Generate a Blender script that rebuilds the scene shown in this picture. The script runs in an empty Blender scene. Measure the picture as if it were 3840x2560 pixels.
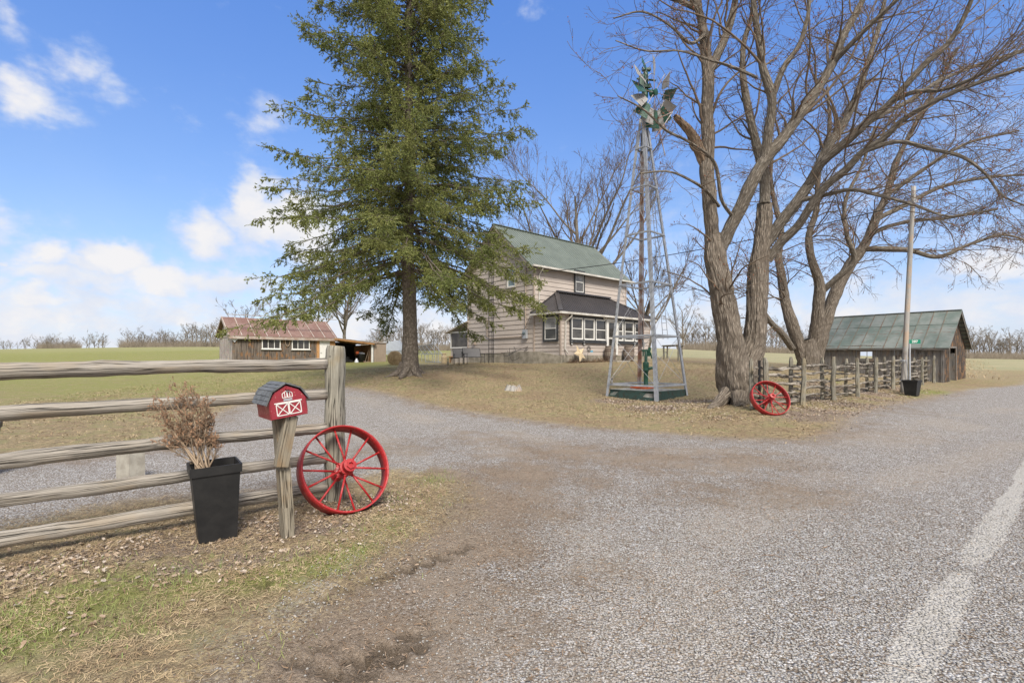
import bpy, math, random
import numpy as np
from mathutils import Matrix, Vector

# ------------------------------------------------------------------ camera, sky, sun, exposure
F, CAM_H, VH = 1894.0, 1.55, 1347.0        # focal length in photo pixels, eye height, horizon row
sc = bpy.context.scene
C = sc.collection
cd = bpy.data.cameras.new("camera"); cam = bpy.data.objects.new("camera", cd); C.objects.link(cam)
cam.location = (0, 0, CAM_H); cam.rotation_euler = (math.radians(90), 0, 0)
cd.sensor_width = 36.0; cd.lens = F/3840*36.0; cd.shift_y = (VH-1280)/3840.0
cd.clip_start = 0.05; cd.clip_end = 5000
sc.camera = cam
sc.render.resolution_x = 1024; sc.render.resolution_y = 682
sc.view_settings.view_transform = 'Standard'; sc.view_settings.look = 'None'
sc.view_settings.gamma = 1.0; sc.view_settings.exposure = 0.92
SUN_EL, SUN_AZ = math.radians(46), math.radians(164)     # azimuth clockwise from +Y (the view direction)
SKY_STRENGTH = 0.10

world = bpy.data.worlds.new("World"); sc.world = world; world.use_nodes = True
def build_world():
    nt = world.node_tree; N = nt.nodes; L = nt.links; N.clear()
    out = N.new('ShaderNodeOutputWorld'); bg = N.new('ShaderNodeBackground')
    sky = N.new('ShaderNodeTexSky'); sky.sky_type = 'NISHITA'; sky.sun_disc = False
    sky.sun_elevation = SUN_EL; sky.sun_rotation = SUN_AZ
    sky.air_density = 1.0; sky.dust_density = 0.6; sky.ozone_density = 2.0; sky.altitude = 100
    def math_(op, a, b=None, c=None, clamp=False):
        n = N.new('ShaderNodeMath'); n.operation = op; n.use_clamp = clamp
        for i, x in enumerate((a, b, c)):
            if x is None: continue
            if isinstance(x, (int, float)): n.inputs[i].default_value = x
            else: L.new(x, n.inputs[i])
        return n.outputs[0]
    tc = N.new('ShaderNodeTexCoord'); sp = N.new('ShaderNodeSeparateXYZ'); L.new(tc.outputs['Generated'], sp.inputs[0])
    az = math_('ARCTAN2', sp.outputs[0], sp.outputs[1])
    el = math_('ARCSINE', sp.outputs[2])
    cb = N.new('ShaderNodeCombineXYZ'); L.new(az, cb.inputs[0]); L.new(el, cb.inputs[1])
    # two warps so that the blobs turn into ragged cumulus
    def noise(scale, detail, rough, vec, lac=2.0, dist=0.0):
        n = N.new('ShaderNodeTexNoise'); n.inputs['Scale'].default_value = scale
        n.inputs['Detail'].default_value = detail; n.inputs['Roughness'].default_value = rough
        n.inputs['Distortion'].default_value = dist
        L.new(vec, n.inputs['Vector']); return n.outputs['Fac'], n.outputs['Color']
    mp = N.new('ShaderNodeMapping'); mp.inputs['Scale'].default_value = (1, 1.5, 1); L.new(cb.outputs[0], mp.inputs[0])
    _, wc = noise(9, 4, 0.62, mp.outputs[0])
    vm = N.new('ShaderNodeVectorMath'); vm.operation = 'SUBTRACT'; L.new(wc, vm.inputs[0]); vm.inputs[1].default_value = (.5, .5, .5)
    vs = N.new('ShaderNodeVectorMath'); vs.operation = 'SCALE'; L.new(vm.outputs[0], vs.inputs[0]); vs.inputs['Scale'].default_value = 0.10
    va = N.new('ShaderNodeVectorMath'); va.operation = 'ADD'; L.new(cb.outputs[0], va.inputs[0]); L.new(vs.outputs[0], va.inputs[1])
    sw = N.new('ShaderNodeSeparateXYZ'); L.new(va.outputs[0], sw.inputs[0])
    blobs = [  # (view x, view y, half width, half height, strength), photo at 2352 px wide
        (655, 500, 100, 50, 1.2), (585, 452, 38, 44, 1.25), (700, 540, 80, 55, .95), (480, 530, 60, 42, 1.0), (396, 490, 22, 22, .45),
        (560, 570, 100, 28, .55), (262, 600, 75, 32, 1.15), (100, 598, 60, 30, .95), (190, 615, 110, 26, .8), (170, 650, 150, 30, .85), (380, 635, 110, 34, .95), (480, 640, 90, 30, .85),
        (540, 655, 100, 28, .8), (110, 705, 120, 22, .85), (330, 712, 140, 24, .6), (20, 660, 60, 30, .6), (20, 610, 22, 10, .7),
        (60, 225, 75, 42, .85), (120, 268, 60, 20, .6), (170, 150, 55, 36, .62), (240, 212, 48, 26, .55), (600, 285, 40, 44, .55),
        (15, 30, 30, 45, .5), (408, 262, 45, 40, .16), (1225, 10, 35, 20, .3), (2275, 622, 75, 26, .75), (2130, 640, 150, 40, .35),
        (1500, 100, 50, 30, .25), (2300, 745, 60, 12, .4), (1570, 700, 60, 60, .5), (1330, 640, 160, 60, .25), (-200, 500, 220, 60, .9), (2900, 520, 260, 60, .8), (1900, 480, 420, 150, .30), (2250, 330, 300, 170, .26), (1500, 560, 250, 90, .3), (2320, 560, 120, 50, .45), (2130, 700, 220, 45, .75), (1640, 730, 150, 45, .65), (2260, 600, 130, 40, .8), (1250, 700, 120, 60, .5)]
    acc = None
    for (bx, by, rx, ry, s) in blobs:
        px = (bx*1.6327-1920)/F; pz = (VH-by*1.6327)/F
        a0 = math.atan(px); e0 = math.atan2(pz, math.sqrt(1+px*px))
        ra = max(.01, 1.25*rx*1.6327/F/(1+px*px)); re = max(.008, 1.3*ry*1.6327/F/math.sqrt(1+px*px+pz*pz))
        dx = math_('DIVIDE', math_('SUBTRACT', sw.outputs[0], a0), ra)
        dy = math_('DIVIDE', math_('SUBTRACT', sw.outputs[1], e0), re)
        d2 = math_('ADD', math_('MULTIPLY', dx, dx), math_('MULTIPLY', dy, dy))
        g = math_('MULTIPLY', math_('EXPONENT', math_('MULTIPLY', d2, -.8)), s)
        acc = g if acc is None else math_('MAXIMUM', acc, g)
    # the low bank of cloud above the whole horizon and scattered cloud all round
    nf, _ = noise(6, 6, 0.6, mp.outputs[0], dist=.3)
    low = math_('MULTIPLY', math_('SUBTRACT', 1.0, math_('DIVIDE', math_('ABSOLUTE', math_('SUBTRACT', el, 0.06)), 0.17), clamp=True), 0.85)
    lowc = math_('MULTIPLY', low, math_('MULTIPLY_ADD', nf, 2.6, -.55, clamp=True))
    acc = math_('MAXIMUM', acc, lowc)
    # broken white cloud added out of view, overhead and behind, for whiter fill light
    behind = math_('MULTIPLY_ADD', math_('ABSOLUTE', az), 2.2, -2.6, clamp=True); over = math_('MULTIPLY_ADD', el, 5.0, -3.4, clamp=True)
    deck = math_('MULTIPLY', math_('MAXIMUM', behind, over), math_('MULTIPLY_ADD', nf, 2.4, -.25, clamp=True)); acc = math_('MAXIMUM', acc, deck)
    fine, _ = noise(24, 6, 0.62, mp.outputs[0])
    m = math_('MULTIPLY_ADD', math_('SUBTRACT', fine, .5), .9, acc)
    mr = N.new('ShaderNodeMapRange'); mr.interpolation_type = 'SMOOTHSTEP'; L.new(m, mr.inputs[0])
    mr.inputs[1].default_value = .10; mr.inputs[2].default_value = .88; mr.inputs[4].default_value = .96
    # tint of the clouds: white crowns, blue grey bases
    sh, _ = noise(11, 4, .55, va.outputs[0])
    cr = N.new('ShaderNodeMapRange'); L.new(math_('ADD', math_('MULTIPLY', sh, 1.0), math_('MULTIPLY', acc, .45)), cr.inputs[0])
    cr.inputs[1].default_value = .5; cr.inputs[2].default_value = .98
    cm = N.new('ShaderNodeMix'); cm.data_type = 'RGBA'; L.new(cr.outputs[0], cm.inputs[0])
    k = 1.0/SKY_STRENGTH
    cm.inputs[6].default_value = (.33*k, .38*k, .48*k, 1); cm.inputs[7].default_value = (.49*k, .48*k, .48*k, 1)
    hs = N.new('ShaderNodeHueSaturation'); L.new(sky.outputs[0], hs.inputs['Color']); hs.inputs['Saturation'].default_value = 1.05
    def cmix(f, c1, c2):
        n = N.new('ShaderNodeMix'); n.data_type = 'RGBA'; L.new(f, n.inputs[0])
        for i, c in ((6, c1), (7, c2)):
            if isinstance(c, tuple): n.inputs[i].default_value = c+(1,)
            else: L.new(c, n.inputs[i])
        return n.outputs[2]
    lowf = math_('DIVIDE', el, .28, clamp=True); highf = math_('DIVIDE', math_('SUBTRACT', el, .28), .4, clamp=True)
    tcol = cmix(highf, cmix(lowf, (.66, .70, .87), (.72, .84, 1.03)), (.80, 1.07, 1.52))
    tint = N.new('ShaderNodeMix'); tint.data_type = 'RGBA'; tint.blend_type = 'MULTIPLY'; tint.inputs[0].default_value = 1
    L.new(hs.outputs[0], tint.inputs[6]); L.new(tcol, tint.inputs[7])
    hz = math_('MULTIPLY', math_('EXPONENT', math_('MULTIPLY', el, -6.5)), math_('MULTIPLY_ADD', nf, .7, .42), clamp=True)
    hazed = cmix(hz, tint.outputs[2], (.37*k, .41*k, .50*k))
    mx = N.new('ShaderNodeMix'); mx.data_type = 'RGBA'; L.new(mr.outputs[0], mx.inputs[0])
    L.new(hazed, mx.inputs[6]); L.new(cm.outputs[2], mx.inputs[7])
    L.new(mx.outputs[2], bg.inputs[0]); bg.inputs[1].default_value = SKY_STRENGTH
    L.new(bg.outputs[0], out.inputs[0])
build_world()
sl = bpy.data.lights.new("sun", 'SUN'); sun = bpy.data.objects.new("sun", sl); C.objects.link(sun)
sl.energy = 2.8; sl.angle = math.radians(20); sl.color = (1.0, .92, .80)
sd = Vector((math.sin(SUN_AZ)*math.cos(SUN_EL), math.cos(SUN_AZ)*math.cos(SUN_EL), math.sin(SUN_EL)))
sun.rotation_euler = sd.to_track_quat('Z', 'Y').to_euler()

# ------------------------------------------------------------------ helpers
rng = np.random.default_rng(7); random.seed(7)
RD = np.array([math.sin(math.radians(48.1)), math.cos(math.radians(48.1))])   # the road's direction
ND = np.array([-RD[1], RD[0]])                                                # away from the road
def P(u, v, D): return np.array([(u-1920)/F*D, D, CAM_H-(v-VH)/F*D])
def lin(P0, d, u):
    """distance along the ground line P0 + t d at which photo column u is met, and its depth"""
    k = (u-1920)/F; t = (k*P0[1]-P0[0])/(d[0]-k*d[1]); return t, P0[1]+t*d[1]
def wall_tz(P0, d, u, v):
    t, D = lin(P0, d, u); return t, CAM_H-(v-VH)/F*D

def tag(o, label=None, cat=None, group=None, kind=None):
    if label: o['label'] = label
    if cat: o['category'] = cat
    if group: o['group'] = group
    if kind: o['kind'] = kind
    return o
def empty(name, loc, rot=(0, 0, 0)):
    o = bpy.data.objects.new(name, None); C.objects.link(o); o.location = loc; o.rotation_euler = rot
    o.empty_display_size = .1; return o
def copy_tree(o, parent=None):
    c = o.copy(); C.objects.link(c); c.parent = parent
    for ch in list(o.children): copy_tree(ch, c)
    return c

class MB:
    """collects shapes for one mesh; u of the UV map runs along the grain"""
    def __init__(s): s.v = []; s.f = []; s.uv = []; s.m = []; s.mi = 0
    def poly(s, pts, uv=None):
        b = len(s.v); s.v += [tuple(map(float, p)) for p in pts]; s.f.append(list(range(b, b+len(pts))))
        if uv is None:
            a = np.array(pts, float); e = a[1]-a[0]; e /= (np.linalg.norm(e)+1e-9); n = np.cross(e, a[2]-a[0]); n /= (np.linalg.norm(n)+1e-9); g = np.cross(n, e)
            uv = [(float((p-a[0])@e), float((p-a[0])@g)) for p in a]
        s.uv += uv; s.m.append(s.mi)
    def box(s, c, size, R=None, along=None, taper=None, off=None):
        """box of full size about c, R = 3x3 rotation; along = axis of the grain"""
        c = np.array(c, float); h = np.array(size, float)/2; R = np.eye(3) if R is None else np.array(R)
        if along is None: along = int(np.argmax(h))
        o = random.random()*20 if off is None else off
        P8 = {}
        for i in (-1, 1):
            for j in (-1, 1):
                for k in (-1, 1):
                    q = np.array([i, j, k])*h
                    if taper and k < 0: q[0] *= taper; q[1] *= taper
                    P8[i, j, k] = c+R@q
        faces = [((-1,-1,-1),(-1,1,-1),(1,1,-1),(1,-1,-1)), ((-1,-1,1),(1,-1,1),(1,1,1),(-1,1,1)), ((-1,-1,-1),(1,-1,-1),(1,-1,1),(-1,-1,1)),
                 ((1,-1,-1),(1,1,-1),(1,1,1),(1,-1,1)), ((1,1,-1),(-1,1,-1),(-1,1,1),(1,1,1)), ((-1,1,-1),(-1,-1,-1),(-1,-1,1),(-1,1,1))]
        oth = [a for a in range(3) if a != along]
        for fi, f in enumerate(faces):
            uv = [(q[along]*h[along]+o, q[oth[0]]*h[oth[0]]+q[oth[1]]*h[oth[1]]+o*1.7+fi*.3) for q in f]
            s.poly([P8[q] for q in f], uv)
    def bar(s, a, b, w, h=None, up=(0, 0, 1)):
        a = np.array(a, float); b = np.array(b, float); h = h or w; d = b-a; L = np.linalg.norm(d); d = d/L
        up = np.array(up, float)
        if abs(d@up) > .98: up = np.array([0, 1., 0]) if abs(d[1]) < .9 else np.array([1., 0, 0])
        x = np.cross(d, up); x /= np.linalg.norm(x); z = np.cross(x, d)
        s.box((a+b)/2, (w, L, h), np.stack([x, d, z], 1), along=1)
    def tube(s, pts, rad, n=8, caps=True, noise=0.0, fr=3.0, flat=None, seed=None):
        pts = np.array(pts, float); k = len(pts); rad = np.broadcast_to(np.array(rad, float), (k,))
        t = np.gradient(pts, axis=0); t /= (np.linalg.norm(t, axis=1, keepdims=True)+1e-9)
        up = np.array([0, 0, 1.]) if abs(t[0][2]) < .9 else np.array([0, 1., 0])
        x = np.cross(up, t[0]); x /= np.linalg.norm(x); L = np.concatenate([[0], np.cumsum(np.linalg.norm(np.diff(pts, axis=0), axis=1))])
        b = len(s.v); o = random.random()*50
        ang = np.arange(n)*2*math.pi/n
        for i in range(k):
            x = x-t[i]*(x@t[i]); x /= np.linalg.norm(x); y = np.cross(t[i], x)
            rr = np.full(n, rad[i])
            if noise:
                q = np.stack([np.cos(ang)*1.6+o, np.sin(ang)*1.6+o, np.full(n, L[i]*fr)], 1); rr = rr*(1+noise*(vnoise(q)*2-1))
            fx, fy = (1, 1) if flat is None else flat
            for a, r_ in zip(ang, rr):
                s.v.append(tuple(pts[i]+x*math.cos(a)*r_*fx+y*math.sin(a)*r_*fy))
        R0 = rad.mean()
        for i in range(k-1):
            for j in range(n):
                j2 = (j+1) % n
                s.f.append([b+i*n+j, b+i*n+j2, b+(i+1)*n+j2, b+(i+1)*n+j])
                s.uv += [(L[i]+o, ang[j]*R0), (L[i]+o, (ang[j]+2*math.pi/n)*R0), (L[i+1]+o, (ang[j]+2*math.pi/n)*R0), (L[i+1]+o, ang[j]*R0)]; s.m.append(s.mi)
        if caps:
            for i, rev in ((0, True), (k-1, False)):
                f = [b+i*n+j for j in range(n)]; f = f[::-1] if rev else f
                s.f.append(f); s.uv += [(math.cos(ang[j])*R0+o, math.sin(ang[j])*R0) for j in (range(n)[::-1] if rev else range(n))]; s.m.append(s.mi)
    def lathe(s, prof, c=(0, 0, 0), n=20, R=None, a0=0, a1=2*math.pi, ring=False):
        """prof = [(r, z)...] turned about z"""
        c = np.array(c, float); R = np.eye(3) if R is None else np.array(R); b = len(s.v); full = abs(a1-a0-2*math.pi) < 1e-6
        m = n if full else n+1
        for (r, z) in prof:
            for j in range(m):
                a = a0+(a1-a0)*j/n; s.v.append(tuple(c+R@np.array([r*math.cos(a), r*math.sin(a), z])))
        for i in range(len(prof)-1):
            for j in range(n):
                j2 = (j+1) % m if full else j+1
                s.f.append([b+i*m+j, b+i*m+j2, b+(i+1)*m+j2, b+(i+1)*m+j])
                u0, u1 = prof[i][1], prof[i+1][1]; w = 2*math.pi*max(prof[i][0], prof[i+1][0])/n
                s.uv += [(u0, j*w), (u0, (j+1)*w), (u1, (j+1)*w), (u1, j*w)]; s.m.append(s.mi)
        if full and not ring:
            for i, rev in ((0, True), (len(prof)-1, False)):
                if prof[i][0] > 1e-4:
                    f = [b+i*m+j for j in range(m)]; f = f[::-1] if rev else f
                    s.f.append(f); s.uv += [(0, 0)]*m; s.m.append(s.mi)
    def prism(s, poly, d):
        """poly = list of 3-D points, pushed along vector d"""
        a = [np.array(p, float) for p in poly]; d = np.array(d, float); b = [p+d for p in a]
        s.poly(a[::-1]); s.poly(b)
        for i in range(len(a)):
            j = (i+1) % len(a); s.poly([a[i], a[j], b[j], b[i]])
    def build(s, name, mat, root=None, local=False, smooth=False):
        me = bpy.data.meshes.new(name); v = np.array(s.v, float)
        if root is not None and not local: v = v-np.array(root.location)
        me.from_pydata(v.tolist(), [], s.f)
        uvl = me.uv_layers.new(name="UVMap"); uvl.data.foreach_set("uv", np.array(s.uv, np.float32).ravel())
        for m_ in (mat if isinstance(mat, (list, tuple)) else [mat]): me.materials.append(m_)
        me.polygons.foreach_set("material_index", s.m)
        if smooth: me.polygons.foreach_set("use_smooth", [True]*len(me.polygons))
        me.update(); o = bpy.data.objects.new(name, me); C.objects.link(o)
        if root is not None: o.parent = root
        return o

def _hash(ix, iy, iz):
    h = (ix.astype(np.int64)*374761393+iy.astype(np.int64)*668265263+iz.astype(np.int64)*2147483647) & 0xffffffff
    h = ((h ^ (h >> 13))*1274126177) & 0xffffffff
    return ((h ^ (h >> 16)) & 0xffff)/65535.0
def vnoise(p):
    p = np.asarray(p, float); i = np.floor(p).astype(np.int64); f = p-i; f = f*f*(3-2*f); r = 0
    for dx in (0, 1):
        for dy in (0, 1):
            for dz in (0, 1):
                w = (f[..., 0] if dx else 1-f[..., 0])*(f[..., 1] if dy else 1-f[..., 1])*(f[..., 2] if dz else 1-f[..., 2])
                r = r+w*_hash(i[..., 0]+dx, i[..., 1]+dy, i[..., 2]+dz)
    return r
def fbm(x, y, s, oct=4, seed=0):
    r = 0; a = .5; t = 0
    for k in range(oct):
        r = r+a*vnoise(np.stack([np.asarray(x)*s, np.asarray(y)*s, np.zeros_like(np.asarray(x, float))+seed*7.3+k*3.1], -1)); t += a; a *= .5; s *= 2.03
    return r/t
def mesh_np(name, V, faces, mat, root=None, uv=None, smooth=True, attrs=None, local=False):
    """faces = integer array (n, 3 or 4) or a list of such arrays"""
    fl = faces if isinstance(faces, list) else [faces]
    V = np.asarray(V, np.float32)
    if root is not None and not local: V = V-np.array(root.location, np.float32)
    me = bpy.data.meshes.new(name); me.vertices.add(len(V)); me.vertices.foreach_set("co", V.ravel())
    idx = np.concatenate([f.ravel() for f in fl]).astype(np.int32); tot = np.concatenate([np.full(len(f), f.shape[1]) for f in fl]).astype(np.int32)
    st = np.concatenate([[0], np.cumsum(tot)[:-1]]).astype(np.int32)
    me.loops.add(len(idx)); me.loops.foreach_set("vertex_index", idx)
    me.polygons.add(len(tot)); me.polygons.foreach_set("loop_start", st); me.polygons.foreach_set("loop_total", tot)
    if smooth: me.polygons.foreach_set("use_smooth", np.ones(len(tot), bool))
    if uv is not None:
        l = me.uv_layers.new(name="UVMap"); l.data.foreach_set("uv", np.asarray(uv, np.float32)[idx].ravel())
    if attrs:
        for k, a in attrs.items():
            a = np.asarray(a, np.float32); at = me.attributes.new(k, 'FLOAT_COLOR' if a.ndim == 2 else 'FLOAT', 'POINT')
            at.data.foreach_set("color" if a.ndim == 2 else "value", a.ravel())
    me.update(calc_edges=True); me.validate()
    me.materials.append(mat); o = bpy.data.objects.new(name, me); C.objects.link(o)
    if root is not None: o.parent = root
    return o
def batch_tubes(Pt, R, n=3, disp=None):
    """Pt (N,K,3), R (N,K) -> vertices, quads, uv"""
    N_, K, _ = Pt.shape; T = np.gradient(Pt, axis=1); T /= (np.linalg.norm(T, axis=2, keepdims=True)+1e-9)
    ref = np.zeros_like(T); ref[..., 0] = .31; ref[..., 1] = .87; ref[..., 2] = .12
    fl = np.abs((T[:, :1]*ref[:, :1]).sum(-1)) > .85; ref[fl[:, 0]] = (.9, -.2, .3)
    X = np.cross(T, ref); X /= (np.linalg.norm(X, axis=2, keepdims=True)+1e-9); Y = np.cross(T, X)
    L = np.concatenate([np.zeros((N_, 1)), np.cumsum(np.linalg.norm(np.diff(Pt, axis=1), axis=2), 1)], 1)
    ang = np.arange(n)*2*math.pi/n
    rr = np.repeat(R[..., None], n, 2)
    V = Pt[:, :, None]+X[:, :, None]*(np.cos(ang)[None, None, :, None]*rr[..., None])+Y[:, :, None]*(np.sin(ang)[None, None, :, None]*rr[..., None])
    if disp is not None:
        dr = V-Pt[:, :, None]; dn = dr/(np.linalg.norm(dr, axis=-1, keepdims=True)+1e-9); V = V+dn*disp(V, L, ang, rr)[..., None]
    uv = np.stack([np.repeat(L[..., None], n, 2)+np.arange(N_)[:, None, None]*.77, ang[None, None]*rr], -1)
    b = (np.arange(N_)*K*n)[:, None, None]; i = np.arange(K-1)[None, :, None]; j = np.arange(n)[None, None]
    j2 = (j+1) % n
    Q = np.stack([b+i*n+j, b+i*n+j2, b+(i+1)*n+j2, b+(i+1)*n+j], -1).reshape(-1, 4)
    return V.reshape(-1, 3), Q, uv.reshape(-1, 2)
def join(parts):
    V = []; Q = []; U = []; b = 0
    for v, q, u in parts: V.append(v); Q.append(q+b); U.append(u); b += len(v)
    return np.concatenate(V), np.concatenate(Q), np.concatenate(U)
# ------------------------------------------------------------------ materials
def newmat(name):
    m = bpy.data.materials.new(name); m.use_nodes = True; return m, m.node_tree.nodes, m.node_tree.links, m.node_tree.nodes['Principled BSDF']
class NT:
    def __init__(s, name): s.m, s.N, s.L, s.b = newmat(name)
    def put(s, inp, x):
        if isinstance(x, (int, float)): inp.default_value = x
        elif isinstance(x, tuple): inp.default_value = x if len(x) == len(inp.default_value) else tuple(x)+(1,)
        else: s.L.new(x, inp)
    def coord(s, kind='Object', scale=(1, 1, 1), rand=False):
        tc = s.N.new('ShaderNodeTexCoord'); v = tc.outputs[kind]
        if rand:
            oi = s.N.new('ShaderNodeObjectInfo'); vm = s.N.new('ShaderNodeVectorMath'); vm.operation = 'SCALE'; cb = s.N.new('ShaderNodeCombineXYZ')
            for i in range(3): s.L.new(oi.outputs['Random'], cb.inputs[i])
            s.L.new(cb.outputs[0], vm.inputs[0]); vm.inputs['Scale'].default_value = 37.0
            va = s.N.new('ShaderNodeVectorMath'); s.L.new(v, va.inputs[0]); s.L.new(vm.outputs[0], va.inputs[1]); v = va.outputs[0]
        if scale != (1, 1, 1):
            mp = s.N.new('ShaderNodeMapping'); mp.inputs['Scale'].default_value = scale; s.L.new(v, mp.inputs[0]); v = mp.outputs[0]
        return v
    def noise(s, vec, scale, detail=4, rough=.55, dist=0):
        n = s.N.new('ShaderNodeTexNoise'); s.L.new(vec, n.inputs['Vector']); n.inputs['Scale'].default_value = scale
        n.inputs['Detail'].default_value = detail; n.inputs['Roughness'].default_value = rough; n.inputs['Distortion'].default_value = dist; return n.outputs['Fac']
    def vor(s, vec, scale, feat='F1', rnd=1.0):
        n = s.N.new('ShaderNodeTexVoronoi'); n.feature = feat; s.L.new(vec, n.inputs['Vector']); n.inputs['Scale'].default_value = scale; n.inputs['Randomness'].default_value = rnd; return n
    def ramp(s, fac, stops):
        r = s.N.new('ShaderNodeValToRGB'); s.L.new(fac, r.inputs[0]); e = r.color_ramp.elements
        while len(e) < len(stops): e.new(.5)
        for x, (p, c) in zip(e, stops): x.position = p; x.color = tuple(c)+(1,) if len(c) == 3 else c
        return r.outputs[0]
    def rng(s, x, a, b, c=0., d=1., smooth=True):
        r = s.N.new('ShaderNodeMapRange'); s.put(r.inputs[0], x); r.interpolation_type = 'SMOOTHSTEP' if smooth else 'LINEAR'
        for i, q in zip((1, 2, 3, 4), (a, b, c, d)): r.inputs[i].default_value = q
        return r.outputs[0]
    def mix(s, f, a, b, mode='MIX'):
        n = s.N.new('ShaderNodeMix'); n.data_type = 'RGBA'; n.blend_type = mode; s.put(n.inputs[0], f); s.put(n.inputs[6], a); s.put(n.inputs[7], b); return n.outputs[2]
    def op(s, o, a, b=0., c=0., clamp=False):
        n = s.N.new('ShaderNodeMath'); n.operation = o; n.use_clamp = clamp; s.put(n.inputs[0], a); s.put(n.inputs[1], b); s.put(n.inputs[2], c); return n.outputs[0]
    def bump(s, h, st=.5, dist=.01, nrm=None):
        n = s.N.new('ShaderNodeBump'); s.put(n.inputs['Height'], h); n.inputs['Strength'].default_value = st; n.inputs['Distance'].default_value = dist
        if nrm is not None: s.L.new(nrm, n.inputs['Normal'])
        return n.outputs[0]
    def done(s, col=None, rough=.8, nrm=None, metal=None, spec=None):
        if col is not None: s.put(s.b.inputs['Base Color'], col)
        s.put(s.b.inputs['Roughness'], rough)
        if nrm is not None: s.L.new(nrm, s.b.inputs['Normal'])
        if metal is not None: s.b.inputs['Metallic'].default_value = metal
        if spec is not None: s.b.inputs['Specular IOR Level'].default_value = spec
        return s.m
def plain(name, c, rough=.6, var=.25, scale=12, bump=.2, metal=None, c2=None, dist=.004, spec=None, spread=(.35, .65)):
    t = NT(name); v = t.coord('Object', rand=True); n = t.noise(v, scale, 5, .6)
    c2 = c2 or tuple(x*(1-var) for x in c)
    col = t.mix(t.rng(n, *spread), c, c2); n2 = t.noise(v, scale*7, 3)
    return t.done(col, rough, t.bump(t.op('ADD', n, n2), bump, dist), metal, spec)
def wood(name, c1, c2, crack, su=3., sv=60., bump=.6, tone=None, knots=True, dist=.006, rot=False, spec=.2):
    """weathered wood, u of the UV map along the grain"""
    t = NT(name); tc = t.coord('UV', rand=True); mp = t.N.new('ShaderNodeMapping'); mp.inputs['Scale'].default_value = (su, sv, 1); t.L.new(tc, mp.inputs[0]); v = mp.outputs[0]
    g = t.noise(v, 1., 6, .65, .12)
    mp2 = t.N.new('ShaderNodeMapping'); mp2.inputs['Scale'].default_value = (su*.28, sv*.45, 1); t.L.new(tc, mp2.inputs[0])
    cr = t.noise(mp2.outputs[0], 1., 3, .5, .25); crk = t.rng(t.op('ABSOLUTE', t.op('SUBTRACT', cr, .5)), 0., .028, 1., 0.)
    low = t.noise(tc, 2.2, 3, .6)
    col = t.mix(t.rng(g, .32, .68), c1, c2)
    if tone: col = t.mix(t.rng(low, .48, .68), col, tone)
    h = g
    if knots:
        k = t.vor(tc, 4.2); kn = t.rng(k.outputs['Distance'], .035, .085, 1., 0.); col = t.mix(t.op('MULTIPLY', kn, .75), col, tuple(x*.35 for x in c1))
    col = t.mix(t.op('MULTIPLY', crk, .85), col, crack)
    h = t.op('SUBTRACT', g, t.op('MULTIPLY', crk, 1.5))
    return t.done(col, .88, t.bump(h, bump, dist), spec=spec)
M = {}
M['rail'] = wood('weathered_rail', (.40, .37, .33), (.235, .215, .19), (.03, .025, .02), 2.4, 95, .9, tone=(.33, .285, .23), dist=.012)
M['post'] = wood('weathered_post', (.34, .325, .275), (.19, .18, .15), (.03, .027, .02), 3.2, 60, .9, tone=(.26, .225, .16), dist=.012)
M['mail_post'] = wood('mailbox_post_wood', (.32, .285, .225), (.18, .16, .125), (.04, .03, .02), 3., 55, .8, tone=(.24, .175, .11))
M['split'] = wood('split_rail_wood', (.42, .38, .33), (.20, .18, .15), (.02, .016, .012), 2.2, 40, 1., tone=(.11, .095, .08), knots=False, dist=.02)
M['barn_wood'] = wood('barn_board_wood', (.25, .24, .23), (.14, .132, .125), (.02, .018, .016), 1.6, 26, .6, tone=(.24, .19, .15))
M['barn_dark'] = wood('barn_gable_wood', (.10, .085, .075), (.045, .038, .034), (.012, .01, .008), 1.2, 22, .7, tone=(.30, .17, .085))
M['shed_wood'] = wood('shed_board_wood', (.20, .17, .145), (.075, .062, .055), (.015, .012, .01), 1.2, 20, .6, tone=(.24, .135, .07))
M['new_wood'] = wood('bare_timber', (.52, .30, .14), (.42, .22, .10), (.2, .1, .05), 2, 30, .3)
M['barrel_wood'] = wood('barrel_wood', (.30, .26, .22), (.17, .14, .12), (.05, .04, .03), 3, 40, .5, knots=False)
M['plywood'] = wood('plywood', (.36, .20, .10), (.26, .14, .07), (.1, .05, .03), 2, 14, .2)

def bark(name, c1, c2, dark, lichen, su=5, sv=26, b=1., d=.03):
    t = NT(name); tc = t.coord('UV'); oc = t.coord('Object')
    mp = t.N.new('ShaderNodeMapping'); mp.inputs['Scale'].default_value = (su, sv, 1); t.L.new(tc, mp.inputs[0])
    g = t.noise(mp.outputs[0], 1, 6, .7, .9)
    n3 = t.noise(oc, 14, 5, .7)
    vo = t.vor(mp.outputs[0], .9); gr = t.rng(vo.outputs['Distance'], .15, .75, 0, 1)
    col = t.mix(t.rng(g, .3, .7), c1, c2); col = t.mix(t.op('MULTIPLY', gr, .55), col, dark)
    col = t.mix(t.op('MULTIPLY', t.rng(n3, .55, .75), .6), col, lichen)
    h = t.op('ADD', t.op('MULTIPLY', g, 1.2), t.op('MULTIPLY', gr, -1.2))
    return t.done(col, .95, t.bump(h, b, d), spec=.1)
M['maple_bark'] = bark('maple_bark', (.34, .295, .25), (.19, .16, .13), (.045, .035, .027), (.31, .30, .25))
M['limb_bark'] = bark('limb_bark', (.30, .27, .235), (.165, .145, .12), (.06, .048, .036), (.31, .31, .27), 7, 26, 1., .02)
M['spruce_bark'] = bark('spruce_bark', (.27, .235, .20), (.165, .14, .12), (.05, .04, .032), (.23, .22, .18), 9, 16, .8, .02)
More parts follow.
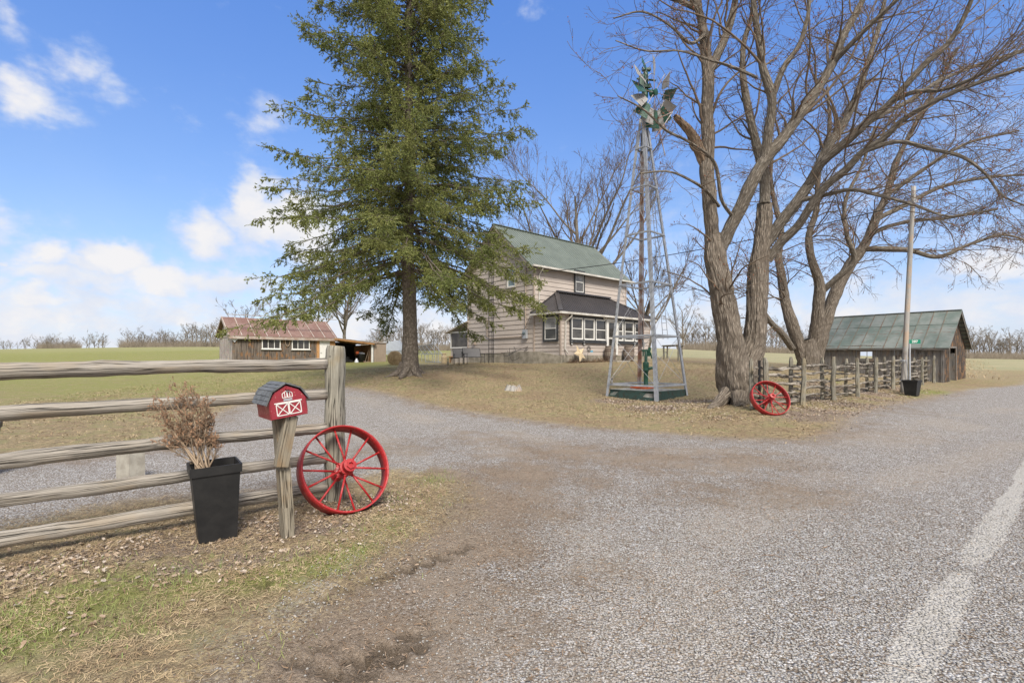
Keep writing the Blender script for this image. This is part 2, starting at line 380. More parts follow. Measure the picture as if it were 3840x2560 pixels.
M['twig'] = plain('twig_bark', (.17, .125, .09), .9, c2=(.11, .08, .06), scale=3)
M['twig_red'] = plain('red_twig', (.155, .118, .085), .9, c2=(.11, .08, .058), scale=2)
M['bud'] = plain('red_bud', (.32, .11, .05), .8, c2=(.20, .07, .035), scale=3)
M['far_bark'] = plain('far_tree_bark', (.23, .195, .155), .95, c2=(.165, .14, .11), scale=1)
M['heart_wood'] = wood('broken_heartwood', (.27, .20, .145), (.14, .10, .07), (.05, .03, .02), 4, 30, 1.)

def needles():
    t = NT('spruce_needles'); v = t.coord('Object'); n = t.noise(v, .8, 4, .6); n2 = t.noise(v, 6, 3, .6)
    col = t.mix(t.rng(n, .35, .65), (.175, .21, .066), (.265, .28, .092)); col = t.mix(t.op('MULTIPLY', t.rng(n2, .5, .7), .5), col, (.095, .12, .045))
    m = t.done(col, .6, spec=.3); tr = t.N.new('ShaderNodeBsdfTranslucent'); t.L.new(col, tr.inputs[0]); ms = t.N.new('ShaderNodeMixShader'); ms.inputs[0].default_value = .3
    t.L.new(t.b.outputs[0], ms.inputs[1]); t.L.new(tr.outputs[0], ms.inputs[2]); t.L.new(ms.outputs[0], t.N['Material Output'].inputs[0])
    return m
M['needle'] = needles()
M['needle_dead'] = plain('dry_needles', (.16, .10, .055), .9, c2=(.09, .06, .035), scale=2)

def paint_red(name, c, c2):
    t = NT(name); v = t.coord('Object', rand=True); n = t.noise(v, 9, 6, .7); n2 = t.noise(v, 60, 4, .6)
    col = t.mix(t.rng(n, .45, .75), c, c2); col = t.mix(t.op('MULTIPLY', t.rng(n2, .60, .66), .7), col, (.40, .20, .17)); n4 = t.noise(v, 22, 5, .75); col = t.mix(t.op('MULTIPLY', t.rng(n4, .58, .66), .75), col, (.12, .03, .02))
    return t.done(col, t.rng(n, .3, .7, .3, .55), t.bump(t.op('ADD', n, n2), .35, .004))
M['red'] = paint_red('red_wheel_paint', (.36, .016, .02), (.24, .012, .014))
M['box_red'] = paint_red('red_box_paint', (.26, .022, .036), (.20, .02, .03))
M['box_roof'] = plain('slate_grey_shingle', (.13, .14, .15), .6, c2=(.08, .085, .09), scale=14, bump=.4)
M['white'] = plain('white_paint', (.74, .74, .72), .5, var=.1, scale=6)
M['black_trim'] = plain('black_trim_paint', (.028, .03, .033), .5, c2=(.045, .047, .05), scale=4)
M['black_plastic'] = plain('black_plastic', (.012, .0125, .014), .5, c2=(.022, .022, .023), scale=5, bump=.1, spec=.35)
M['dark_metal'] = plain('dark_metal', (.03, .03, .032), .45, scale=8, metal=.5)
M['galv'] = plain('galvanised_steel', (.44, .465, .50), .5, c2=(.34, .36, .40), scale=6, metal=.25)
M['galv_rust'] = plain('rusty_galvanised_steel', (.42, .42, .44), .6, c2=(.24, .13, .09), scale=2.2, metal=.2)
M['green_paint'] = plain('green_pump_paint', (.012, .085, .05), .45, c2=(.008, .05, .032), scale=9)
M['fan_green'] = plain('green_fan_blade', (.025, .10, .07), .5, c2=(.018, .07, .05), scale=5)
M['fan_grey'] = plain('grey_fan_blade', (.34, .35, .35), .55, c2=(.28, .26, .25), scale=5)
M['concrete'] = plain('concrete', (.34, .31, .26), .9, c2=(.21, .19, .15), scale=3, bump=.6, dist=.01)
M['block'] = plain('concrete_block', (.40, .38, .33), .95, c2=(.30, .28, .24), scale=8, bump=.8, dist=.006)
def slab():
    t = NT('green_painted_concrete'); v = t.coord('Object'); n = t.noise(v, 3.5, 6, .65); ge = t.N.new('ShaderNodeNewGeometry'); sp = t.N.new('ShaderNodeSeparateXYZ'); t.L.new(ge.outputs['Normal'], sp.inputs[0])
    green = t.mix(t.rng(t.noise(v, 9, 5, .7), .5, .62), (.028, .062, .056), (.035, .04, .03))
    grey = t.mix(t.rng(n, .4, .6), (.40, .40, .37), (.20, .19, .17))
    col = t.mix(t.rng(t.op('ADD', sp.outputs[2], t.op('MULTIPLY', n, .5)), .55, .85), green, grey)
    return t.done(col, .85, t.bump(t.noise(v, 12, 6, .7), .8, .02))
M['slab'] = slab()
def siding():
    t = NT('taupe_siding_paint'); v = t.coord('Object'); n = t.noise(v, .7, 4, .6); n2 = t.noise(v, 9, 4, .6)
    col = t.mix(t.rng(n, .35, .7), (.475, .42, .38), (.425, .375, .34)); col = t.mix(t.op('MULTIPLY', t.rng(n2, .5, .8), .3), col, (.28, .225, .19))
    return t.done(col, .6, t.bump(n2, .15, .005))
M['siding'] = siding()
M['trim'] = plain('taupe_trim_paint', (.40, .33, .28), .6, var=.12, scale=3)
M['cream_wall'] = plain('pale_wall_paint', (.52, .47, .42), .7, var=.12, scale=3)
M['soffit'] = plain('soffit_paint', (.45, .40, .35), .7, var=.15, scale=3)
M['gutter'] = plain('white_gutter', (.60, .585, .55), .5, c2=(.45, .43, .39), scale=2)
def glass(name, c, rough):
    t = NT(name); v = t.coord('Object'); n = t.noise(v, 1.6, 4, .6); col = t.mix(t.rng(n, .4, .62), c, tuple(x*.45 for x in c))
    return t.done(col, rough, spec=.7)
M['glass'] = glass('window_glass', (.05, .045, .04), .06)
M['glass_lo'] = glass('window_screen', (.10, .098, .095), .35)
M['curtain'] = glass('window_curtain', (.42, .42, .42), .25)
M['glass_blue'] = glass('pale_window_glass', (.16, .22, .25), .12)

def metal_roof(name, c, c2, c3, rough=.5, amt=.5, sc=.6):
    t = NT(name); v = t.coord('UV'); o = t.coord('Object'); mp = t.N.new('ShaderNodeMapping'); mp.inputs['Scale'].default_value = (sc, sc*6, 1); t.L.new(v, mp.inputs[0])
    n = t.noise(mp.outputs[0], 1.5, 5, .65); n2 = t.noise(o, 1.1, 4, .6); n3 = t.noise(mp.outputs[0], 4, 6, .7)
    col = t.mix(t.rng(n2, .35, .65), c, c2); col = t.mix(t.op('MULTIPLY', t.rng(t.op('ADD', t.op('MULTIPLY', n, .6), t.op('MULTIPLY', n3, .4)), .53, .62), amt), col, c3)
    return t.done(col, rough, t.bump(n, .15, .01), metal=.15)
M['green_roof'] = metal_roof('green_steel_roof', (.135, .162, .145), (.165, .195, .175), (.09, .11, .098), .42, .25)
M['black_roof'] = metal_roof('black_steel_roof', (.05, .047, .05), (.065, .06, .064), (.09, .085, .09), .38, .4)
M['barn_roof'] = metal_roof('worn_green_tin_roof', (.125, .165, .148), (.22, .245, .23), (.15, .095, .07), .6, .75)
M['rust_roof'] = metal_roof('rusty_tin_roof', (.18, .10, .08), (.235, .15, .125), (.31, .26, .23), .6, .6)
M['seam'] = plain('rusty_green_seam', (.16, .17, .14), .7, c2=(.17, .10, .07), scale=2.5)
M['tin_strip'] = plain('grey_tin_strip', (.42, .38, .35), .6, c2=(.30, .22, .18), scale=3)
def osb():
    t = NT('osb_board'); v = t.coord('Object'); vo = t.vor(v, 28); col = t.mix(t.rng(t.noise(v, 2, 4), .4, .6), (.40, .36, .34), (.30, .26, .25))
    col = t.mix(.35, col, vo.outputs['Color'], 'SOFT_LIGHT'); return t.done(col, .9)
M['osb'] = osb()
M['beige'] = plain('beige_vinyl', (.33, .265, .21), .6, var=.1, scale=3)
M['tarp'] = plain('white_tarp', (.66, .69, .76), .45, var=.08, scale=1.5, bump=.4, dist=.03)
M['orange'] = plain('orange_plastic', (.75, .14, .03), .4, scale=5)
M['star'] = plain('cream_star_paint', (.62, .50, .33), .6, var=.15, scale=8)
M['rust_hoop'] = plain('rusty_hoop', (.085, .05, .04), .7, var=.4, scale=8)
M['mesh_fabric'] = plain('grey_sling_fabric', (.17, .17, .18), .8, var=.1, scale=20)
M['pole'] = wood('grey_pole_wood', (.37, .36, .345), (.28, .27, .255), (.16, .14, .12), .8, 30, .3, tone=(.40, .31, .24), knots=False)
M['sign_green'] = plain('sign_green', (.0, .19, .12), .35, var=.05)
M['blue'] = plain('blue_paint', (.08, .35, .55), .5)
M['hay'] = plain('hay', (.68, .53, .33), .95, c2=(.38, .28, .16), scale=14, bump=.8, dist=.03)
M['dead_leafage'] = plain('dead_cedar', (.32, .19, .115), .9, c2=(.22, .135, .085), scale=9)
M['dead_stem'] = plain('dead_cedar_stem', (.36, .28, .20), .9, c2=(.24, .18, .13), scale=9)
M['leaf'] = plain('dry_leaf', (.34, .265, .20), .9, c2=(.25, .175, .12), scale=10, spread=(.4, .6))
M['leaf_pale'] = plain('pale_dry_leaf', (.46, .40, .345), .9, c2=(.30, .24, .19), scale=10)
M['straw'] = plain('straw', (.48, .38, .24), .9, c2=(.33, .24, .14), scale=4)
M['straw_dark'] = plain('brown_litter', (.22, .15, .095), .95, c2=(.13, .09, .06), scale=4)
M['grass'] = plain('green_grass', (.15, .21, .055), .8, c2=(.22, .24, .08), scale=2)
M['lawn_blade'] = plain('lawn_blade', (.23, .22, .095), .9, c2=(.30, .26, .13), scale=2)
M['stone'] = plain('gravel_stone', (.36, .35, .335), .9, c2=(.24, .23, .215), scale=25)
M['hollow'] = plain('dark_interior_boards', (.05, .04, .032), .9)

def terrain_mat():
    t = NT('terrain'); v = t.coord('Object')
    a1 = t.N.new('ShaderNodeAttribute'); a1.attribute_name = 'zone'; s1 = t.N.new('ShaderNodeSeparateColor'); t.L.new(a1.outputs['Color'], s1.inputs[0])
    a2 = t.N.new('ShaderNodeAttribute'); a2.attribute_name = 'zone2'; s2 = t.N.new('ShaderNodeSeparateColor'); t.L.new(a2.outputs['Color'], s2.inputs[0])
    gravel, green, litter = s1.outputs[0], s1.outputs[1], s1.outputs[2]
    brown, strip, field = s2.outputs[0], s2.outputs[1], s2.outputs[2]
    a3 = t.N.new('ShaderNodeAttribute'); a3.attribute_name = 'rut'; ruts = a3.outputs['Fac']
    n05 = t.noise(v, .45, 5, .6); n2 = t.noise(v, 2.3, 6, .65); n8 = t.noise(v, 9, 6, .7); n40 = t.noise(v, 45, 4, .65); n120 = t.noise(v, 130, 3, .6)
    # gravel: two sizes of chip
    g1 = t.vor(v, 62); g2 = t.vor(v, 120)
    sp = t.N.new('ShaderNodeSeparateColor'); t.L.new(g1.outputs['Color'], sp.inputs[0])
    chip = t.ramp(sp.outputs[0], [(0, (.11, .10, .09)), (.22, (.29, .23, .17)), (.3, (.355, .355, .36)), (.7, (.48, .485, .50)), (1., (.69, .69, .70))])
    sp2 = t.N.new('ShaderNodeSeparateColor'); t.L.new(g2.outputs['Color'], sp2.inputs[0])
    chip2 = t.ramp(sp2.outputs[0], [(0, (.10, .085, .07)), (.3, (.30, .245, .195)), (.5, (.355, .355, .36)), (1., (.59, .595, .61))])
    chip = t.mix(t.rng(n8, .42, .58), chip, chip2)
    edge = t.rng(g1.outputs['Distance'], .42, .72, 0, 1); chip = t.mix(t.op('MULTIPLY', edge, .8), chip, (.13, .10, .075))  # warm dirt between chips, deepened with crevice shade in the colour
    dirtc = t.mix(t.rng(n40, .3, .7), (.33, .26, .20), (.17, .13, .095)); dirtc = t.mix(t.op('MULTIPLY', ruts, .85), dirtc, (.075, .058, .042)); dirtc = t.mix(t.op('MULTIPLY', t.rng(n120, .5, .7), .7), dirtc, (.42, .37, .315))
    bm = t.rng(t.op('ADD', t.op('ADD', brown, t.op('MULTIPLY', t.op('SUBTRACT', n2, .5), 1.3)), t.op('MULTIPLY', t.op('SUBTRACT', n40, .5), 1.0)), .16, .72)
    gcol = t.mix(bm, chip, dirtc)
    a4 = t.N.new('ShaderNodeAttribute'); a4.attribute_name = 'sand'; sdm = t.rng(t.op('ADD', a4.outputs['Fac'], t.op('MULTIPLY', t.op('SUBTRACT', n2, .5), 1.3)), .15, 1.0)
    sandc = t.mix(t.rng(n120, .4, .6), (.46, .40, .335), (.33, .285, .24)); gcol = t.mix(t.op('MULTIPLY', sdm, .32), gcol, sandc)
    sm = t.rng(t.op('ADD', strip, t.op('MULTIPLY', t.op('SUBTRACT', n2, .5), 1.0)), .45, .60)
    strc = t.mix(t.rng(n120, .35, .65), (.56, .545, .52), (.40, .385, .365))
    gcol = t.mix(t.op('MULTIPLY', sm, t.rng(n40, .3, .55, .35, .9)), gcol, strc)
    # lawn
    straw = t.mix(t.rng(n40, .38, .62), (.43, .35, .215), (.24, .185, .11)); straw = t.mix(t.op('MULTIPLY', t.rng(n8, .46, .58), .8), straw, (.20, .155, .10)); straw = t.mix(t.op('MULTIPLY', t.rng(n2, .48, .6), .65), straw, (.26, .245, .125)); straw = t.mix(t.op('MULTIPLY', t.rng(n05, .5, .62), .55), straw, (.26, .185, .125))
    grn = t.mix(t.rng(n40, .3, .7), (.27, .275, .095), (.18, .19, .065))
    gm = t.rng(t.op('ADD', t.op('ADD', green, t.op('MULTIPLY', t.op('SUBTRACT', n2, .5), .9)), t.op('MULTIPLY', t.op('SUBTRACT', n40, .5), .7)), .25, .8)
    lawn = t.mix(gm, straw, grn)
    lit = t.mix(t.rng(n120, .4, .58), (.40, .33, .27), (.10, .07, .05))
    lm = t.rng(t.op('ADD', litter, t.op('MULTIPLY', t.op('SUBTRACT', n8, .5), 1.2)), .4, .7)
    lawn = t.mix(lm, lawn, lit)
    fs = t.N.new('ShaderNodeMapping'); fs.inputs['Rotation'].default_value = (0, 0, math.radians(42)); fs.inputs['Scale'].default_value = (.25, 1.6, 1); t.L.new(v, fs.inputs[0])
    fr = t.noise(fs.outputs[0], .6, 4, .6)
    fieldc = t.mix(t.rng(t.op('ADD', t.op('MULTIPLY', fr, .6), t.op('MULTIPLY', n2, .4)), .42, .58), (.34, .30, .19), (.25, .25, .14))
    lawn = t.mix(field, lawn, fieldc)
    gsel = t.rng(t.op('ADD', t.op('ADD', gravel, t.op('MULTIPLY', t.op('SUBTRACT', n2, .5), .95)), t.op('MULTIPLY', t.op('SUBTRACT', n40, .5), .9)), .3, .7)
    col = t.mix(gsel, lawn, gcol); col = t.mix(t.op('MULTIPLY', t.rng(ruts, .08, .6), .55), col, (.10, .077, .057))
    hg = t.op('MULTIPLY', t.op('SUBTRACT', 1., g1.outputs['Distance']), .8)
    h = t.op('ADD', t.op('MULTIPLY', n40, 1.), t.op('MULTIPLY', n120, .7)); hm = t.N.new('ShaderNodeMix'); hm.data_type = 'FLOAT'
    t.L.new(t.op('MULTIPLY', gsel, t.op('SUBTRACT', 1., bm)), hm.inputs[0]); t.L.new(h, hm.inputs[2]); t.L.new(hg, hm.inputs[3])
    return t.done(col, .95, t.bump(hm.outputs[0], .9, .022, t.bump(n8, .6, .08)), spec=.15)
M['terrain'] = terrain_mat()
# ------------------------------------------------------------------ terrain
def far_pt(u, v, D): return tuple(P(u, v, D))
CTRL = [(x, y, 0.) for x in (-9, -5, -1, 3, 7, 11) for y in (-4, 0, 3, 6)] + [(-2, 8, 0), (2, 9, 0), (6, 9.4, .0), (10, 10, 0), (13, 13, 0), (20, 19.5, .08), (28, 25.5, .2), (42, 37, .45),
        (-8, 9.5, .05), (-12, 8, 0), (-25, 5, .1), (-40, 0, .2), (30, 5, -.1), (60, 10, -.1), (0, -30, 0), (40, -30, 0), (-40, -30, 0),
        (4.86, 16.9, .13), (3.4, 18.3, .2), (6.4, 18.3, .24), (5.0, 19.9, .3), (6.6, 14.6, .3), (6.39, 12.8, .3), (6.6, 12.0, .19), (4.5, 12.2, .03), (1.5, 13, .03), (1, 16, .2), (3, 21, .42),
        (8.4, 14.5, .22), (10.3, 16.1, .237), (12.3, 17.9, .24), (14.3, 19.7, .28), (16.2, 21.2, .29), (20.2, 24.8, .3), (22.2, 26.5, .33), (23.1, 27.1, .29), (15.6, 20, .2),
        (14.7, 25, 1.05), (19.3, 31.8, .93), (13, 22, .8), (27.5, 30, .4), (23, 35, .9), (30, 36, .4),
        (2.6, 27.2, 1.34), (1.2, 28.5, 1.3), (-3, 33.7, 1.33), (0, 25, 1.1), (9, 33, 1.45), (6, 30, 1.42), (-4.5, 22, .86), (-4.2, 19.5, .5), (-6, 19, .42), (-2, 20, .62), (-8, 20, .42), (-1, 18, .35),
        (-19.3, 34.5, 1.15), (-11, 39, 1.17), (-14, 38, 1.17), (-7, 38, 1.2), (-14, 22, .45), (-22, 24, .6), (-10, 14, .12), (-17, 15, .2), (-30, 22, .6), (-3, 14, .1),
        (10.8, 36, 1.55), (14, 40, 1.7), (5, 45, 1.95), (12, 32, 1.28), (-6, 50, 1.9), (-30, 50, 2.4)]
CTRL += [far_pt(*q) for q in ((-400, 1306, 130), (0, 1302, 130), (500, 1294, 125), (830, 1293, 125), (1250, 1305, 125), (1500, 1310, 125), (1700, 1316, 125), (2100, 1300, 125),
         (2450, 1304, 125), (2640, 1313, 125), (2960, 1321, 130), (3250, 1325, 130), (3700, 1327, 140), (4200, 1330, 140), (3840, 1384, 55), (3750, 1395, 42), (3300, 1360, 60), (2900, 1345, 60), (2500, 1333, 60), (600, 1326, 62), (0, 1335, 60))]
CT = np.array(CTRL, float)
def _tps():
    n = len(CT); d = np.linalg.norm(CT[:, None, :2]-CT[None, :, :2], axis=2); K = np.where(d > 0, d*d*np.log(d+1e-9), 0)+np.eye(n)*.6
    Pm = np.concatenate([np.ones((n, 1)), CT[:, :2]], 1); A = np.block([[K, Pm], [Pm.T, np.zeros((3, 3))]])
    return np.linalg.solve(A, np.concatenate([CT[:, 2], np.zeros(3)]))
TW = _tps()
def _raw(x, y):
    x = np.asarray(x, float); y = np.asarray(y, float); sh = x.shape; q = np.stack([x.ravel(), y.ravel()], 1); out = np.zeros(len(q))
    for s in range(0, len(q), 20000):
        d = np.linalg.norm(q[s:s+20000, None]-CT[None, :, :2], axis=2); out[s:s+20000] = (np.where(d > 0, d*d*np.log(d+1e-9), 0))@TW[:-3]
    out += TW[-3]+q@TW[-2:]
    return out.reshape(sh)
def gz(x, y, fine=True):
    x = np.asarray(x, float); y = np.asarray(y, float); r = np.hypot(x, y); k = np.minimum(1, 128/np.maximum(r, 1e-6)); z = _raw(x*k, y*k)
    w = np.clip((y*k+12)/30+np.clip((np.abs(x*k)-40)/60, 0, 0), 0, 1); z = z*np.clip((y*k+25)/20, 0, 1)
    z = z+np.clip(r-128, 0, 140)*.004
    z = np.clip(z, -.5, 9)
    if fine:
        g = gravel_mask(x, y); near = np.clip(1.3-r/40, 0, 1)
        z = z+near*(.05*(fbm(x, y, .55, 3, 2)-.5)*(1-.6*g)+.035*(fbm(x, y, 3.1, 3, 3)-.5)*(1-.75*g)+.02*(fbm(x, y, 12, 2, 4)-.5)*(1-.6*g))
        z = z+.05*np.exp(-((x+4.5)**2+(y-22)**2)/1.6)*near
        z = z-rut_mask(x, y)*.06
    return z
def cast(u, v):
    """where the sight line through a photo point meets the smooth ground"""
    d = np.array([(u-1920)/F, 1, -(v-VH)/F]); D = np.concatenate([np.linspace(1.5, 40, 800), np.linspace(40, 140, 400)])
    z = CAM_H+d[2]*D-gz(d[0]*D, D, False); i = np.argmax(z < 0) if (z < 0).any() else len(D)-1
    if i > 0 and z[i] < 0: t = z[i-1]/(z[i-1]-z[i]); Dd = D[i-1]+t*(D[i]-D[i-1])
    else: Dd = D[i]
    return np.array([d[0]*Dd, Dd])
def inpoly(x, y, poly):
    c = np.zeros(np.shape(x), bool); n = len(poly)
    for i in range(n):
        x1, y1 = poly[i]; x2, y2 = poly[(i+1) % n]
        if y1 == y2: continue
        c ^= ((y1 > y) != (y2 > y)) & (x < (x2-x1)*(y-y1)/(y2-y1)+x1)
    return c
def edge_dist(x, y, poly):
    d = np.full(np.shape(x), 1e9); n = len(poly)
    for i in range(n):
        a = np.array(poly[i]); b = np.array(poly[(i+1) % n]); ab = b-a; t = np.clip(((x-a[0])*ab[0]+(y-a[1])*ab[1])/(ab@ab+1e-9), 0, 1)
        d = np.minimum(d, np.hypot(x-a[0]-t*ab[0], y-a[1]-t*ab[1]))
    return d
_up = [cast(u, v) for u, v in ((0, 1735), (300, 1715), (560, 1680), (800, 1545), (960, 1492), (1130, 1460), (1300, 1449), (1450, 1470), (1633, 1518), (1959, 1569), (2237, 1602), (2449, 1617), (2776, 1642), (3000, 1644), (3110, 1612), (3184, 1543), (3350, 1506), (3510, 1480), (3680, 1455), (3840, 1441))]
_far = [_up[-1]+RD*100]
GRAVEL = [tuple(p) for p in _up]+[tuple(_far[0]), (120, 40), (60, -40), (-60, -60), (-60, -20)]+[tuple(_up[0]-RD*30), tuple(_up[0]-RD*6)]
_vg = [cast(u, v) for u, v in ((0, 1975), (240, 1925), (476, 1885), (900, 1850), (1253, 1815), (1480, 1765), (1640, 1780), (1760, 1850), (1650, 1960), (1400, 2110), (1100, 2320), (760, 2560))]
VERGE = [tuple(p) for p in _vg]+[tuple(_vg[-1]-RD*3), tuple(_vg[-1]-RD*30), tuple(_vg[0]-RD*30)]
def gravel_mask(x, y):
    x = np.asarray(x, float); y = np.asarray(y, float); m = np.clip(np.where(inpoly(x, y, GRAVEL), 1, -1)*edge_dist(x, y, GRAVEL)/.7*.5+.5, 0, 1)
    v = np.clip(np.where(inpoly(x, y, VERGE), 1, -1)*edge_dist(x, y, VERGE)/.9*.5+.5, 0, 1)
    return m*(1-v)
def _ruts():
    R = []
    for a, b, w in (((960, 2560), (1480, 2290), .10), ((1060, 2600), (1640, 2300), .10), ((1200, 2600), (1680, 2330), .08), ((1330, 2190), (1850, 2010), .09), ((1100, 2280), (1480, 2140), .07), ((650, 2330), (1100, 2130), .06), ((250, 2430), (620, 2340), .05), ((1080, 2190), (1350, 2110), .05)):
        R.append((cast(*a), cast(*b), w))
    return R
RUTS = _ruts()
def rut_mask(x, y):
    m = np.zeros(np.shape(x))
    for a, b, w in RUTS:
        ab = b-a; L = np.linalg.norm(ab); t = ((x-a[0])*ab[0]+(y-a[1])*ab[1])/L; s = ((x-a[0])*-ab[1]+(y-a[1])*ab[0])/L+.05*np.sin(t*2.2)
        s = s+.05*(fbm(x, y, 3., 2, 9)-.5)
        g = np.exp(-(s/w)**2)*np.clip(t/.3, 0, 1)*np.clip((L-t)/.3, 0, 1)*(np.clip(.25+.75*np.sin(t*38+np.sign(s)*.8)+.4, 0, 1))*np.clip(fbm(x, y, 2.2, 2, 21)*4-1.1, 0, 1)
        m = np.maximum(m, g)
    return m
TRACKS = [([(2350, 2560), (2250, 2200), (2150, 1950), (2020, 1780), (1800, 1640), (1550, 1560), (1330, 1490)], .30), ([(1750, 2560), (1780, 2200), (1780, 1980), (1680, 1780), (1400, 1640), (1150, 1560)], .28), ([(3840, 1560), (3200, 1700), (2650, 1755), (2200, 1700), (1900, 1620)], .32),
          ([(3840, 1660), (3300, 1820), (2850, 1930), (2500, 2080)], .25), ([(2600, 2560), (2560, 2200), (2700, 1960), (3100, 1780)], .25), ([(3840, 1520), (3400, 1610), (3000, 1690), (2500, 1690)], .3)]
TRACKS = [([cast(*q) for q in L], w) for L, w in TRACKS]
def sand_mask(x, y):
    m = np.zeros(np.shape(x))
    for L, w in TRACKS:
        d = np.full(np.shape(x), 1e9)
        for a, b in zip(L[:-1], L[1:]): ab = b-a; t = np.clip(((x-a[0])*ab[0]+(y-a[1])*ab[1])/(ab@ab), 0, 1); d = np.minimum(d, np.hypot(x-a[0]-t*ab[0], y-a[1]-t*ab[1]))
        m = np.maximum(m, np.exp(-(d/(w*1.7))**2)*np.clip(fbm(x, y, .7, 3, 51)*3-.8, 0, 1))
    return m
def blob(x, y, L):
    m = np.zeros(np.shape(x))
    for (u, v, r, s) in L:
        c = _bc.setdefault((u, v), cast(u, v)); m = np.maximum(m, s*np.exp(-(((x-c[0])**2+(y-c[1])**2)/r**2)))
    return m
_bc = {}
BROWN = [(1250, 2480, .7, .9), (1500, 2330, .6, .8), (1700, 2200, .6, .7), (1750, 2050, .8, .85), (1850, 1900, 1.0, .85), (1950, 1780, 1.2, .75), (2200, 1800, 1., .45), (2100, 1700, 1.6, .6), (2450, 1720, 1.6, .62), (2750, 1720, 1.3, .6),
         (2950, 1840, 1., .55), (2650, 1850, .9, .5), (1500, 1680, 1.2, .45), (1800, 1640, 1.3, .45), (2230, 2170, .5, .45), (1600, 2500, .6, .65), (600, 1900, .9, .6), (1100, 1850, .8, .6), (3150, 1600, 1.5, .5), (3350, 1540, 1.5, .4), (1350, 1700, .8, .4), (1950, 2350, .5, .5)]
GREEN = [(1200, 2110, .35, .95), (1330, 2060, .3, .8), (1000, 2170, .4, .8), (700, 2200, .45, .7), (350, 2250, .5, .85), (120, 2330, .5, .95), (500, 2330, .3, .5), (1450, 1990, .3, .6), (1620, 1800, .4, .55), (1500, 1880, .4, .45), (1080, 2410, .2, .4), (20, 2180, .3, .5),
         (3560, 1478, 1.6, .95), (3450, 1490, 1.2, .6), (3680, 1470, .8, .5), (700, 1500, 3., .35), (3150, 1430, 1.2, .5), (2150, 1530, 1.5, .3), (2350, 1440, 1.5, .35), (1350, 1400, 3, .4)]
LITTER = [(820, 2010, .55, 1.), (1000, 1980, .5, 1.), (1180, 1960, .5, .95), (1300, 1900, .5, .9), (1420, 1880, .5, .8), (560, 2050, .5, .95), (300, 2100, .45, .9), (60, 2160, .45, .8), (900, 2100, .35, .75), (700, 2130, .4, .6), (1130, 2060, .3, .7), (400, 2200, .3, .5), (1580, 2130, .3, .4), (300, 2330, .25, .4),
          (2300, 1505, 1.1, .9), (2450, 1530, 1.1, .9), (2600, 1505, 1.2, .85), (3020, 1560, 1., .9), (3120, 1545, 1.1, .9), (3220, 1520, 1.3, .85), (3000, 1490, 1.4, .85), (3100, 1450, 1.6, .8), (3250, 1470, 1.6, .8), (3350, 1455, 1.5, .7), (2650, 1520, .8, .6), (3300, 1500, 1., .7), (2720, 1570, .8, .5), (2900, 1580, .6, .5)]
def zones(x, y):
    a = x*RD[0]+y*RD[1]; b = x*ND[0]+y*ND[1]; r = np.hypot(x, y)
    g = gravel_mask(x, y)
    far = np.clip((r-70)/50, 0, 1); left = np.clip((-3-x)/8, 0, 1)*np.clip((y-11)/10, 0, 1)
    green = .22+left*.5*np.clip(1.15-fbm(x, y, .12, 2, 5)*.6, 0, 1)+.15*np.clip((r-30)/40, 0, 1)-.12*np.clip(1-np.abs(x-2)/9, 0, 1)*np.clip((32-y)/10, 0, 1)
    green = np.maximum(green, blob(x, y, GREEN))
    grassy = inpoly(x, y, VERGE); green = np.where(grassy & (r < 12), np.maximum(blob(x, y, GREEN), .1), green)
    litter = blob(x, y, LITTER)
    brown = blob(x, y, BROWN)*.92+.02; brown = np.maximum(brown, .5*np.exp(-(edge_dist(x, y, GRAVEL)/1.0)**2)*(r < 30))
    brown = np.maximum(brown, .85*np.exp(-(edge_dist(x, y, VERGE)/.55)**2)*(r < 11)*(x > -1.2)); brown = np.clip(brown+rut_mask(x, y), 0, 1)
    strip = np.clip(1.15-np.abs(b-(.62-.018*a)+.0)/.16, 0, 1)*np.clip(fbm(x, y, .8, 3, 8)*2.4-.35, 0, 1)
    # field: beyond the mown lawn on the right, crop stubble on the far side
    fld = np.clip((y-(37+.25*(x-10)))/3, 0, 1)*np.clip((x-3)/4, 0, 1)
    fld = np.maximum(fld, np.clip((r-95)/20, 0, 1)*.4)
    dry = np.clip(1-np.abs(b-9-(a-40)*.10)/7, 0, 1)*np.clip((a-36)/5, 0, 1); fld = fld*(1-dry); green = green*(1-dry)
    Z1 = np.stack([g, np.clip(green, 0, 1), litter, np.ones_like(g)], -1); Z2 = np.stack([brown, strip, fld, np.ones_like(g)], -1)
    return Z1, Z2
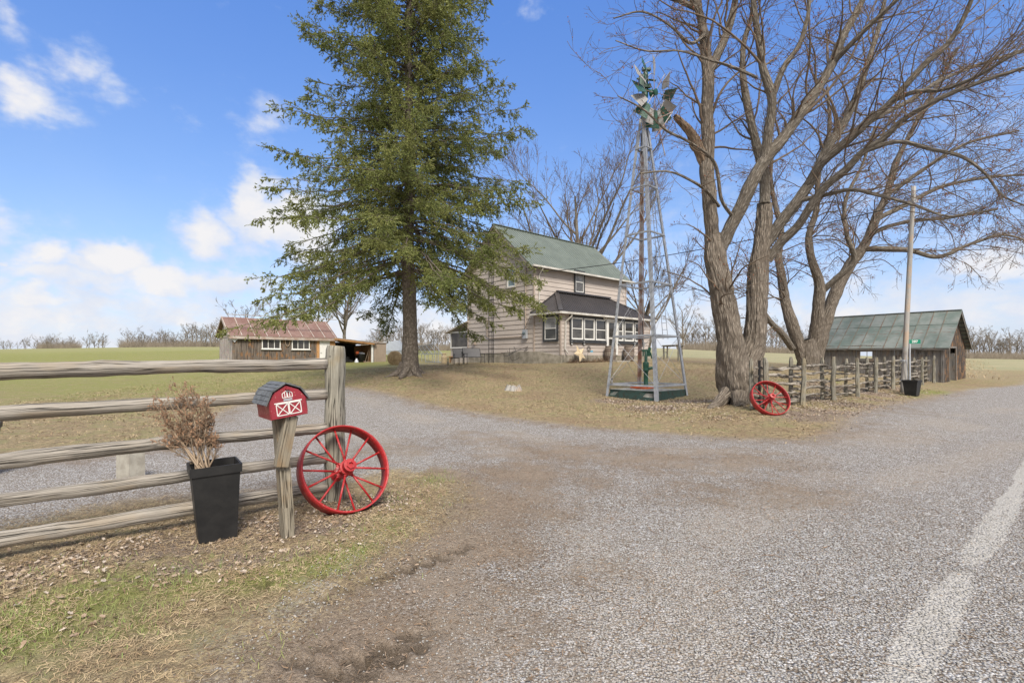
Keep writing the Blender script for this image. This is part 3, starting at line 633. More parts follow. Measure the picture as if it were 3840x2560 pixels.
def build_terrain():
    A = np.concatenate([np.linspace(-62, 62, 560), np.linspace(62, 298, 90)[1:-1]]); A = np.radians(A); na = len(A)
    Rr = .25*1.0195**np.arange(478); nr = len(Rr)
    X = np.sin(A)[None]*Rr[:, None]; Y = np.cos(A)[None]*Rr[:, None]; Z = gz(X, Y)
    Z1, Z2 = zones(X, Y)
    rt = rut_mask(X, Y).ravel(); rt = np.concatenate([rt, rt[:1]]); sn = sand_mask(X, Y).ravel(); sn = np.concatenate([sn, sn[:1]])
    V = np.stack([X, Y, Z], -1).reshape(-1, 3); V = np.concatenate([V, [[0, 0, float(gz(0., 0.))]]])
    z1 = np.concatenate([Z1.reshape(-1, 4), Z1.reshape(-1, 4)[:1]]); z2 = np.concatenate([Z2.reshape(-1, 4), Z2.reshape(-1, 4)[:1]])
    i = np.arange(nr-1)[:, None]; j = np.arange(na)[None]; j2 = (j+1) % na
    Q = np.stack([i*na+j, i*na+j2, (i+1)*na+j2, (i+1)*na+j], -1).reshape(-1, 4)[:, ::-1]
    cx = V[Q].mean(1); a = cx[:, 0]*RD[0]+cx[:, 1]*RD[1]; b = cx[:, 0]*ND[0]+cx[:, 1]*ND[1]
    gm = z1[Q][:, :, 0].mean(1); fm = z2[Q][:, :, 2].mean(1); r = np.hypot(cx[:, 0], cx[:, 1])
    wob = .35*(fbm(cx[:, 0], cx[:, 1], 1.2, 3, 12)-.5)
    grav = gm+wob > .5; road = grav & (b < .42); drive = grav & ~road; verge = ~grav & inpoly(cx[:, 0], cx[:, 1], VERGE); field = ~grav & ~verge & ((fm > .5) | (r > 95)); lawn = ~grav & ~verge & ~field
    for name, m in (('road', road), ('gravel_driveway', drive), ('verge', verge), ('field', field), ('lawn', lawn)):
        q = Q[m]; used, inv = np.unique(q, return_inverse=True); q = inv.reshape(q.shape)
        tag(mesh_np(name, V[used], q, M['terrain'], attrs={'zone': z1[used], 'zone2': z2[used], 'rut': rt[used], 'sand': sn[used]}), kind='structure')
    # the little disc under the camera
    tr = np.stack([np.full(na, len(V)-1), np.arange(na), (np.arange(na)+1) % na], 1)[:, ::-1]; used, inv = np.unique(tr, return_inverse=True)
build_terrain()

# ------------------------------------------------------------------ loose things on the ground: too many to count
def scatter_pts(n, box, dens):
    """n random points in box (x0,x1,y0,y1) kept with probability dens(x,y)"""
    x = rng.uniform(box[0], box[1], n); y = rng.uniform(box[2], box[3], n); k = rng.random(n) < dens(x, y); return x[k], y[k]
def strips(name, x, y, length, width, lift, mat, tilt=.15, curl=.0, label=None, z=None):
    """thin bent strands lying or standing on the ground: 2 quads each"""
    n = len(x); z = gz(x, y) if z is None else z; a = rng.uniform(0, 2*math.pi, n); L = length*rng.uniform(.5, 1.3, n); W = width*rng.uniform(.7, 1.3, n)
    t = rng.normal(tilt, .12, n) if np.isscalar(tilt) else tilt; d = np.stack([np.cos(a)*np.cos(t), np.sin(a)*np.cos(t), np.sin(t)], -1); s = np.stack([-np.sin(a), np.cos(a), rng.normal(0, .3, n)], -1)
    p0 = np.stack([x, y, z+lift], -1); bend = rng.normal(0, curl, (n, 1))*s+np.array([0, 0, 1.])*rng.normal(0, curl*.5, (n, 1))
    p1 = p0+d*(L*.5)[:, None]+bend*L[:, None]*.5; p2 = p0+d*L[:, None]-np.array([0, 0, 1.])*(np.abs(rng.normal(0, curl*.4, n))*L)[:, None]
    w = s*W[:, None]*.5; V = np.stack([p0-w, p0+w, p1-w*.9, p1+w*.9, p2-w*.3, p2+w*.3], 1); b = (np.arange(n)*6)[:, None]
    Q = np.concatenate([b+np.array([[0, 1, 3, 2]]), b+np.array([[2, 3, 5, 4]])])
    return tag(mesh_np(name, V.reshape(-1, 3), Q, mat, smooth=False), kind='stuff')
def leaves(name, x, y, size, mat, extra=0.):
    n = len(x); z = gz(x, y)+rng.uniform(.004, .02, n)+extra; a = rng.uniform(0, 2*math.pi, n); S = size*rng.uniform(.5, 1.3, n)
    N_ = rng.normal(0, .45, (n, 3)); N_[:, 2] = 1; N_ /= np.linalg.norm(N_, axis=1, keepdims=True)
    T = np.stack([np.cos(a), np.sin(a), np.zeros(n)], -1); T -= N_*(T*N_).sum(1, keepdims=True); T /= np.linalg.norm(T, axis=1, keepdims=True); B = np.cross(N_, T)
    c = np.stack([x, y, z], -1); cu = rng.uniform(.05, .55, n)[:, None]; s = S[:, None]*.5; asp = rng.uniform(.45, .85, n)[:, None]
    pts = [c-T*s, c-T*s*.3+B*s*asp+N_*s*cu, c+T*s*.1+B*s*asp*.5+N_*s*cu*.6, c+T*s*.35+B*s*asp*.9+N_*s*cu, c+T*s+N_*s*cu*.7, c+T*s*.35-B*s*asp*.8+N_*s*cu*1.1, c+T*s*.1-B*s*asp*.45+N_*s*cu*.5, c-T*s*.35-B*s*asp+N_*s*cu]
    V = np.stack(pts, 1); b = (np.arange(n)*8)[:, None]
    Q = np.concatenate([b+np.array([[0, 1, 2, 6]]), b+np.array([[2, 3, 4, 6]])[:, :4]]); T3 = np.concatenate([b+np.array([[0, 6, 7]]), b+np.array([[4, 5, 6]])])
    return tag(mesh_np(name, V.reshape(-1, 3), [Q, T3], mat, smooth=False), kind='stuff')
def verge_d(x, y): return np.clip(np.where(inpoly(x, y, VERGE), 1, -1)*edge_dist(x, y, VERGE)/.7+.35+1.2*(fbm(x, y, 2.2, 3, 61)-.5), 0, 1)
def ground_cover():
    B = (-5, 3.5, 2.1, 8.5)
    bl = lambda L, p=1.: (lambda x, y: blob(x, y, L)*p)
    x, y = scatter_pts(150000, B, lambda x, y: np.clip(blob(x, y, GREEN[:12]), 0, 1)**1.3*.9*np.clip(fbm(x, y, 3, 3, 31)*3-.9, 0, 1)); strips('grass', x, y, .05, .0035, 0, M['grass'], tilt=.9, curl=.25)
    x, y = scatter_pts(380000, B, lambda x, y: verge_d(x, y)*.55*np.clip(fbm(x, y, 2, 3, 33)*2.6-.6, .1, 1)); strips('dry_grass', x, y, .05, .0032, .004, M['straw'], tilt=.2, curl=.3)
    x, y = scatter_pts(110000, (-5, 5, 2.1, 10), lambda x, y: (.6*verge_d(x, y)+.5*blob(x, y, BROWN))*np.clip(fbm(x, y, 1.6, 3, 35)*2.6-.7, .05, 1)); strips('plant_litter', x, y, .045, .005, .003, M['straw_dark'], tilt=.08, curl=.3)
    x, y = scatter_pts(60000, (-1, 9, 2.1, 10), lambda x, y: gravel_mask(x, y)*(blob(x, y, BROWN)*.8+.05)); strips('wood_chips', x, y, .03, .005, .004, M['leaf'], tilt=.05, curl=.2)
    x, y = scatter_pts(52000, (-5, 3, 2.3, 7.5), lambda x, y: np.clip(blob(x, y, LITTER[:14]), 0, 1)**1.2*.8*np.clip(fbm(x, y, 2.5, 3, 37)*3-.7, .1, 1)); h = len(x)//2
    leaves('leaf_litter', x[:h], y[:h], .036, M['leaf']); leaves('leaf_litter', x[h:], y[h:], .031, M['leaf_pale'])
    x, y = scatter_pts(90000, (3, 18, 12, 25), lambda x, y: np.clip(blob(x, y, LITTER[14:]), 0, 1)*.8*np.clip(fbm(x, y, 1.2, 3, 39)*3-.7, .1, 1)*(1-gravel_mask(x, y))); h = len(x)//2
    leaves('leaf_litter', x[:h], y[:h], .055, M['leaf']); leaves('leaf_litter', x[h:], y[h:], .05, M['leaf_pale'])
    x, y = scatter_pts(1500, (-3, 9, 2.2, 12), lambda x, y: gravel_mask(x, y)*.35+.1); strips('twigs', x, y, .14, .006, .005, M['straw_dark'], tilt=.04, curl=.25)
    # loose chips of stone on the near gravel
    n = 60000; x, y = scatter_pts(n, (-1.5, 6, 1.9, 6.5), lambda x, y: gravel_mask(x, y)*np.clip(1.0-blob(x, y, BROWN)*1.1, .05, 1)*np.clip(1.6-np.hypot(x, y)/5, 0, 1)); m = len(x)
    s = rng.uniform(.004, .011, m); base = np.array([[1, 0, 0], [-1, 0, 0], [0, 1, 0], [0, -1, 0], [0, 0, 1], [0, 0, -1]], float)
    a = rng.uniform(0, 6.28, m); ca, sa = np.cos(a), np.sin(a); B6 = np.repeat(base[None], m, 0)*rng.uniform(.6, 1.25, (m, 6, 1)); B6[..., 2] *= .6
    Xr = B6[..., 0]*ca[:, None]-B6[..., 1]*sa[:, None]; Yr = B6[..., 0]*sa[:, None]+B6[..., 1]*ca[:, None]; V = np.stack([Xr, Yr, B6[..., 2]], -1)*s[:, None, None]
    V += np.stack([x, y, gz(x, y)+s*.3], -1)[:, None]; b = (np.arange(m)*6)[:, None]
    fc = np.array([[0, 2, 4], [2, 1, 4], [1, 3, 4], [3, 0, 4], [2, 0, 5], [1, 2, 5], [3, 1, 5], [0, 3, 5]]); Q = (b[:, None]+fc[None]).reshape(-1, 3)
    tag(mesh_np('loose_gravel', V.reshape(-1, 3), Q, M['stone'], smooth=False), kind='stuff')
    # tufts on the lawn and the dry grass by the barn
    x, y = scatter_pts(170000, (-16, 13, 9, 30), lambda x, y: (1-gravel_mask(x, y))*.6*np.clip(fbm(x, y, 1., 3, 41)*3-.9, 0.1, 1)); h = len(x)//2
    strips('dry_lawn_grass', x[:h], y[:h], .08, .012, 0, M['straw'], tilt=.4, curl=.3); strips('lawn_grass', x[h:], y[h:], .06, .010, 0, M['lawn_blade'], tilt=.5, curl=.3)
    x, y = scatter_pts(60000, (-12, 13, 9, 26), lambda x, y: (1-gravel_mask(x, y))*.6*np.clip(fbm(x, y, .7, 3, 43)*3-1., 0, 1)); strips('dead_grass', x, y, .08, .012, 0, M['straw_dark'], tilt=.15, curl=.3)
    x, y = scatter_pts(50000, (24, 90, 28, 85), lambda x, y: np.clip(1-np.abs((x*ND[0]+y*ND[1])-9-((x*RD[0]+y*RD[1])-40)*.10)/7, 0, 1)*((x*RD[0]+y*RD[1]) > 38)*.7); strips('tall_dry_grass', x, y, .22, .03, 0, M['straw'], tilt=1.0, curl=.3)
ground_cover()
# ------------------------------------------------------------------ buildings
UPV = np.array([0, 0, 1.])
def v3(p2, z): return np.array([p2[0], p2[1], z])
def lap_wall(mb, P0, d, t0, t1, z0, z1, out, rows_h=.28, top=None, lip=.030):
    """lapped boards on a wall from t0 to t1; out = outward normal; top(z) -> (ta, tb) clips gables"""
    d = np.array(d); out = np.array(out); z = z0
    while z < z1-.01:
        zt = min(z+rows_h, z1); a0, b0 = (t0, t1) if top is None else top(z); a1, b1 = (t0, t1) if top is None else top(zt)
        if b0 <= a0: break
        A = v3(P0+d*a0+out*lip, z); B = v3(P0+d*b0+out*lip, z); Ct = v3(P0+d*b1+out*.002, zt); Dt = v3(P0+d*a1+out*.002, zt)
        mb.poly([A, B, Ct, Dt] if b1 > a1+.001 else [A, B, Ct]); mb.poly([v3(P0+d*a0, z), v3(P0+d*b0, z), B, A]); z = zt
def frame_box(mb, P0, d, out, t0, t1, z0, z1, w, depth, o0=0.0):
    """picture frame of four bars round an opening"""
    d = np.array(d); out = np.array(out); R = np.stack([v3(d, 0), v3(out, 0), UPV], 1); oc = o0+depth/2
    for (a, b, c, e) in ((t0, t1, z1-w, z1), (t0, t1, z0, z0+w), (t0, t0+w, z0+w, z1-w), (t1-w, t1, z0+w, z1-w)):
        mb.box(v3(P0+d*(a+b)/2+out*oc, (c+e)/2), (b-a, depth, e-c), R)
def wbox(mb, P0, d, out, t0, t1, z0, z1, o0, o1):
    R = np.stack([v3(d, 0), v3(out, 0), UPV], 1); mb.box(v3(P0+np.array(d)*(t0+t1)/2+np.array(out)*(o0+o1)/2, (z0+z1)/2), (abs(t1-t0), abs(o1-o0), abs(z1-z0)), R)
def sash_window(root, P0, d, out, t0, t1, z0, z1, casing=None, cas_w=.1, lo='glass_lo', hi='glass', sash_mat='white', bar=.045, o=.05, blinds=False, name='window'):
    """double hung window: casing (the part), sash and two panes below it"""
    f = MB(); frame_box(f, P0, d, out, t0, t1, z0, z1, cas_w if casing else bar, .05, o)
    w = f.build(name, M[casing or sash_mat], root); k = cas_w if casing else bar
    a, b, lo_, hi_ = t0+k+.002, t1-k-.002, z0+k+.002, z1-k-.002; mid = (lo_+hi_)/2
    s = MB(); frame_box(s, P0, d, out, a, b, lo_, hi_, bar, .03, o+.004); wbox(s, P0, d, out, a+bar, b-bar, mid-bar*.6, mid+bar*.6, o+.004, o+.04)
    def sub(mb, nm, mt):
        q = mb.build(nm, mt); q.parent = w; q.location = -np.array(root.location)
        return q
    sub(s, 'sash', M[sash_mat])
    p = MB(); wbox(p, P0, d, out, a+bar, b-bar, mid+bar*.6, hi_-bar, o-.01, o+.012); sub(p, 'pane', M[hi])
    p = MB(); wbox(p, P0, d, out, a+bar, b-bar, lo_+bar, mid-bar*.6, o-.01, o+.012); sub(p, 'pane', M[lo])
    if blinds:
        p = MB(); zz = lo_+bar+.03
        while zz < hi_-bar-.3:
            if abs(zz-mid) > .05: wbox(p, P0, d, out, a+bar+.01, b-bar-.06, zz, zz+.022, o+.0125, o+.016)
            zz += .065
        sub(p, 'blind', M['curtain'])
    return w
def ribbed(mb, e0, e1, t_dir, up_dir, nrm, w, clip, pitch=.23, rib=.034, ribw=.055, thick=.02):
    """corrugated sheet: e0 = start on the eave, t_dir along it, up_dir up the slope; clip(t) -> (s0, s1); w = eave length"""
    mb.mi = 0; n = max(1, int(round(w/pitch))); t = [w*i/n for i in range(n+1)]
    for i in range(n):
        q = []
        for tt, which in ((t[i], 0), (t[i+1], 0), (t[i+1], 1), (t[i], 1)):
            s = clip(tt)[which]; q.append(e0+t_dir*tt+up_dir*s)
        mb.poly(q); mb.poly([p-nrm*thick for p in q[::-1]])
        mb.poly([q[0], q[0]-nrm*thick, q[1]-nrm*thick, q[1]])
    for i in range(n+1):
        s0, s1 = clip(min(max(t[i], 1e-3), w-1e-3))
        if s1-s0 < .05: continue
        a = e0+t_dir*t[i]+up_dir*s0; b = e0+t_dir*t[i]+up_dir*s1; h = t_dir*ribw/2; o = nrm*rib
        mb.poly([a-h, a-h*.4+o, b-h*.4+o, b-h]); mb.poly([a-h*.4+o, a+h*.4+o, b+h*.4+o, b-h*.4+o]); mb.poly([a+h*.4+o, a+h, b+h, b+h*.4+o]); mb.poly([a-h, a+h, a+h*.4+o, a-h*.4+o])
def downspout(mb, pts, w=.075): mb.tube(pts, w/2, 4, True)

def build_house():
    C0 = np.array([1.263, 29.0]); r, n = RD, ND; out_f, out_l = -ND, -RD
    W, L = 6.27, 8.85; ZB, ZT = 1.94, 7.0; RZ = 9.75
    root = tag(empty('farm_house', (C0[0], C0[1], 1.3)), 'two storey taupe farm house with green metal roof and black roofed sun porch', 'house')
    # main walls
    fw = MB(); lap_wall(fw, C0, r, 0, L, ZB, ZT, out_f); fw.build('wall', M['siding'], root)
    top = lambda z: (0, W) if z <= ZT else ((z-ZT)/(RZ-.1-ZT)*W/2, W-(z-ZT)/(RZ-.1-ZT)*W/2)
    lw = MB(); lap_wall(lw, C0, n, 0, W, ZB, RZ-.12, out_l, top=top); lw.build('wall', M['siding'], root)
    C1 = C0+r*L; rw = MB(); lap_wall(rw, C1, n, 0, W, ZB, RZ-.12, r, top=top); rw.build('wall', M['siding'], root)
    C2 = C0+n*W; bw = MB(); lap_wall(bw, C2, r, 0, L, ZB, ZT, n); bw.build('wall', M['siding'], root)
    for p in (C0, C1, C2): tr = MB(); tr.box(v3(p, (ZB+ZT)/2), (.09, .09, ZT-ZB), np.stack([v3(r, 0), v3(n, 0), UPV], 1)); tr.build('corner_board', M['trim'], root)
    # foundation
    fd = MB(); z0 = .9
    wbox(fd, C0, n, out_l, .3, W-.02, z0, ZB, -.3, .0); wbox(fd, C0, r, out_f, 0, L, z0, ZB, -.3, -.01)
    fd.build('foundation', M['concrete'], root)
    # the low curved concrete wall that bulges out along the gable side
    cw = MB(); prof = []
    for i in range(17):
        k = i/16; t = -2.15+k*4.6; o = .06+.42*math.sin(math.pi*min(1, max(0, (k-.02)))**.8); zt = ZB+.05 if k > .45 else ZB-.22+.27*math.sin(k/.45*math.pi/2)
        prof.append((C0+n*t+out_l*o, zt, C0+n*t-out_l*.05))
    for (a, za, a2), (b, zb, b2) in zip(prof[:-1], prof[1:]):
        cw.poly([v3(a, z0), v3(b, z0), v3(b, zb), v3(a, za)]); cw.poly([v3(a, za), v3(b, zb), v3(b2, zb), v3(a2, za)])
    a, za, a2 = prof[-1]; cw.poly([v3(a, z0), v3(a2, z0), v3(a2, za), v3(a, za)]); a, za, a2 = prof[0]; cw.poly([v3(a, z0), v3(a, za), v3(a2, za), v3(a2, z0)])
    cw.build('low_wall', M['concrete'], root)
    # roof, soffit, gutter
    ov, og = .42, .45; tD = v3(r, 0); slope = np.array([*(n*(W/2)), RZ-ZT]); hl = np.linalg.norm(slope); sd_ = slope/hl; nm = np.cross(tD, sd_); nm = nm if nm[2] > 0 else -nm
    e0 = v3(C0-r*og, ZT+.08)-sd_*ov; rf = MB(); ribbed(rf, e0, None, tD, sd_, nm, L+2*og, lambda t: (0, hl+ov), .23)
    rf.build('roof', M['green_roof'], root)
    sl2 = np.array([*(-n*(W/2)), RZ-ZT])/hl; nm2 = np.cross(tD, sl2); nm2 = nm2 if nm2[2] > 0 else -nm2
    e1 = v3(C2-r*og, ZT+.08)-sl2*ov; rf = MB(); ribbed(rf, e1, None, tD, sl2, nm2, L+2*og, lambda t: (0, hl+ov), .23)
    rf.build('roof', M['green_roof'], root)
    rc = MB(); ap = v3(C0+n*W/2, RZ+.11); rc.bar(ap-tD*(og+.02), ap+tD*(L+og+.02), .22, .04); rc.build('ridge_cap', M['green_roof'], root)
    sf = MB(); oz = sd_[2]*ov
    a = v3(C0-r*(og-.03)+out_f*(ov*.78), ZT-oz*.0-.06); 
    sf.box(v3(C0+r*L/2+out_f*ov*.40, ZT-.12), (L+2*og-.1, ov*.78, .03), np.stack([v3(r, 0), v3(n, 0), UPV], 1))
    sf.box(v3(C2+r*L/2+n*ov*.40, ZT-.12), (L+2*og-.1, ov*.78, .03), np.stack([v3(r, 0), v3(n, 0), UPV], 1))
    for s_ in (0, 1):   # gable rakes
        base = C0-r*(og-.03) if s_ == 0 else C1+r*(og-.03)
        for dd, bb in ((sd_, base), (sl2, base+n*W)):
            p = v3(bb, ZT-.02); sf.bar(p-dd*ov*.95, p+dd*hl, .035, .16, up=nm)
            q = p+(v3(r, 0) if s_ == 0 else v3(-r, 0))*og*.5; sf.bar(q-dd*ov*.9+np.array([0, 0, -.03]), q+dd*hl+np.array([0, 0, -.03]), og*.94, .02, up=nm if dd is sd_ else nm2)
    sf.build('soffit', M['soffit'], root)
    gt = MB(); ge = v3(C0-r*og+out_f*(ov*.80+.06), ZT-.19); gt.bar(ge+UPV*.04, ge+tD*(L+2*og)+UPV*.04, .11, .10); gt.build('gutter', M['gutter'], root)
    ds = MB(); g0 = C0+r*.42; top_ = v3(g0+out_f*.36, ZT-.2)
    t_, z_ = wall_tz(C0, r, 2018, 1143)
    gx = C0+r*t_; downspout(ds, [v3(gx+out_f*.38, ZT-.18), v3(gx+out_f*.36, ZT-.3), v3(gx+out_f*.09, ZT-.62), v3(gx+out_f*.08, 4.75), v3(gx+out_f*.16, 4.68)], .085)
    ds.build('downspout', M['gutter'], root)
    # upper windows
    t0, z1 = wall_tz(C0, r, 2150.5, 1011.5); t1, z0_ = wall_tz(C0, r, 2189, 1105)
    sash_window(root, C0, r, out_f, t0, t1, z0_, z1, 'black_trim', .11, lo='glass', hi='curtain', o=.05, blinds=True)
    t0, z1 = wall_tz(C0, n, 1938, 1000); t1, z0_ = wall_tz(C0, n, 1904, 1082)
    sash_window(root, C0, n, out_l, t0, t1, z0_, z1, 'gutter', .07, lo='glass_blue', hi='glass_blue', o=.05)
    # conduit, meter, vent on the gable wall
    cn = MB(); tm, zm = wall_tz(C0, n, 1974, 1253)
    cn.tube([v3(C0+n*tm+out_l*.07, 6.9), v3(C0+n*tm+out_l*.07, zm+.2)], .035, 8)
    tv, zv = wall_tz(C0, n, 1829, 1270); 
    cn.tube([v3(C0+n*(tm+.15)+out_l*.07, zm-.12), v3(C0+n*(tv-.3)+out_l*.07, zm-.14), v3(C0+n*tv+out_l*.07, zm), v3(C0+n*tv+out_l*.07, zm+1.1)], .03, 8)
    cn.build('conduit', M['trim'], root)
    mt = MB(); wbox(mt, C0, n, out_l, tm-.17, tm+.17, zm-.25, zm+.27, .05, .17)
    mb_ = mt.build('electric_meter', M['galv'], root)
    md = MB(); c = C0+n*(tm+.02)+out_l*.16; Rm = np.stack([v3(n, 0), UPV, v3(out_l, 0)], 1); md.lathe([(.09, 0), (.09, .05), (.07, .06), (.065, .11), (.0, .12)], v3(c, zm+.05), 16, Rm)
    q = md.build('meter_dial', M['glass_blue']); q.parent = mb_; q.location = -np.array(root.location)
    vt = MB(); tv, zv = wall_tz(C0, n, 1782, 1287); wbox(vt, C0, n, out_l, tv-.1, tv+.1, zv-.09, zv+.09, .03, .17); vt.build('wall_vent', M['trim'], root)
    for k in range(5):
        cb = MB()
        a = tm-.6+k*.35; pts = []
        for i in range(9):
            s = i/8; pts.append(v3(C0+n*(tm-.2+s*(2.4-k*.3))+out_l*(.08+.5*math.sin(s*3)*(k % 2)), zm-.9-.55*math.sin(s*math.pi)*(.5+.3*k/3)+.2*math.sin(k+s*4)))
        cb.tube(pts, .012, 5); cb.build('cable', M['black_plastic'], root)
    cb = MB(); t3, z3 = wall_tz(C0, n, 1995, 1180); cb.tube([v3(C0+n*.1+out_l*.1, 4.2), v3(C0+n*tm+out_l*.16, zm+.3)], .012, 5)
    cb.build('cable', M['black_plastic'], root)
    # ---- sun porch
    D_ = 2.057; P0 = C0+out_f*D_; PL = 8.6; PZ0, PZ1 = 1.79, 4.06
    pw = MB(); lap_wall(pw, P0, r, 0, PL, PZ0, PZ1, out_f, .215); pw.build('porch_wall', M['siding'], root)
    pw = MB(); lap_wall(pw, C0, out_f, 0, D_, PZ0, PZ1, out_l, .215); pw.build('porch_wall', M['siding'], root)
    pw = MB(); lap_wall(pw, P0+r*PL, n, 0, D_, PZ0, PZ1, r, .215); pw.build('porch_wall', M['siding'], root)
    for p in (P0, P0+r*PL, C0+out_f*.03): ct = MB(); ct.box(v3(p, (PZ0+PZ1)/2), (.085, .085, PZ1-PZ0), np.stack([v3(r, 0), v3(n, 0), UPV], 1)); ct.build('corner_board', M['trim'], root)
    pf = MB(); wbox(pf, P0, r, out_f, -.03, PL, .95, PZ0-.003, -.25, .04); wbox(pf, P0, n, out_l, -.04, D_, .95, PZ0-.003, -.25, .0); wbox(pf, P0+r*PL, n, r, 0, D_, .95, PZ0-.003, -.25, .03); pf.build('porch_foundation', M['concrete'], root)
    # hip roof
    o = .32; ez = 4.15; rz = 5.55; t_l, t_r = 1.9, PL-1.75; E0 = P0+out_f*o-r*o; EL = PL+2*o; run = D_+o; hs = math.hypot(run, rz-ez)
    upd = np.array([*(n*run), rz-ez])/hs; nm = np.cross(tD, upd); nm = nm if nm[2] > 0 else -nm
    def clip_f(t):
        s = hs
        if t < t_l+o: s = hs*t/(t_l+o)
        if t > t_r+o: s = hs*(EL-t)/(EL-t_r-o)
        return (0, max(s, .01))
    pr = MB(); ribbed(pr, v3(E0, ez), None, tD, upd, nm, EL, clip_f, .225, .034)
    pr.build('porch_roof', M['black_roof'], root)
    hl2 = math.hypot(t_l+o, rz-ez); up2 = np.array([*(r*(t_l+o)), rz-ez])/hl2; nm3 = np.cross(v3(n, 0), up2); nm3 = nm3 if nm3[2] > 0 else -nm3
    pr = MB(); ribbed(pr, v3(E0, ez), None, v3(n, 0), up2, nm3, run, lambda t: (0, max(.01, hl2*t/run)), .225, .034); pr.build('porch_roof', M['black_roof'], root)
    w3 = EL-t_r-o; hl3 = math.hypot(w3, rz-ez); up3 = np.array([*(-r*w3), rz-ez])/hl3; nm4 = np.cross(v3(n, 0), up3); nm4 = nm4 if nm4[2] > 0 else -nm4
    pr = MB(); ribbed(pr, v3(E0+r*EL, ez), None, v3(n, 0), up3, nm4, run, lambda t: (0, max(.01, hl3*t/run)), .225, .034); pr.build('porch_roof', M['black_roof'], root)
    hp = MB(); A = v3(E0, ez+.03); B = v3(C0+r*t_l, rz+.04); Cc = v3(C0+r*t_r, rz+.04); Dd = v3(E0+r*EL, ez+.03)
    hp.bar(A, B, .24, .035); hp.bar(Cc, Dd, .24, .035); hp.bar(B-v3(r, 0)*.1+v3(out_f, 0)*.08+UPV*.03, Cc+v3(r, 0)*.1+v3(out_f, 0)*.08+UPV*.03, .24, .09); hp.bar(v3(C0+out_f*.05-r*.3, ez+.05), B, .1, .1); hp.build('roof_flashing', M['black_roof'], root)
    g2 = MB(); q0 = v3(E0, ez-.07); g2.bar(q0, q0+tD*EL, .09, .11); g2.bar(q0, q0+v3(n, 0)*run, .09, .11); g2.build('gutter', M['gutter'], root)
    s2 = MB(); s2.box(v3(P0+r*PL/2+out_f*o*.46, PZ1-.02), (EL-.1, o*.85, .03), np.stack([v3(r, 0), v3(n, 0), UPV], 1)); wbox(s2, P0, n, out_l, -.0, D_, PZ1-.035, PZ1-.005, 0, o*.9); s2.build('soffit', M['soffit'], root)
    t_, _ = lin(P0, r, 2000+563/4.9); d2 = MB(); gx = P0+r*t_
    downspout(d2, [v3(gx+r*.32+out_f*.3, ez-.1), v3(gx+r*.3+out_f*.28, ez-.25), v3(gx+r*.05+out_f*.08, ez-.55), v3(gx+out_f*.08, 2.1), v3(gx+r*.1+out_f*.2, 1.88)], .1); d2.build('downspout', M['gutter'], root)
    S = lambda x, y: (2000+x/4.9, 1080+y/4.9)
    # left porch window
    t0, z1 = wall_tz(C0, out_f, *S(197, 508)); t1, zlo = wall_tz(C0, out_f, *S(472, 980)); 
    sash_window(root, C0, out_f, out_l, t0, t1, zlo, z1, 'black_trim', .12, hi='curtain', lo='glass_lo', o=.05)
    # ribbon windows in a black surround
    def group(x0, x1, ytop, ybot, wins):
        t0, z1 = wall_tz(P0, r, *S(x0, ytop)); t1, _ = wall_tz(P0, r, *S(x1, ytop)); _, zb = wall_tz(P0, r, *S(x0, ybot))
        f = MB(); frame_box(f, P0, r, out_f, t0, t1, zb, z1, .13, .04, .046); ts = [[lin(P0, r, S(a, 0)[0])[0], lin(P0, r, S(b, 0)[0])[0]] for a, b in wins]
        for (a, b), (c, d_) in zip(ts[:-1], ts[1:]): wbox(f, P0, r, out_f, b+.003, c-.003, zb+.13, z1-.13, .046, .085)
        wbox(f, P0, r, out_f, t0, t1, zb-.05, zb+.012, .088, .13)
        f.build('window_surround', M['black_trim'], root)
        for i, (a, b) in enumerate(ts): sash_window(root, P0, r, out_f, a, b, zb+.135, z1-.135, None, hi='glass', lo='glass_lo', o=.05, bar=.04)
        return t0, t1, zb, z1
    g1 = group(655, 1322, 488, 985, ((682, 893), (912, 1106), (1125, 1316)))
    g2_ = group(1530, 2012, 568, 1010, ((1540, 1632), (1656, 1824), (1842, 1955)))
    # door
    t0, z1 = wall_tz(P0, r, *S(1328, 566)); t1, _ = wall_tz(P0, r, *S(1528, 566)); zb = PZ0+.03
    dr = MB(); frame_box(dr, P0, r, out_f, t0, t1, zb, z1, .13, .06, .046); df = dr.build('door_frame', M['white'], root)
    dd = MB(); a, b = t0+.135, t1-.135; frame_box(dd, P0, r, out_f, a, b, zb+.135, z1-.135, .075, .04, .048); wbox(dd, P0, r, out_f, a+.075, b-.075, zb+.95, zb+1.05, .048, .08); door = dd.build('door', M['gutter'], root)
    for (c, e) in ((zb+.21, zb+.945), (zb+1.055, z1-.215)):
        p = MB(); wbox(p, P0, r, out_f, a+.077, b-.077, c, e, .04, .06); q = p.build('pane', M['glass']); q.parent = door; q.location = -np.array(root.location)
    # flood light over the door
    t_, z_ = wall_tz(P0, r, *S(1290, 545)); fl = MB()
    wbox(fl, P0, r, out_f, t_-.08, t_+.08, z_-.05, z_+.12, .02, .08); q = fl.build('light_mount', M['new_wood'], root)
    for s in (-1, 1):
        b_ = MB(); c = v3(P0+r*(t_+s*.09)+out_f*.12, z_-.05); b_.lathe([(.02, .08), (.05, .05), (.065, -.05), (.0, -.08)], c, 12, np.array(Matrix.Rotation(.5*s, 3, 'Y'))); b_.build('flood_lamp', M['white'], root)
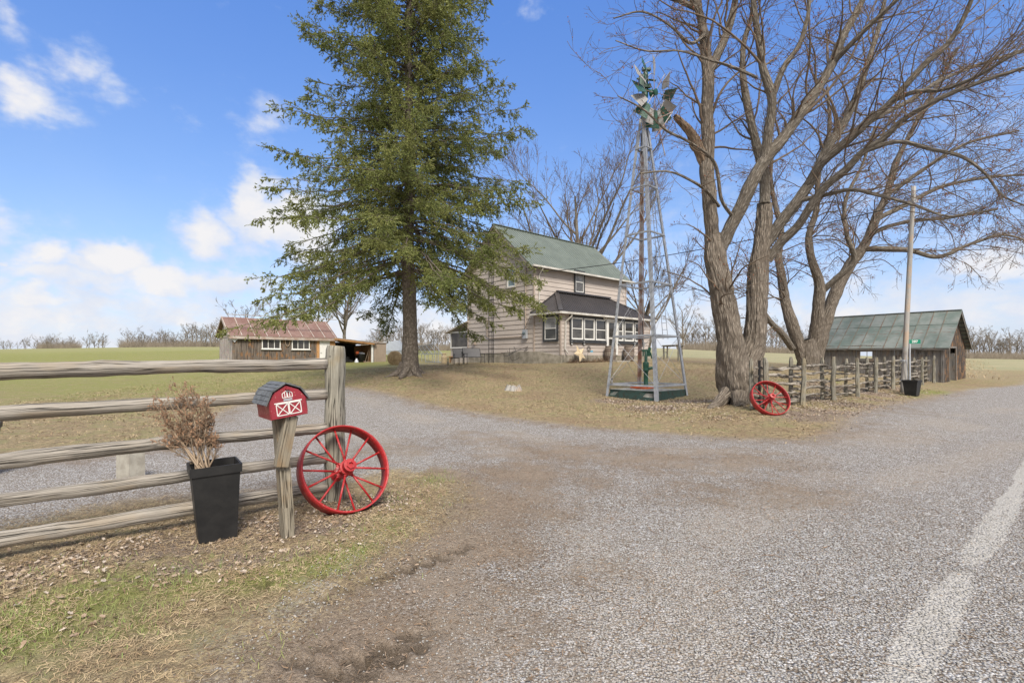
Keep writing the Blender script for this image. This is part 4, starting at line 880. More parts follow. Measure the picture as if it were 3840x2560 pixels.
    # little lanterns below the window surrounds
    for x, y in ((686, 1002), (914, 1008), (1842, 1030), (2020, 1040)):
        t_, z_ = wall_tz(P0, r, *S(x, y)); l_ = MB(); wbox(l_, P0, r, out_f, t_-.07, t_+.07, z_-.12, z_+.12, .03, .09); lm = l_.build('wall_lantern', M['black_trim'], root)
        for s in (-1, 1):
            g = MB(); wbox(g, P0, r, out_f, t_+s*.032-.018, t_+s*.032+.018, z_-.10, z_+.08, .08, .10); q = g.build('lamp_glass', M['white']); q.parent = lm; q.location = -np.array(root.location)
    # ---- glazed lean-to at the back
    B0 = C0+n*(W-.1); b = MB(); L2 = 1.75
    wbox(b, B0, n, out_l, .15, 2.2, 1.1, 2.3, -.9, -.08); b.build('back_porch_wall', M['cream_wall'], root)
    rfp = MB(); q0 = v3(B0+out_l*.15, 3.65); pts = [v3(B0+n*0+out_l*.2, 4.02), v3(B0+n*2.6+out_l*.2, 3.35), v3(B0+n*2.6-out_l*2.5, 3.35), v3(B0-out_l*2.5, 4.02)]
    rfp.prism(pts, (0, 0, .07)); rfp.build('back_porch_roof', M['cream_wall'], root)
    fr = MB(); frame_box(fr, B0, n, out_l, .15, 2.2, 2.3, 3.45, .09, .1, -.12); fr.build('window', M['white'], root)
    gl = MB(); wbox(gl, B0, n, out_l, .24, 2.11, 2.39, 3.36, -.1, -.06); gl.build('window_screen', M['glass_lo'], root)
    return C0
HC0 = build_house()

def boards(mb, P0, d, out, t0, t1, zf, zt, w=.2, th=.02, gap=.006, jit=.0, seed=1, holes=()):
    """vertical boards; zf(t), zt(t) = bottom and top"""
    rr = random.Random(seed); t = t0; R = np.stack([v3(d, 0), v3(out, 0), UPV], 1)
    while t < t1-.02:
        ww = min(w*rr.uniform(.8, 1.2), t1-t); tc = t+ww/2; a, b = zf(tc), zt(tc)+rr.uniform(-jit, jit); segs = [(a, b)]
        for (h0, h1, hz0, hz1) in holes:
            if h0 < tc < h1:
                segs = [s for (p, q) in segs for s in ((p, min(q, hz0)), (max(p, hz1), q)) if s[1]-s[0] > .03]
        for (p, q) in segs:
            o = rr.uniform(0, .012); mb.box(v3(np.array(P0)+np.array(d)*tc+np.array(out)*(o+th/2), (p+q)/2), (ww-gap, th, q-p), R, along=2)
        t += ww

def build_shed():
    az = math.radians(50); r = np.array([math.sin(az), math.cos(az)]); n = np.array([-r[1], r[0]]); S0 = np.array([-19.34, 34.9]); L, Wd = 7.0, 4.4; out = -n
    zb, ze, zr = 1.0, 3.34, 4.62
    root = tag(empty('workshop_shed', (S0[0], S0[1], 1.15)), 'weathered board shed with rusty red metal roof, two white windows and white door', 'shed')
    Sx = lambda x, y: (760+x/2.352, 1130+y/2.352)
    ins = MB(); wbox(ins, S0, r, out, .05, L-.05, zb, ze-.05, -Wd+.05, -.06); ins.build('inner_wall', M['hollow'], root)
    w = MB(); td0, _ = wall_tz(S0, r, *Sx(1004, 320)); boards(w, S0, r, out, 0, td0, lambda t: zb, lambda t: ze-.1, .17, seed=4); w.build('wall', M['shed_wood'], root)
    # gable in osb with doors
    g = MB(); top = lambda t: ze-.02+(zr-ze)*(1-abs(t-Wd/2)/(Wd/2))-.08
    pts = [v3(S0, zb), v3(S0+n*Wd, zb), v3(S0+n*Wd, ze-.1), v3(S0+n*Wd/2, zr-.14), v3(S0, ze-.1)]; g.prism(pts, v3(-r*-.04, 0)); g.build('gable_wall', M['osb'], root)
    gd = MB()
    for t0, t1 in ((1.2, 2.15), (2.17, 3.1)): wbox(gd, S0, n, -r, t0, t1, zb, ze-.25, .0, .03)
    gd.build('gable_door', M['osb'], root)
    gb = MB(); wbox(gb, S0, n, -r, -.02, Wd+.02, ze-.22, ze-.14, .0, .045); gb.build('gable_trim', M['tin_strip'], root)
    g2 = MB(); pts = [v3(S0+r*L+n*a, z) for a, z in ((0, zb), (Wd, zb), (Wd, ze-.1), (Wd/2, zr-.14), (0, ze-.1))]; g2.prism(pts, v3(-r*.04, 0)); g2.build('gable_wall', M['shed_wood'], root)
    bk = MB(); wbox(bk, S0+n*Wd, r, n, 0, L, zb, ze-.1, -.05, 0); bk.build('wall', M['shed_wood'], root)
    # roof
    ov, og = .3, .28; tD = v3(r, 0); hl = math.hypot(Wd/2, zr-ze); up = np.array([*(n*Wd/2), zr-ze])/hl; nm = np.cross(tD, up); nm = nm if nm[2] > 0 else -nm
    up2 = np.array([*(-n*Wd/2), zr-ze])/hl; nm2 = np.cross(tD, up2); nm2 = nm2 if nm2[2] > 0 else -nm2
    EL = L+2*og; rf = MB(); ribbed(rf, v3(S0-r*og, ze)-up*ov, None, tD, up, nm, EL, lambda t: (0, hl+ov), .41, .012, .03); rf.build('roof', M['rust_roof'], root)
    rf = MB(); ribbed(rf, v3(S0+n*Wd-r*og, ze)-up2*ov, None, tD, up2, nm2, EL, lambda t: (0, hl+ov), .41, .012, .03); rf.build('roof', M['rust_roof'], root)
    st = MB()
    for k in range(10):
        t = k*EL/9.2+.02; a = v3(S0-r*og+r*t, ze)-up*ov+nm*.03; st.bar(a, a+up*(hl+ov), .06, .012, up=nm)
    a = v3(S0-r*(og+.01), zr)+UPV*.03; st.bar(a, a+tD*(EL+.02), .16, .03)
    st.build('roof_strip', M['tin_strip'], root)
    fa = MB(); q = v3(S0-r*og, ze-.1)-up*ov; q[2] = ze-.27; fa.bar(q, q+tD*EL, .03, .19)
    for s in (0, 1):
        b_ = S0-r*(og) if s == 0 else S0+r*(L+og)
        fa.bar(v3(b_, ze-.08)-up*ov, v3(b_+n*Wd/2, zr-.08), .03, .14, up=nm); fa.bar(v3(b_+n*Wd, ze-.08)-up2*ov, v3(b_+n*Wd/2, zr-.08), .03, .14, up=nm2)
    fa.build('fascia', M['tin_strip'], root)
    # windows: three panes each
    for x0, y0, x1, y1 in ((520, 318, 684, 420), (784, 323, 941, 424)):
        t0, z1 = wall_tz(S0, r, *Sx(x0, y0)); t1, z0 = wall_tz(S0, r, *Sx(x1, y1)); f = MB(); frame_box(f, S0, r, out, t0, t1, z0, z1, .055, .07, .03)
        for k in (1, 2): wbox(f, S0, r, out, t0+(t1-t0)*k/3-.018, t0+(t1-t0)*k/3+.018, z0+.055, z1-.055, .03, .085)
        wbox(f, S0, r, out, t0-.06, t1+.06, z0-.05, z0-.002, .02, .14)
        wn = f.build('window', M['white'], root); p = MB(); wbox(p, S0, r, out, t0+.056, t1-.056, z0+.056, z1-.056, .02, .05); q = p.build('pane', M['glass']); q.parent = wn; q.location = -np.array(root.location)
    # door and bare timber posts
    ta, zt = wall_tz(S0, r, *Sx(1031, 322)); tb, _ = wall_tz(S0, r, *Sx(1120, 322)); dr = MB(); wbox(dr, S0, r, out, ta, tb, zb+.1, zt, -.02, .03)
    for i in range(2):
        for j, (c, e) in enumerate(((.35, .8), (.95, 1.45), (1.6, 1.85))):
            wbox(dr, S0, r, out, ta+.14+i*(tb-ta-.2)/2, ta+.14+i*(tb-ta-.2)/2+(tb-ta-.2)/2-.12, zb+.1+c, zb+.1+e, .03, .038)
    door = dr.build('door', M['white'], root); k = MB(); c = v3(S0+r*(ta+.09)+out*.06, zb+1.05); k.lathe([(0, -.03), (.03, -.02), (.03, .02), (0, .03)], c, 10); q = k.build('door_knob', M['dark_metal']); q.parent = door; q.location = -np.array(root.location)
    po = MB(); wbox(po, S0, r, out, td0+.005, ta-.01, zb, ze-.12, -.02, .035); wbox(po, S0, r, out, tb+.01, tb+.42, zb, ze-.12, -.02, .035); po.build('door_post', M['new_wood'], root)
    bt = MB(); t_, z_ = wall_tz(S0, r, *Sx(275, 305)); bt.box(v3(S0+r*(.12)+out*.1, ze-.35), (.36, .03, .36), np.stack([v3(r, 0), v3(out, 0), UPV], 1)@np.array(Matrix.Rotation(.7, 3, 'Y'))); bt.build('corner_plate', M['tarp'], root)
    hz = MB(); t_, z_ = wall_tz(S0, r, *Sx(745, 330)); c = v3(S0+r*t_+out*.1, z_-.2)
    hz.tube([c+np.array([*(r*.16*math.sin(a)), .34*math.cos(a)]) for a in np.linspace(0, 6.6, 26)], .025, 6); hz.build('hung_hose', M['dead_stem'], root)
    # ---- open lean-to
    T0 = S0+r*L; tl, Dl = lin(S0, r, 1398.); L3 = tl-L+.0; lt = tag(empty('lean_to', (T0[0], T0[1], 1.17)), 'open fronted lean-to bay beside the shed, crowded with tools in the dark', 'lean-to')
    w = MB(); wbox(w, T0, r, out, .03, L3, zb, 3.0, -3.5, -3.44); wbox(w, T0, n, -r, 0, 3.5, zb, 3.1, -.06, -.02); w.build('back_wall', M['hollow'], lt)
    w = MB(); wbox(w, T0+r*L3, n, r, 0, 3.5, zb, 2.75, -.05, 0); w.build('side_wall', M['plywood'], lt)
    rf = MB(); z1, z2 = ze-.14, 2.86; pts = [v3(T0+out*.35+r*.02, z1), v3(T0+out*.35+r*(L3+.2), z2), v3(T0-out*3.6+r*(L3+.2), z2+.1), v3(T0-out*3.6+r*.02, z1+.1)]; rf.prism(pts, (0, 0, .045)); rf.build('roof', M['tin_strip'], lt)
    ra = MB()
    for k in range(6):
        o = -.3+k*.7; ra.bar(v3(T0-out*o+r*.03, z1-.06+.02*k), v3(T0-out*o+r*L3, z2-.06+.02*k), .05, .12)
    ra.build('rafter', M['new_wood'], lt)
    pp = MB(); wbox(pp, T0, r, out, L3-.16, L3, zb, z2-.03, .0, .1); pp.build('post', M['white'], lt)
    # clutter of the lean-to, each a thing
    rr = random.Random(5); Q = lambda u, dn: T0+r*lin(T0-out*dn, r, u)[0]-out*dn
    def thing(name, lab, cat, p, z=1.17): return tag(empty(name, (p[0], p[1], z)), lab, cat)
    p = Q(1356, .5); rb = thing('black_bin', 'black round bin heaped with tools inside the open lean-to', 'bin', p)
    m = MB(); m.lathe([(.26, 0), (.3, .75), (.33, .78), (.33, .8), (.28, .8)], v3(p, 1.17), 20); m.build('body', M['black_plastic'], rb, smooth=True)
    m = MB()
    for k in range(12): a = rr.uniform(0, 6.28); m.box(v3(p+np.array([math.cos(a), math.sin(a)])*rr.uniform(0, .25), 2.0+rr.uniform(0, .1)), (rr.uniform(.1, .25), .08, .08), np.array(Matrix.Rotation(rr.uniform(0, 3), 3, 'Z')))
    m.build('heaped_tools', M['galv'], rb)
    p = Q(1341, .55); o = thing('chainsaw', 'orange chainsaw lying on the black bin in the lean-to', 'chainsaw', p, 2.0); m = MB(); m.box(v3(p, 2.11), (.22, .18, .2)); m.build('body', M['orange'], o)
    m = MB(); m.box(v3(p+r*.25, 2.05), (.35, .02, .09), np.stack([v3(r, 0), v3(n, 0), UPV], 1)); m.build('saw_bar', M['galv'], o); m = MB(); m.tube([v3(p+r*.0, 2.2)+np.array([*(r*.12*math.cos(a)), .1*math.sin(a)]) for a in np.linspace(0, 3.14, 8)], .018, 6); m.build('handle', M['black_plastic'], o)
    p = Q(1337, .35); m = MB(); m.lathe([(0, 0), (.13, .0), (.17, .1), (.13, .3), (.05, .38), (.09, .45), (0, .44)], v3(p, 1.17), 14); tag(m.build('feed_sack', M['tarp'], smooth=True), 'small white tied sack on the lean-to floor', 'sack')
    for i, (u, lab, nm_, cat) in enumerate(((1385, 'long handled broom leaning on the lean-to side wall', 'broom', 'broom'), (1378, 'wooden handled shovel standing on the lean-to floor next to the broom', 'shovel', 'shovel'))):
        p = Q(u, .25); o = thing(nm_, lab, cat, p); m = MB(); lean = r*(.12+.1*i); m.tube([v3(p-lean, 1.35), v3(p+lean*.6, 2.55-.2*i)], .018, 6); m.build('handle', M['dead_stem'], o)
        m = MB(); m.box(v3(p-lean*1.1, 1.27), (.3, .08, .2) if i == 0 else (.2, .03, .28), np.stack([v3(r, 0), v3(n, 0), UPV], 1), taper=1.2 if i == 0 else .7); m.build('head', M['dead_stem'] if i == 0 else M['galv_rust'], o)
    p = Q(1300, .9); o = thing('push_mower', 'dark machine with wheels parked at the left of the lean-to', 'mower', p); m = MB(); m.box(v3(p, 1.45), (.7, .6, .16), np.stack([v3(r, 0), v3(n, 0), UPV], 1)); m.lathe([(.2, 0), (.22, .2), (.1, .26)], v3(p, 1.53), 14); m.build('deck', M['dark_metal'], o)
    m = MB(); m.tube([v3(p-r*.3, 1.5), v3(p-r*.5-out*.0+n*.5, 2.2), v3(p+r*.3+n*.5, 2.2), v3(p+r*.3, 1.5)], .02, 6); m.build('handle', M['dark_metal'], o)
    for sx in (-.33, .33):
        for sy in (-.3, .3):
            m = MB(); c = v3(p+r*sx+n*sy, 1.3); m.lathe([(.0, -.03), (.12, -.03), (.13, 0), (.12, .03), (0, .03)], c, 14, np.stack([v3(r, 0), UPV, v3(n, 0)], 1)); m.build('wheel', M['black_plastic'], o)
    p = Q(1348, 2.2); m = MB(); m.box(v3(p, 2.25), (.9, .04, .75), np.stack([v3(r, 0), v3(n, 0), UPV], 1)); tag(m.build('plywood_sheet', M['plywood']), 'brown plywood sheet standing at the back of the lean-to', 'board')
    # ---- beige storage locker
    K0 = T0+r*(L3+.06); u1 = 1448; tk, _ = lin(K0, r, u1); kz, kt = 1.1, 2.9
    kr = tag(empty('storage_locker', (K0[0], K0[1], kz)), 'small beige upright storage locker between the lean-to and the hay bale', 'locker')
    m = MB(); wbox(m, K0, r, out, .04, tk, kz, kt, -1.0, .0); m.build('body', M['beige'], kr)
    m = MB(); mid = .04+(tk-.04)*.22
    for a, b in ((mid, mid+(tk-mid)*.42), (mid+(tk-mid)*.43, tk-.12)):
        wbox(m, K0, r, out, a, b, kz+.05, kt-.1, .0, .025)
        for k in range(1, 3): wbox(m, K0, r, out, a+(b-a)*k/3-.008, a+(b-a)*k/3+.008, kz+.08, kt-.13, .025, .034)
    m.build('door', M['beige'], kr); m = MB(); wbox(m, K0, r, out, -.0, tk+.05, kt+.002, kt+.07, -1.05, .08); m.build('lid', M['tin_strip'], kr)
    return S0, r, n
build_shed()

def build_barn():
    az = math.radians(52); r = np.array([math.sin(az), math.cos(az)]); n = np.array([-r[1], r[0]]); B0 = np.array([23.1, 27.1]); W, L = 5.1, 6.35; ze, zr = 2.34, 4.3; out_l, out_g = -r, -n
    # the long wall runs along n (outward -r); the gable wall along r (outward -n)
    root = tag(empty('log_barn', (B0[0], B0[1], .3)), 'low weathered board barn with worn green tin roof at the end of the rail fence', 'barn'); root.name = 'board_barn'
    zf = lambda t: float(gz(*(B0+n*t), False))-.15
    Sx = lambda x, y: (3050+x/3.675, 1140+y/3.675)
    tw1, zw1 = wall_tz(B0, n, *Sx(640, 648)); tw0, zw0 = wall_tz(B0, n, *Sx(825, 755)); eave = lambda t: ze-.02+.03*math.sin(t*2.2)+.02*t
    w = MB(); boards(w, B0, n, out_l, 0, L, zf, lambda t: eave(t)-.03, .19, seed=9, holes=((tw0, tw1, zw0, zw1),)); w.build('wall', M['barn_wood'], root)
    f = MB(); frame_box(f, B0, n, out_l, tw0-.12, tw1+.12, zw0-.12, zw1+.12, .14, .04, .03); wn = f.build('window', M['barn_wood'], root)
    f = MB(); frame_box(f, B0, n, out_l, tw0, tw1, zw0, zw1, .035, .05, .0); wbox(f, B0, n, out_l, tw0+(tw1-tw0)*.45-.015, tw0+(tw1-tw0)*.45+.015, zw0, zw1, .0, .03); q = f.build('sash', M['gutter']); q.parent = wn; q.location = -np.array(root.location)
    # far wall with an opening, so that the field shows through
    w = MB(); F0 = B0+r*W; boards(w, F0, n, r, 0, L, lambda t: .2, lambda t: ze, .2, seed=10, holes=((tw0-1.1, tw1+2.2, zw0-.3, zw1+.3),)); w.build('wall', M['barn_wood'], root)
    top = lambda t: ze+(zr-ze)*(1-abs(t-W/2)/(W/2))-.1
    td0, zt = wall_tz(B0, r, *Sx(1862, 600)); td1, _ = wall_tz(B0, r, *Sx(1950, 600))
    g = MB(); boards(g, B0, r, out_g, 0, W, lambda t: .1, top, .17, seed=11, holes=((td0, td1, 0, zt),)); g.build('gable_wall', M['barn_dark'], root)
    g = MB(); boards(g, B0+n*L, r, n, 0, W, lambda t: .1, top, .18, seed=12); g.build('gable_wall', M['barn_dark'], root)
    dj = MB(); frame_box(dj, B0, r, out_g, td0-.1, td1+.1, .1, zt+.08, .1, .04, .03)
    dj.build('door_frame', M['barn_wood'], root); dj = MB(); dr_ = np.stack([v3(out_g, 0), v3(r, 0), UPV], 1); dj.box(v3(B0+r*(td1-.04)-out_g*.5, 1.05), (1.0, .04, 1.7), dr_, along=2); dj.build('door', M['barn_wood'], root)
    cb = MB(); cb.box(v3(B0, 1.2), (.12, .12, 2.2), np.stack([v3(r, 0), v3(n, 0), UPV], 1)); cb.build('corner_board', M['barn_wood'], root)
    og, ov = .32, .3; tD = v3(n, 0); hl = math.hypot(W/2, zr-ze); up = np.array([*(r*W/2), zr-ze])/hl; nm = np.cross(tD, up); nm = nm if nm[2] > 0 else -nm
    up2 = np.array([*(-r*W/2), zr-ze])/hl; nm2 = np.cross(tD, up2); nm2 = nm2 if nm2[2] > 0 else -nm2
    def sheets(e, u_, nn):
        m = MB(); sm_ = MB(); rr = random.Random(2); EL = L+2*og; k = int(EL/.55)
        for course, (s0, s1, lift) in enumerate(((0, (hl+ov)*.66, 0), ((hl+ov)*.62, hl+ov, .02))):
            for i in range(k):
                a, b = EL*i/k-.02, EL*(i+1)/k+.02; l0, l1 = lift+rr.uniform(0, .014), lift+rr.uniform(.01, .02)
                j = lambda: rr.uniform(-.02, .02)
                q = [e+tD*a+u_*(s0+j())+nn*l0, e+tD*b+u_*(s0+j())+nn*l1, e+tD*b+u_*s1+nn*l1, e+tD*a+u_*s1+nn*l0]; m.poly(q); m.poly([p-nn*.012 for p in q[::-1]]); m.poly([q[0], q[0]-nn*.012, q[1]-nn*.012, q[1]])
                x = e+tD*b+nn*(l1+.008); sm_.bar(x+u_*s0, x+u_*s1, .035, .022, up=nn)
        sm_.build('roof_seam', M['seam'], root)
        return m
    sheets(v3(B0-n*og, ze)-up*ov, up, nm).build('roof', M['barn_roof'], root); sheets(v3(F0-n*og, ze)-up2*ov, up2, nm2).build('roof', M['barn_roof'], root)
    rg = MB(); a = v3(B0+r*W/2-n*(og+.01), zr+.05); rg.bar(a, a+tD*(L+2*og+.02), .2, .03); rg.build('ridge_cap', M['barn_roof'], root)
    fa = MB(); q = v3(B0-n*og, ze-.07)-up*ov*.9; fa.bar(q, q+tD*(L+2*og)+UPV*.1, .04, .12)
    for e, u_, nn in ((B0-n*(og-.02), up, nm), (F0-n*(og-.02), up2, nm2)):
        fa.bar(v3(e, ze-.07)-u_*ov, v3(e, ze-.07)+u_*hl, .035, .12, up=nn)
        for k in range(9): x = v3(e+n*.15, ze-.05)+u_*(hl*k/9); fa.bar(x-v3(n, 0)*.12, x+v3(n, 0)*.2, .06, .05)
    fa.build('fascia', M['barn_wood'], root)
build_barn()
# ------------------------------------------------------------------ the things in front
G0 = lambda x, y: float(gz(np.array(float(x)), np.array(float(y)), False))
FP = P(1253, 1347, 5.63)[:2]                      # foot of the near gate post
def wob_line(a, b, n, amp, seed):
    rr = np.random.default_rng(seed); k = np.linspace(0, 1, n)[:, None]; w = np.cumsum(rr.normal(0, amp/3, (n, 3)), 0); w -= w[:1]*(1-k)+w[-1:]*k; return np.array(a)*(1-k)+np.array(b)*k+w
def rail_mb(a, b, r0, r1, seed, n=60, sides=16, amp=.006, noise=.10, flat=(1, 1)):
    rr = np.random.default_rng(seed); pts = wob_line(a, b, n, amp, seed); k = np.linspace(0, 1, n); rad = r0+(r1-r0)*k+.002*np.sin(k*17+seed)+.002*np.sin(k*41+seed*2)
    for c in rr.uniform(.05, .95, 5): rad = rad+.007*np.exp(-((k-c)/.012)**2)
    m = MB(); m.tube(pts, rad, sides, noise=noise, fr=.8, flat=flat); return m
def left_fence():
    root = tag(empty('rail_fence', (FP[0], FP[1], 0)), 'long grey round rail fence with five rails ending at a thick post', 'fence')
    x, y = FP; z = G0(x, y); pts = wob_line((x, y, z-.3), (x+.015, y, 1.70), 40, .006, 3); rad = np.linspace(.116, .102, 40)+.004*np.sin(np.arange(40)*.6); rad[-1] = .088
    m = MB(); m.tube(pts, rad, 18, noise=.11, fr=1.6)
    m.build('post', M['post'], root, smooth=True)
    q = FP-RD*6.4; m = MB(); m.tube(wob_line((*q, -.3), (*q, 1.6), 30, .006, 4), .11, 16, noise=.1); m.build('post', M['post'], root, smooth=True)
    e0 = FP-RD*.10-ND*.02; e1 = FP-RD*6.4-ND*.02
    for i, (zp, zl, ra, rb) in enumerate(((1.505, 1.46, .056, .066), (1.165, 1.135, .054, .056), (.80, .765, .056, .062), (.47, .47, .053, .055), (.15, .19, .055, .056))):
        zend = zp+(zl-zp)*6.4/2.62 if i < 3 else zl+.03
        a = (e0[0], e0[1], zp); b = (e1[0], e1[1], zend); m = rail_mb(a, b, ra, rb, 20+i, n=110, sides=18, amp=.0045, noise=.12, flat=(1, 1.05)); m.build('rail', M['rail'], root, smooth=True)
left_fence()

def wagon_wheel(name, base, az, tilt, roll, label, group, R=.455, cap=True):
    """face normal points to azimuth az; the wheel leans back by tilt"""
    o = empty(name, (0, 0, 0)); tag(o, label, 'wheel', group)
    w = .082; m = MB(); m.lathe([(R, -w), (R+.004, -w), (R+.007, 0), (R+.004, w), (R, w), (R-.012, w), (R-.008, 0), (R-.012, -w), (R, -w)], n=96, ring=True); rim = m.build('rim', M['red'], o, local=True, smooth=True)
    m = MB(); m.lathe([(.0, -.25), (.06, -.25), (.065, -.22), (.05, -.20), (.05, -.10), (.075, -.095), (.078, -.05), (.05, -.04), (.05, .04), (.078, .045), (.078, .085), (.062, .095), (.060, .145), (.066, .15), (.066, .165), (.03, .17), (.03, .14), (0, .14)], n=28)
    if cap: m.lathe([(.045, .165), (.045, .185), (.026, .186), (.026, .16)], n=6)
    m.build('hub', M['red'], o, local=True, smooth=False)
    for k in range(14):
        a = 2*math.pi*(k+.25)/14; s = 1 if k % 2 else -1; z0 = .065*s
        c, q = math.cos(a), math.sin(a); off = .012*s
        p0 = np.array([c*.06, q*.06, z0]); p1 = np.array([c*(R-.008), q*(R-.008), .018*s])
        m = MB(); m.tube([p0, p0*.97+p1*.03+(p1-p0)*.0], .017, 8); m.tube([p0, p1], [.0115, .0105], 8); m.tube([p0, p0+(p1-p0)*.07, p0+(p1-p0)*.09], [.017, .015, .0105], 8); m.tube([p1-(p1-p0)*.03, p1], [.012, .015], 6); m.build('spoke', M['red'], o, local=True, smooth=True)
    nh = np.array([math.sin(az), math.cos(az), 0.]); nrm = nh*math.cos(tilt)+UPV*math.sin(tilt); side = np.cross(UPV, nh); upp = np.cross(nrm, side)
    Mx = np.stack([side*math.cos(roll)+upp*math.sin(roll), -side*math.sin(roll)+upp*math.cos(roll), nrm], 1)
    c = np.array(base)+upp*(R+.004)+nrm*.0
    o.matrix_world = Matrix.Translation(Vector(c)) @ Matrix([list(row) for row in Mx]).to_4x4()
    return o
b1 = P(1322, 1900, 5.12); b1[2] = G0(b1[0], b1[1])-.01
wagon_wheel('wagon_wheel', b1, math.radians(139), math.radians(26), .2, 'red spoked steel wheel leaning on the thick post near the barn shaped mailbox', 'red steel wagon wheels')
b2 = P(2908, 1551, 12.15); b2[2] = G0(b2[0], b2[1])-.01
wagon_wheel('wagon_wheel', b2, math.radians(177), math.radians(32), .4, 'red spoked steel wheel leaning against the big maple and split rail fence', 'red steel wagon wheels', cap=False)

def mailbox():
    # post with a diagonal brace
    pr = tag(empty('mailbox_post', tuple(P(1075, 2005, 4.46))), 'grey wooden mailbox post with a diagonal brace below the box', 'post')
    D = 4.42; T = lambda u, v, dd=0: P(u, v, D+dd)
    m = MB(); Rr = [(1078, 2030, .094), (1072, 1900, .092), (1062, 1760, .088), (1052, 1640, .088), (1045, 1558, .088)]
    for (a, b) in zip(Rr[:-1], Rr[1:]): m.bar(T(a[0], a[1]), T(b[0], b[1]-2), a[2], .11, up=v3(ND, 0))
    m.build('upright', M['mail_post'], pr)
    m = MB(); m.bar(T(1048, 1742, -.03)+np.array([.03, -.04, 0]), T(1100, 1556, -.03)+np.array([-.01, -.03, 0]), .10, .085, up=v3(ND, 0)); m.build('brace', M['mail_post'], pr)
    c = T(1062, 1556, .02); tiltm = Matrix.Rotation(math.radians(-7), 3, 'Y')
    az = math.radians(140); fn = np.array([math.sin(az), math.cos(az), 0]); sx = np.cross(UPV, fn)*1.0    # sx: to the viewer's right when facing the front
    if sx[0] < 0: sx = -sx
    rl = math.radians(7.5); X = sx*math.cos(rl)+UPV*math.sin(rl); Z = -sx*math.sin(rl)+UPV*math.cos(rl); Y = -fn   # Y = depth, away
    root = tag(empty('barn_mailbox', tuple(c)), 'little red barn shaped mailbox with grey gambrel roof on a wooden post', 'mailbox')
    def Q(x, y, z): return c+X*x+Y*y+Z*z
    W2, Dp, y0 = .150, .40, -.19
    def prof(k=1., dz=0): return [(-W2*k, 0), (W2*k, 0), (W2*k*1.0, .150), (W2*.66*k, .225), (0, .272), (-W2*.66*k, .225), (-W2*k, .150)]
    B = prof(); m = MB(); m.prism([Q(x, y0, z) for x, z in B][::-1], Y*Dp); m.build('body', M['box_red'], root)
    # roof: slabs along the gambrel with shingles
    rf = MB(); pr_ = [(W2+.022, .125), (W2*.70+.008, .232), (0, .288), (-W2*.70-.008, .232), (-W2-.022, .125)]
    for (x0, z0), (x1, z1) in zip(pr_[:-1], pr_[1:]):
        a = np.array([x0, z0]); b = np.array([x1, z1]); t = (b-a)/np.linalg.norm(b-a); nn = np.array([t[1], -t[0]]); nn = nn if nn[1] > 0 else -nn
        low, high = (a, b) if z0 < z1 else (b, a); tt = (high-low); Ls = np.linalg.norm(tt); tt /= Ls; rows = 3 if Ls < .11 else 3
        q = [Q(*(low[0], y0-.02, low[1])), Q(high[0], y0-.02, high[1]), Q(high[0]+nn[0]*.008, y0-.02, high[1]+nn[1]*.008), Q(low[0]+nn[0]*.008, y0-.02, low[1]+nn[1]*.008)]
        rf.prism(q, Y*(Dp+.05))
        for k in range(rows):
            s0, s1 = Ls*k/rows, Ls*(k+1)/rows+.006; cols = 8
            for j in range(cols):
                ya, yb = y0-.022+(Dp+.054)*j/cols+.0015, y0-.022+(Dp+.054)*(j+1)/cols-.0015; sh = random.uniform(-.003, .003)
                p = lambda s, y, h: Q(low[0]+tt[0]*s+nn[0]*h, y, low[1]+tt[1]*s+nn[1]*h)
                A_, B_, C_, D_ = p(s0+sh, ya, .016), p(s0+sh, yb, .016), p(s1, yb, .0095), p(s1, ya, .0095); rf.poly([A_, B_, C_, D_]); rf.poly([p(s0+sh, ya, .008), p(s0+sh, yb, .008), B_, A_]); rf.poly([p(s0+sh, ya, .008), A_, D_, p(s1, ya, .008)]); rf.poly([p(s0+sh, yb, .008), p(s1, yb, .008), C_, B_])
    rf.build('roof', M['box_roof'], root)
    fd = MB(); fd.prism([Q(x*.96, y0-.012, .006+z*.955) for x, z in B][::-1], Y*.011); fdo = fd.build('front_door', M['box_red'], root)
    # white trim of the little barn doors and loft window
    w = MB(); yf = y0-.014
    def bar(x0, z0, x1, z1, t=.0065): w.bar(Q(x0, yf, z0), Q(x1, yf, z1), t, .004, up=Y)
    for s in (-1, 1):
        x0, x1 = s*.004, s*.098; z0, z1 = .028, .125
        for a in ((x0, z0, x1, z0), (x0, z1, x1, z1), (x0, z0, x0, z1), (x1, z0, x1, z1), (x0, z0, x1, z1), (x0, z1, x1, z0)): bar(*a)
    bar(-.112, .133, .112, .133, .008)
    for s in (-1, 1):
        for a in ((s*.003, .172, s*.042, .172), (s*.003, .172, s*.003, .228), (s*.04, .172, s*.04, .205), (s*.04, .206, s*.003, .229), (s*.02, .172, s*.02, .215)): bar(*a, .005)
    w.build('door_trim', M['white'], root)
    m = MB(); m.box(Q(0, yf, .153), (.07, .006, .018), np.stack([X, Y, Z], 1)); m.build('name_plate', M['galv'], root)
    m = MB(); m.box(Q(.005, yf-.014, .245), (.03, .035, .012), np.stack([X, Y, Z], 1)); m.box(Q(.005, yf-.006, .252), (.012, .02, .02), np.stack([X, Y, Z], 1)); m.build('door_pull', M['box_red'], root)
    m = MB(); m.box(Q(W2+.012, y0+.06, .08), (.012, .03, .13), np.stack([X, Y, Z], 1)); m.box(Q(W2+.014, y0+.04, .15), (.014, .07, .035), np.stack([X, Y, Z], 1)); m.build('signal_flag', M['box_red'], root)
mailbox()

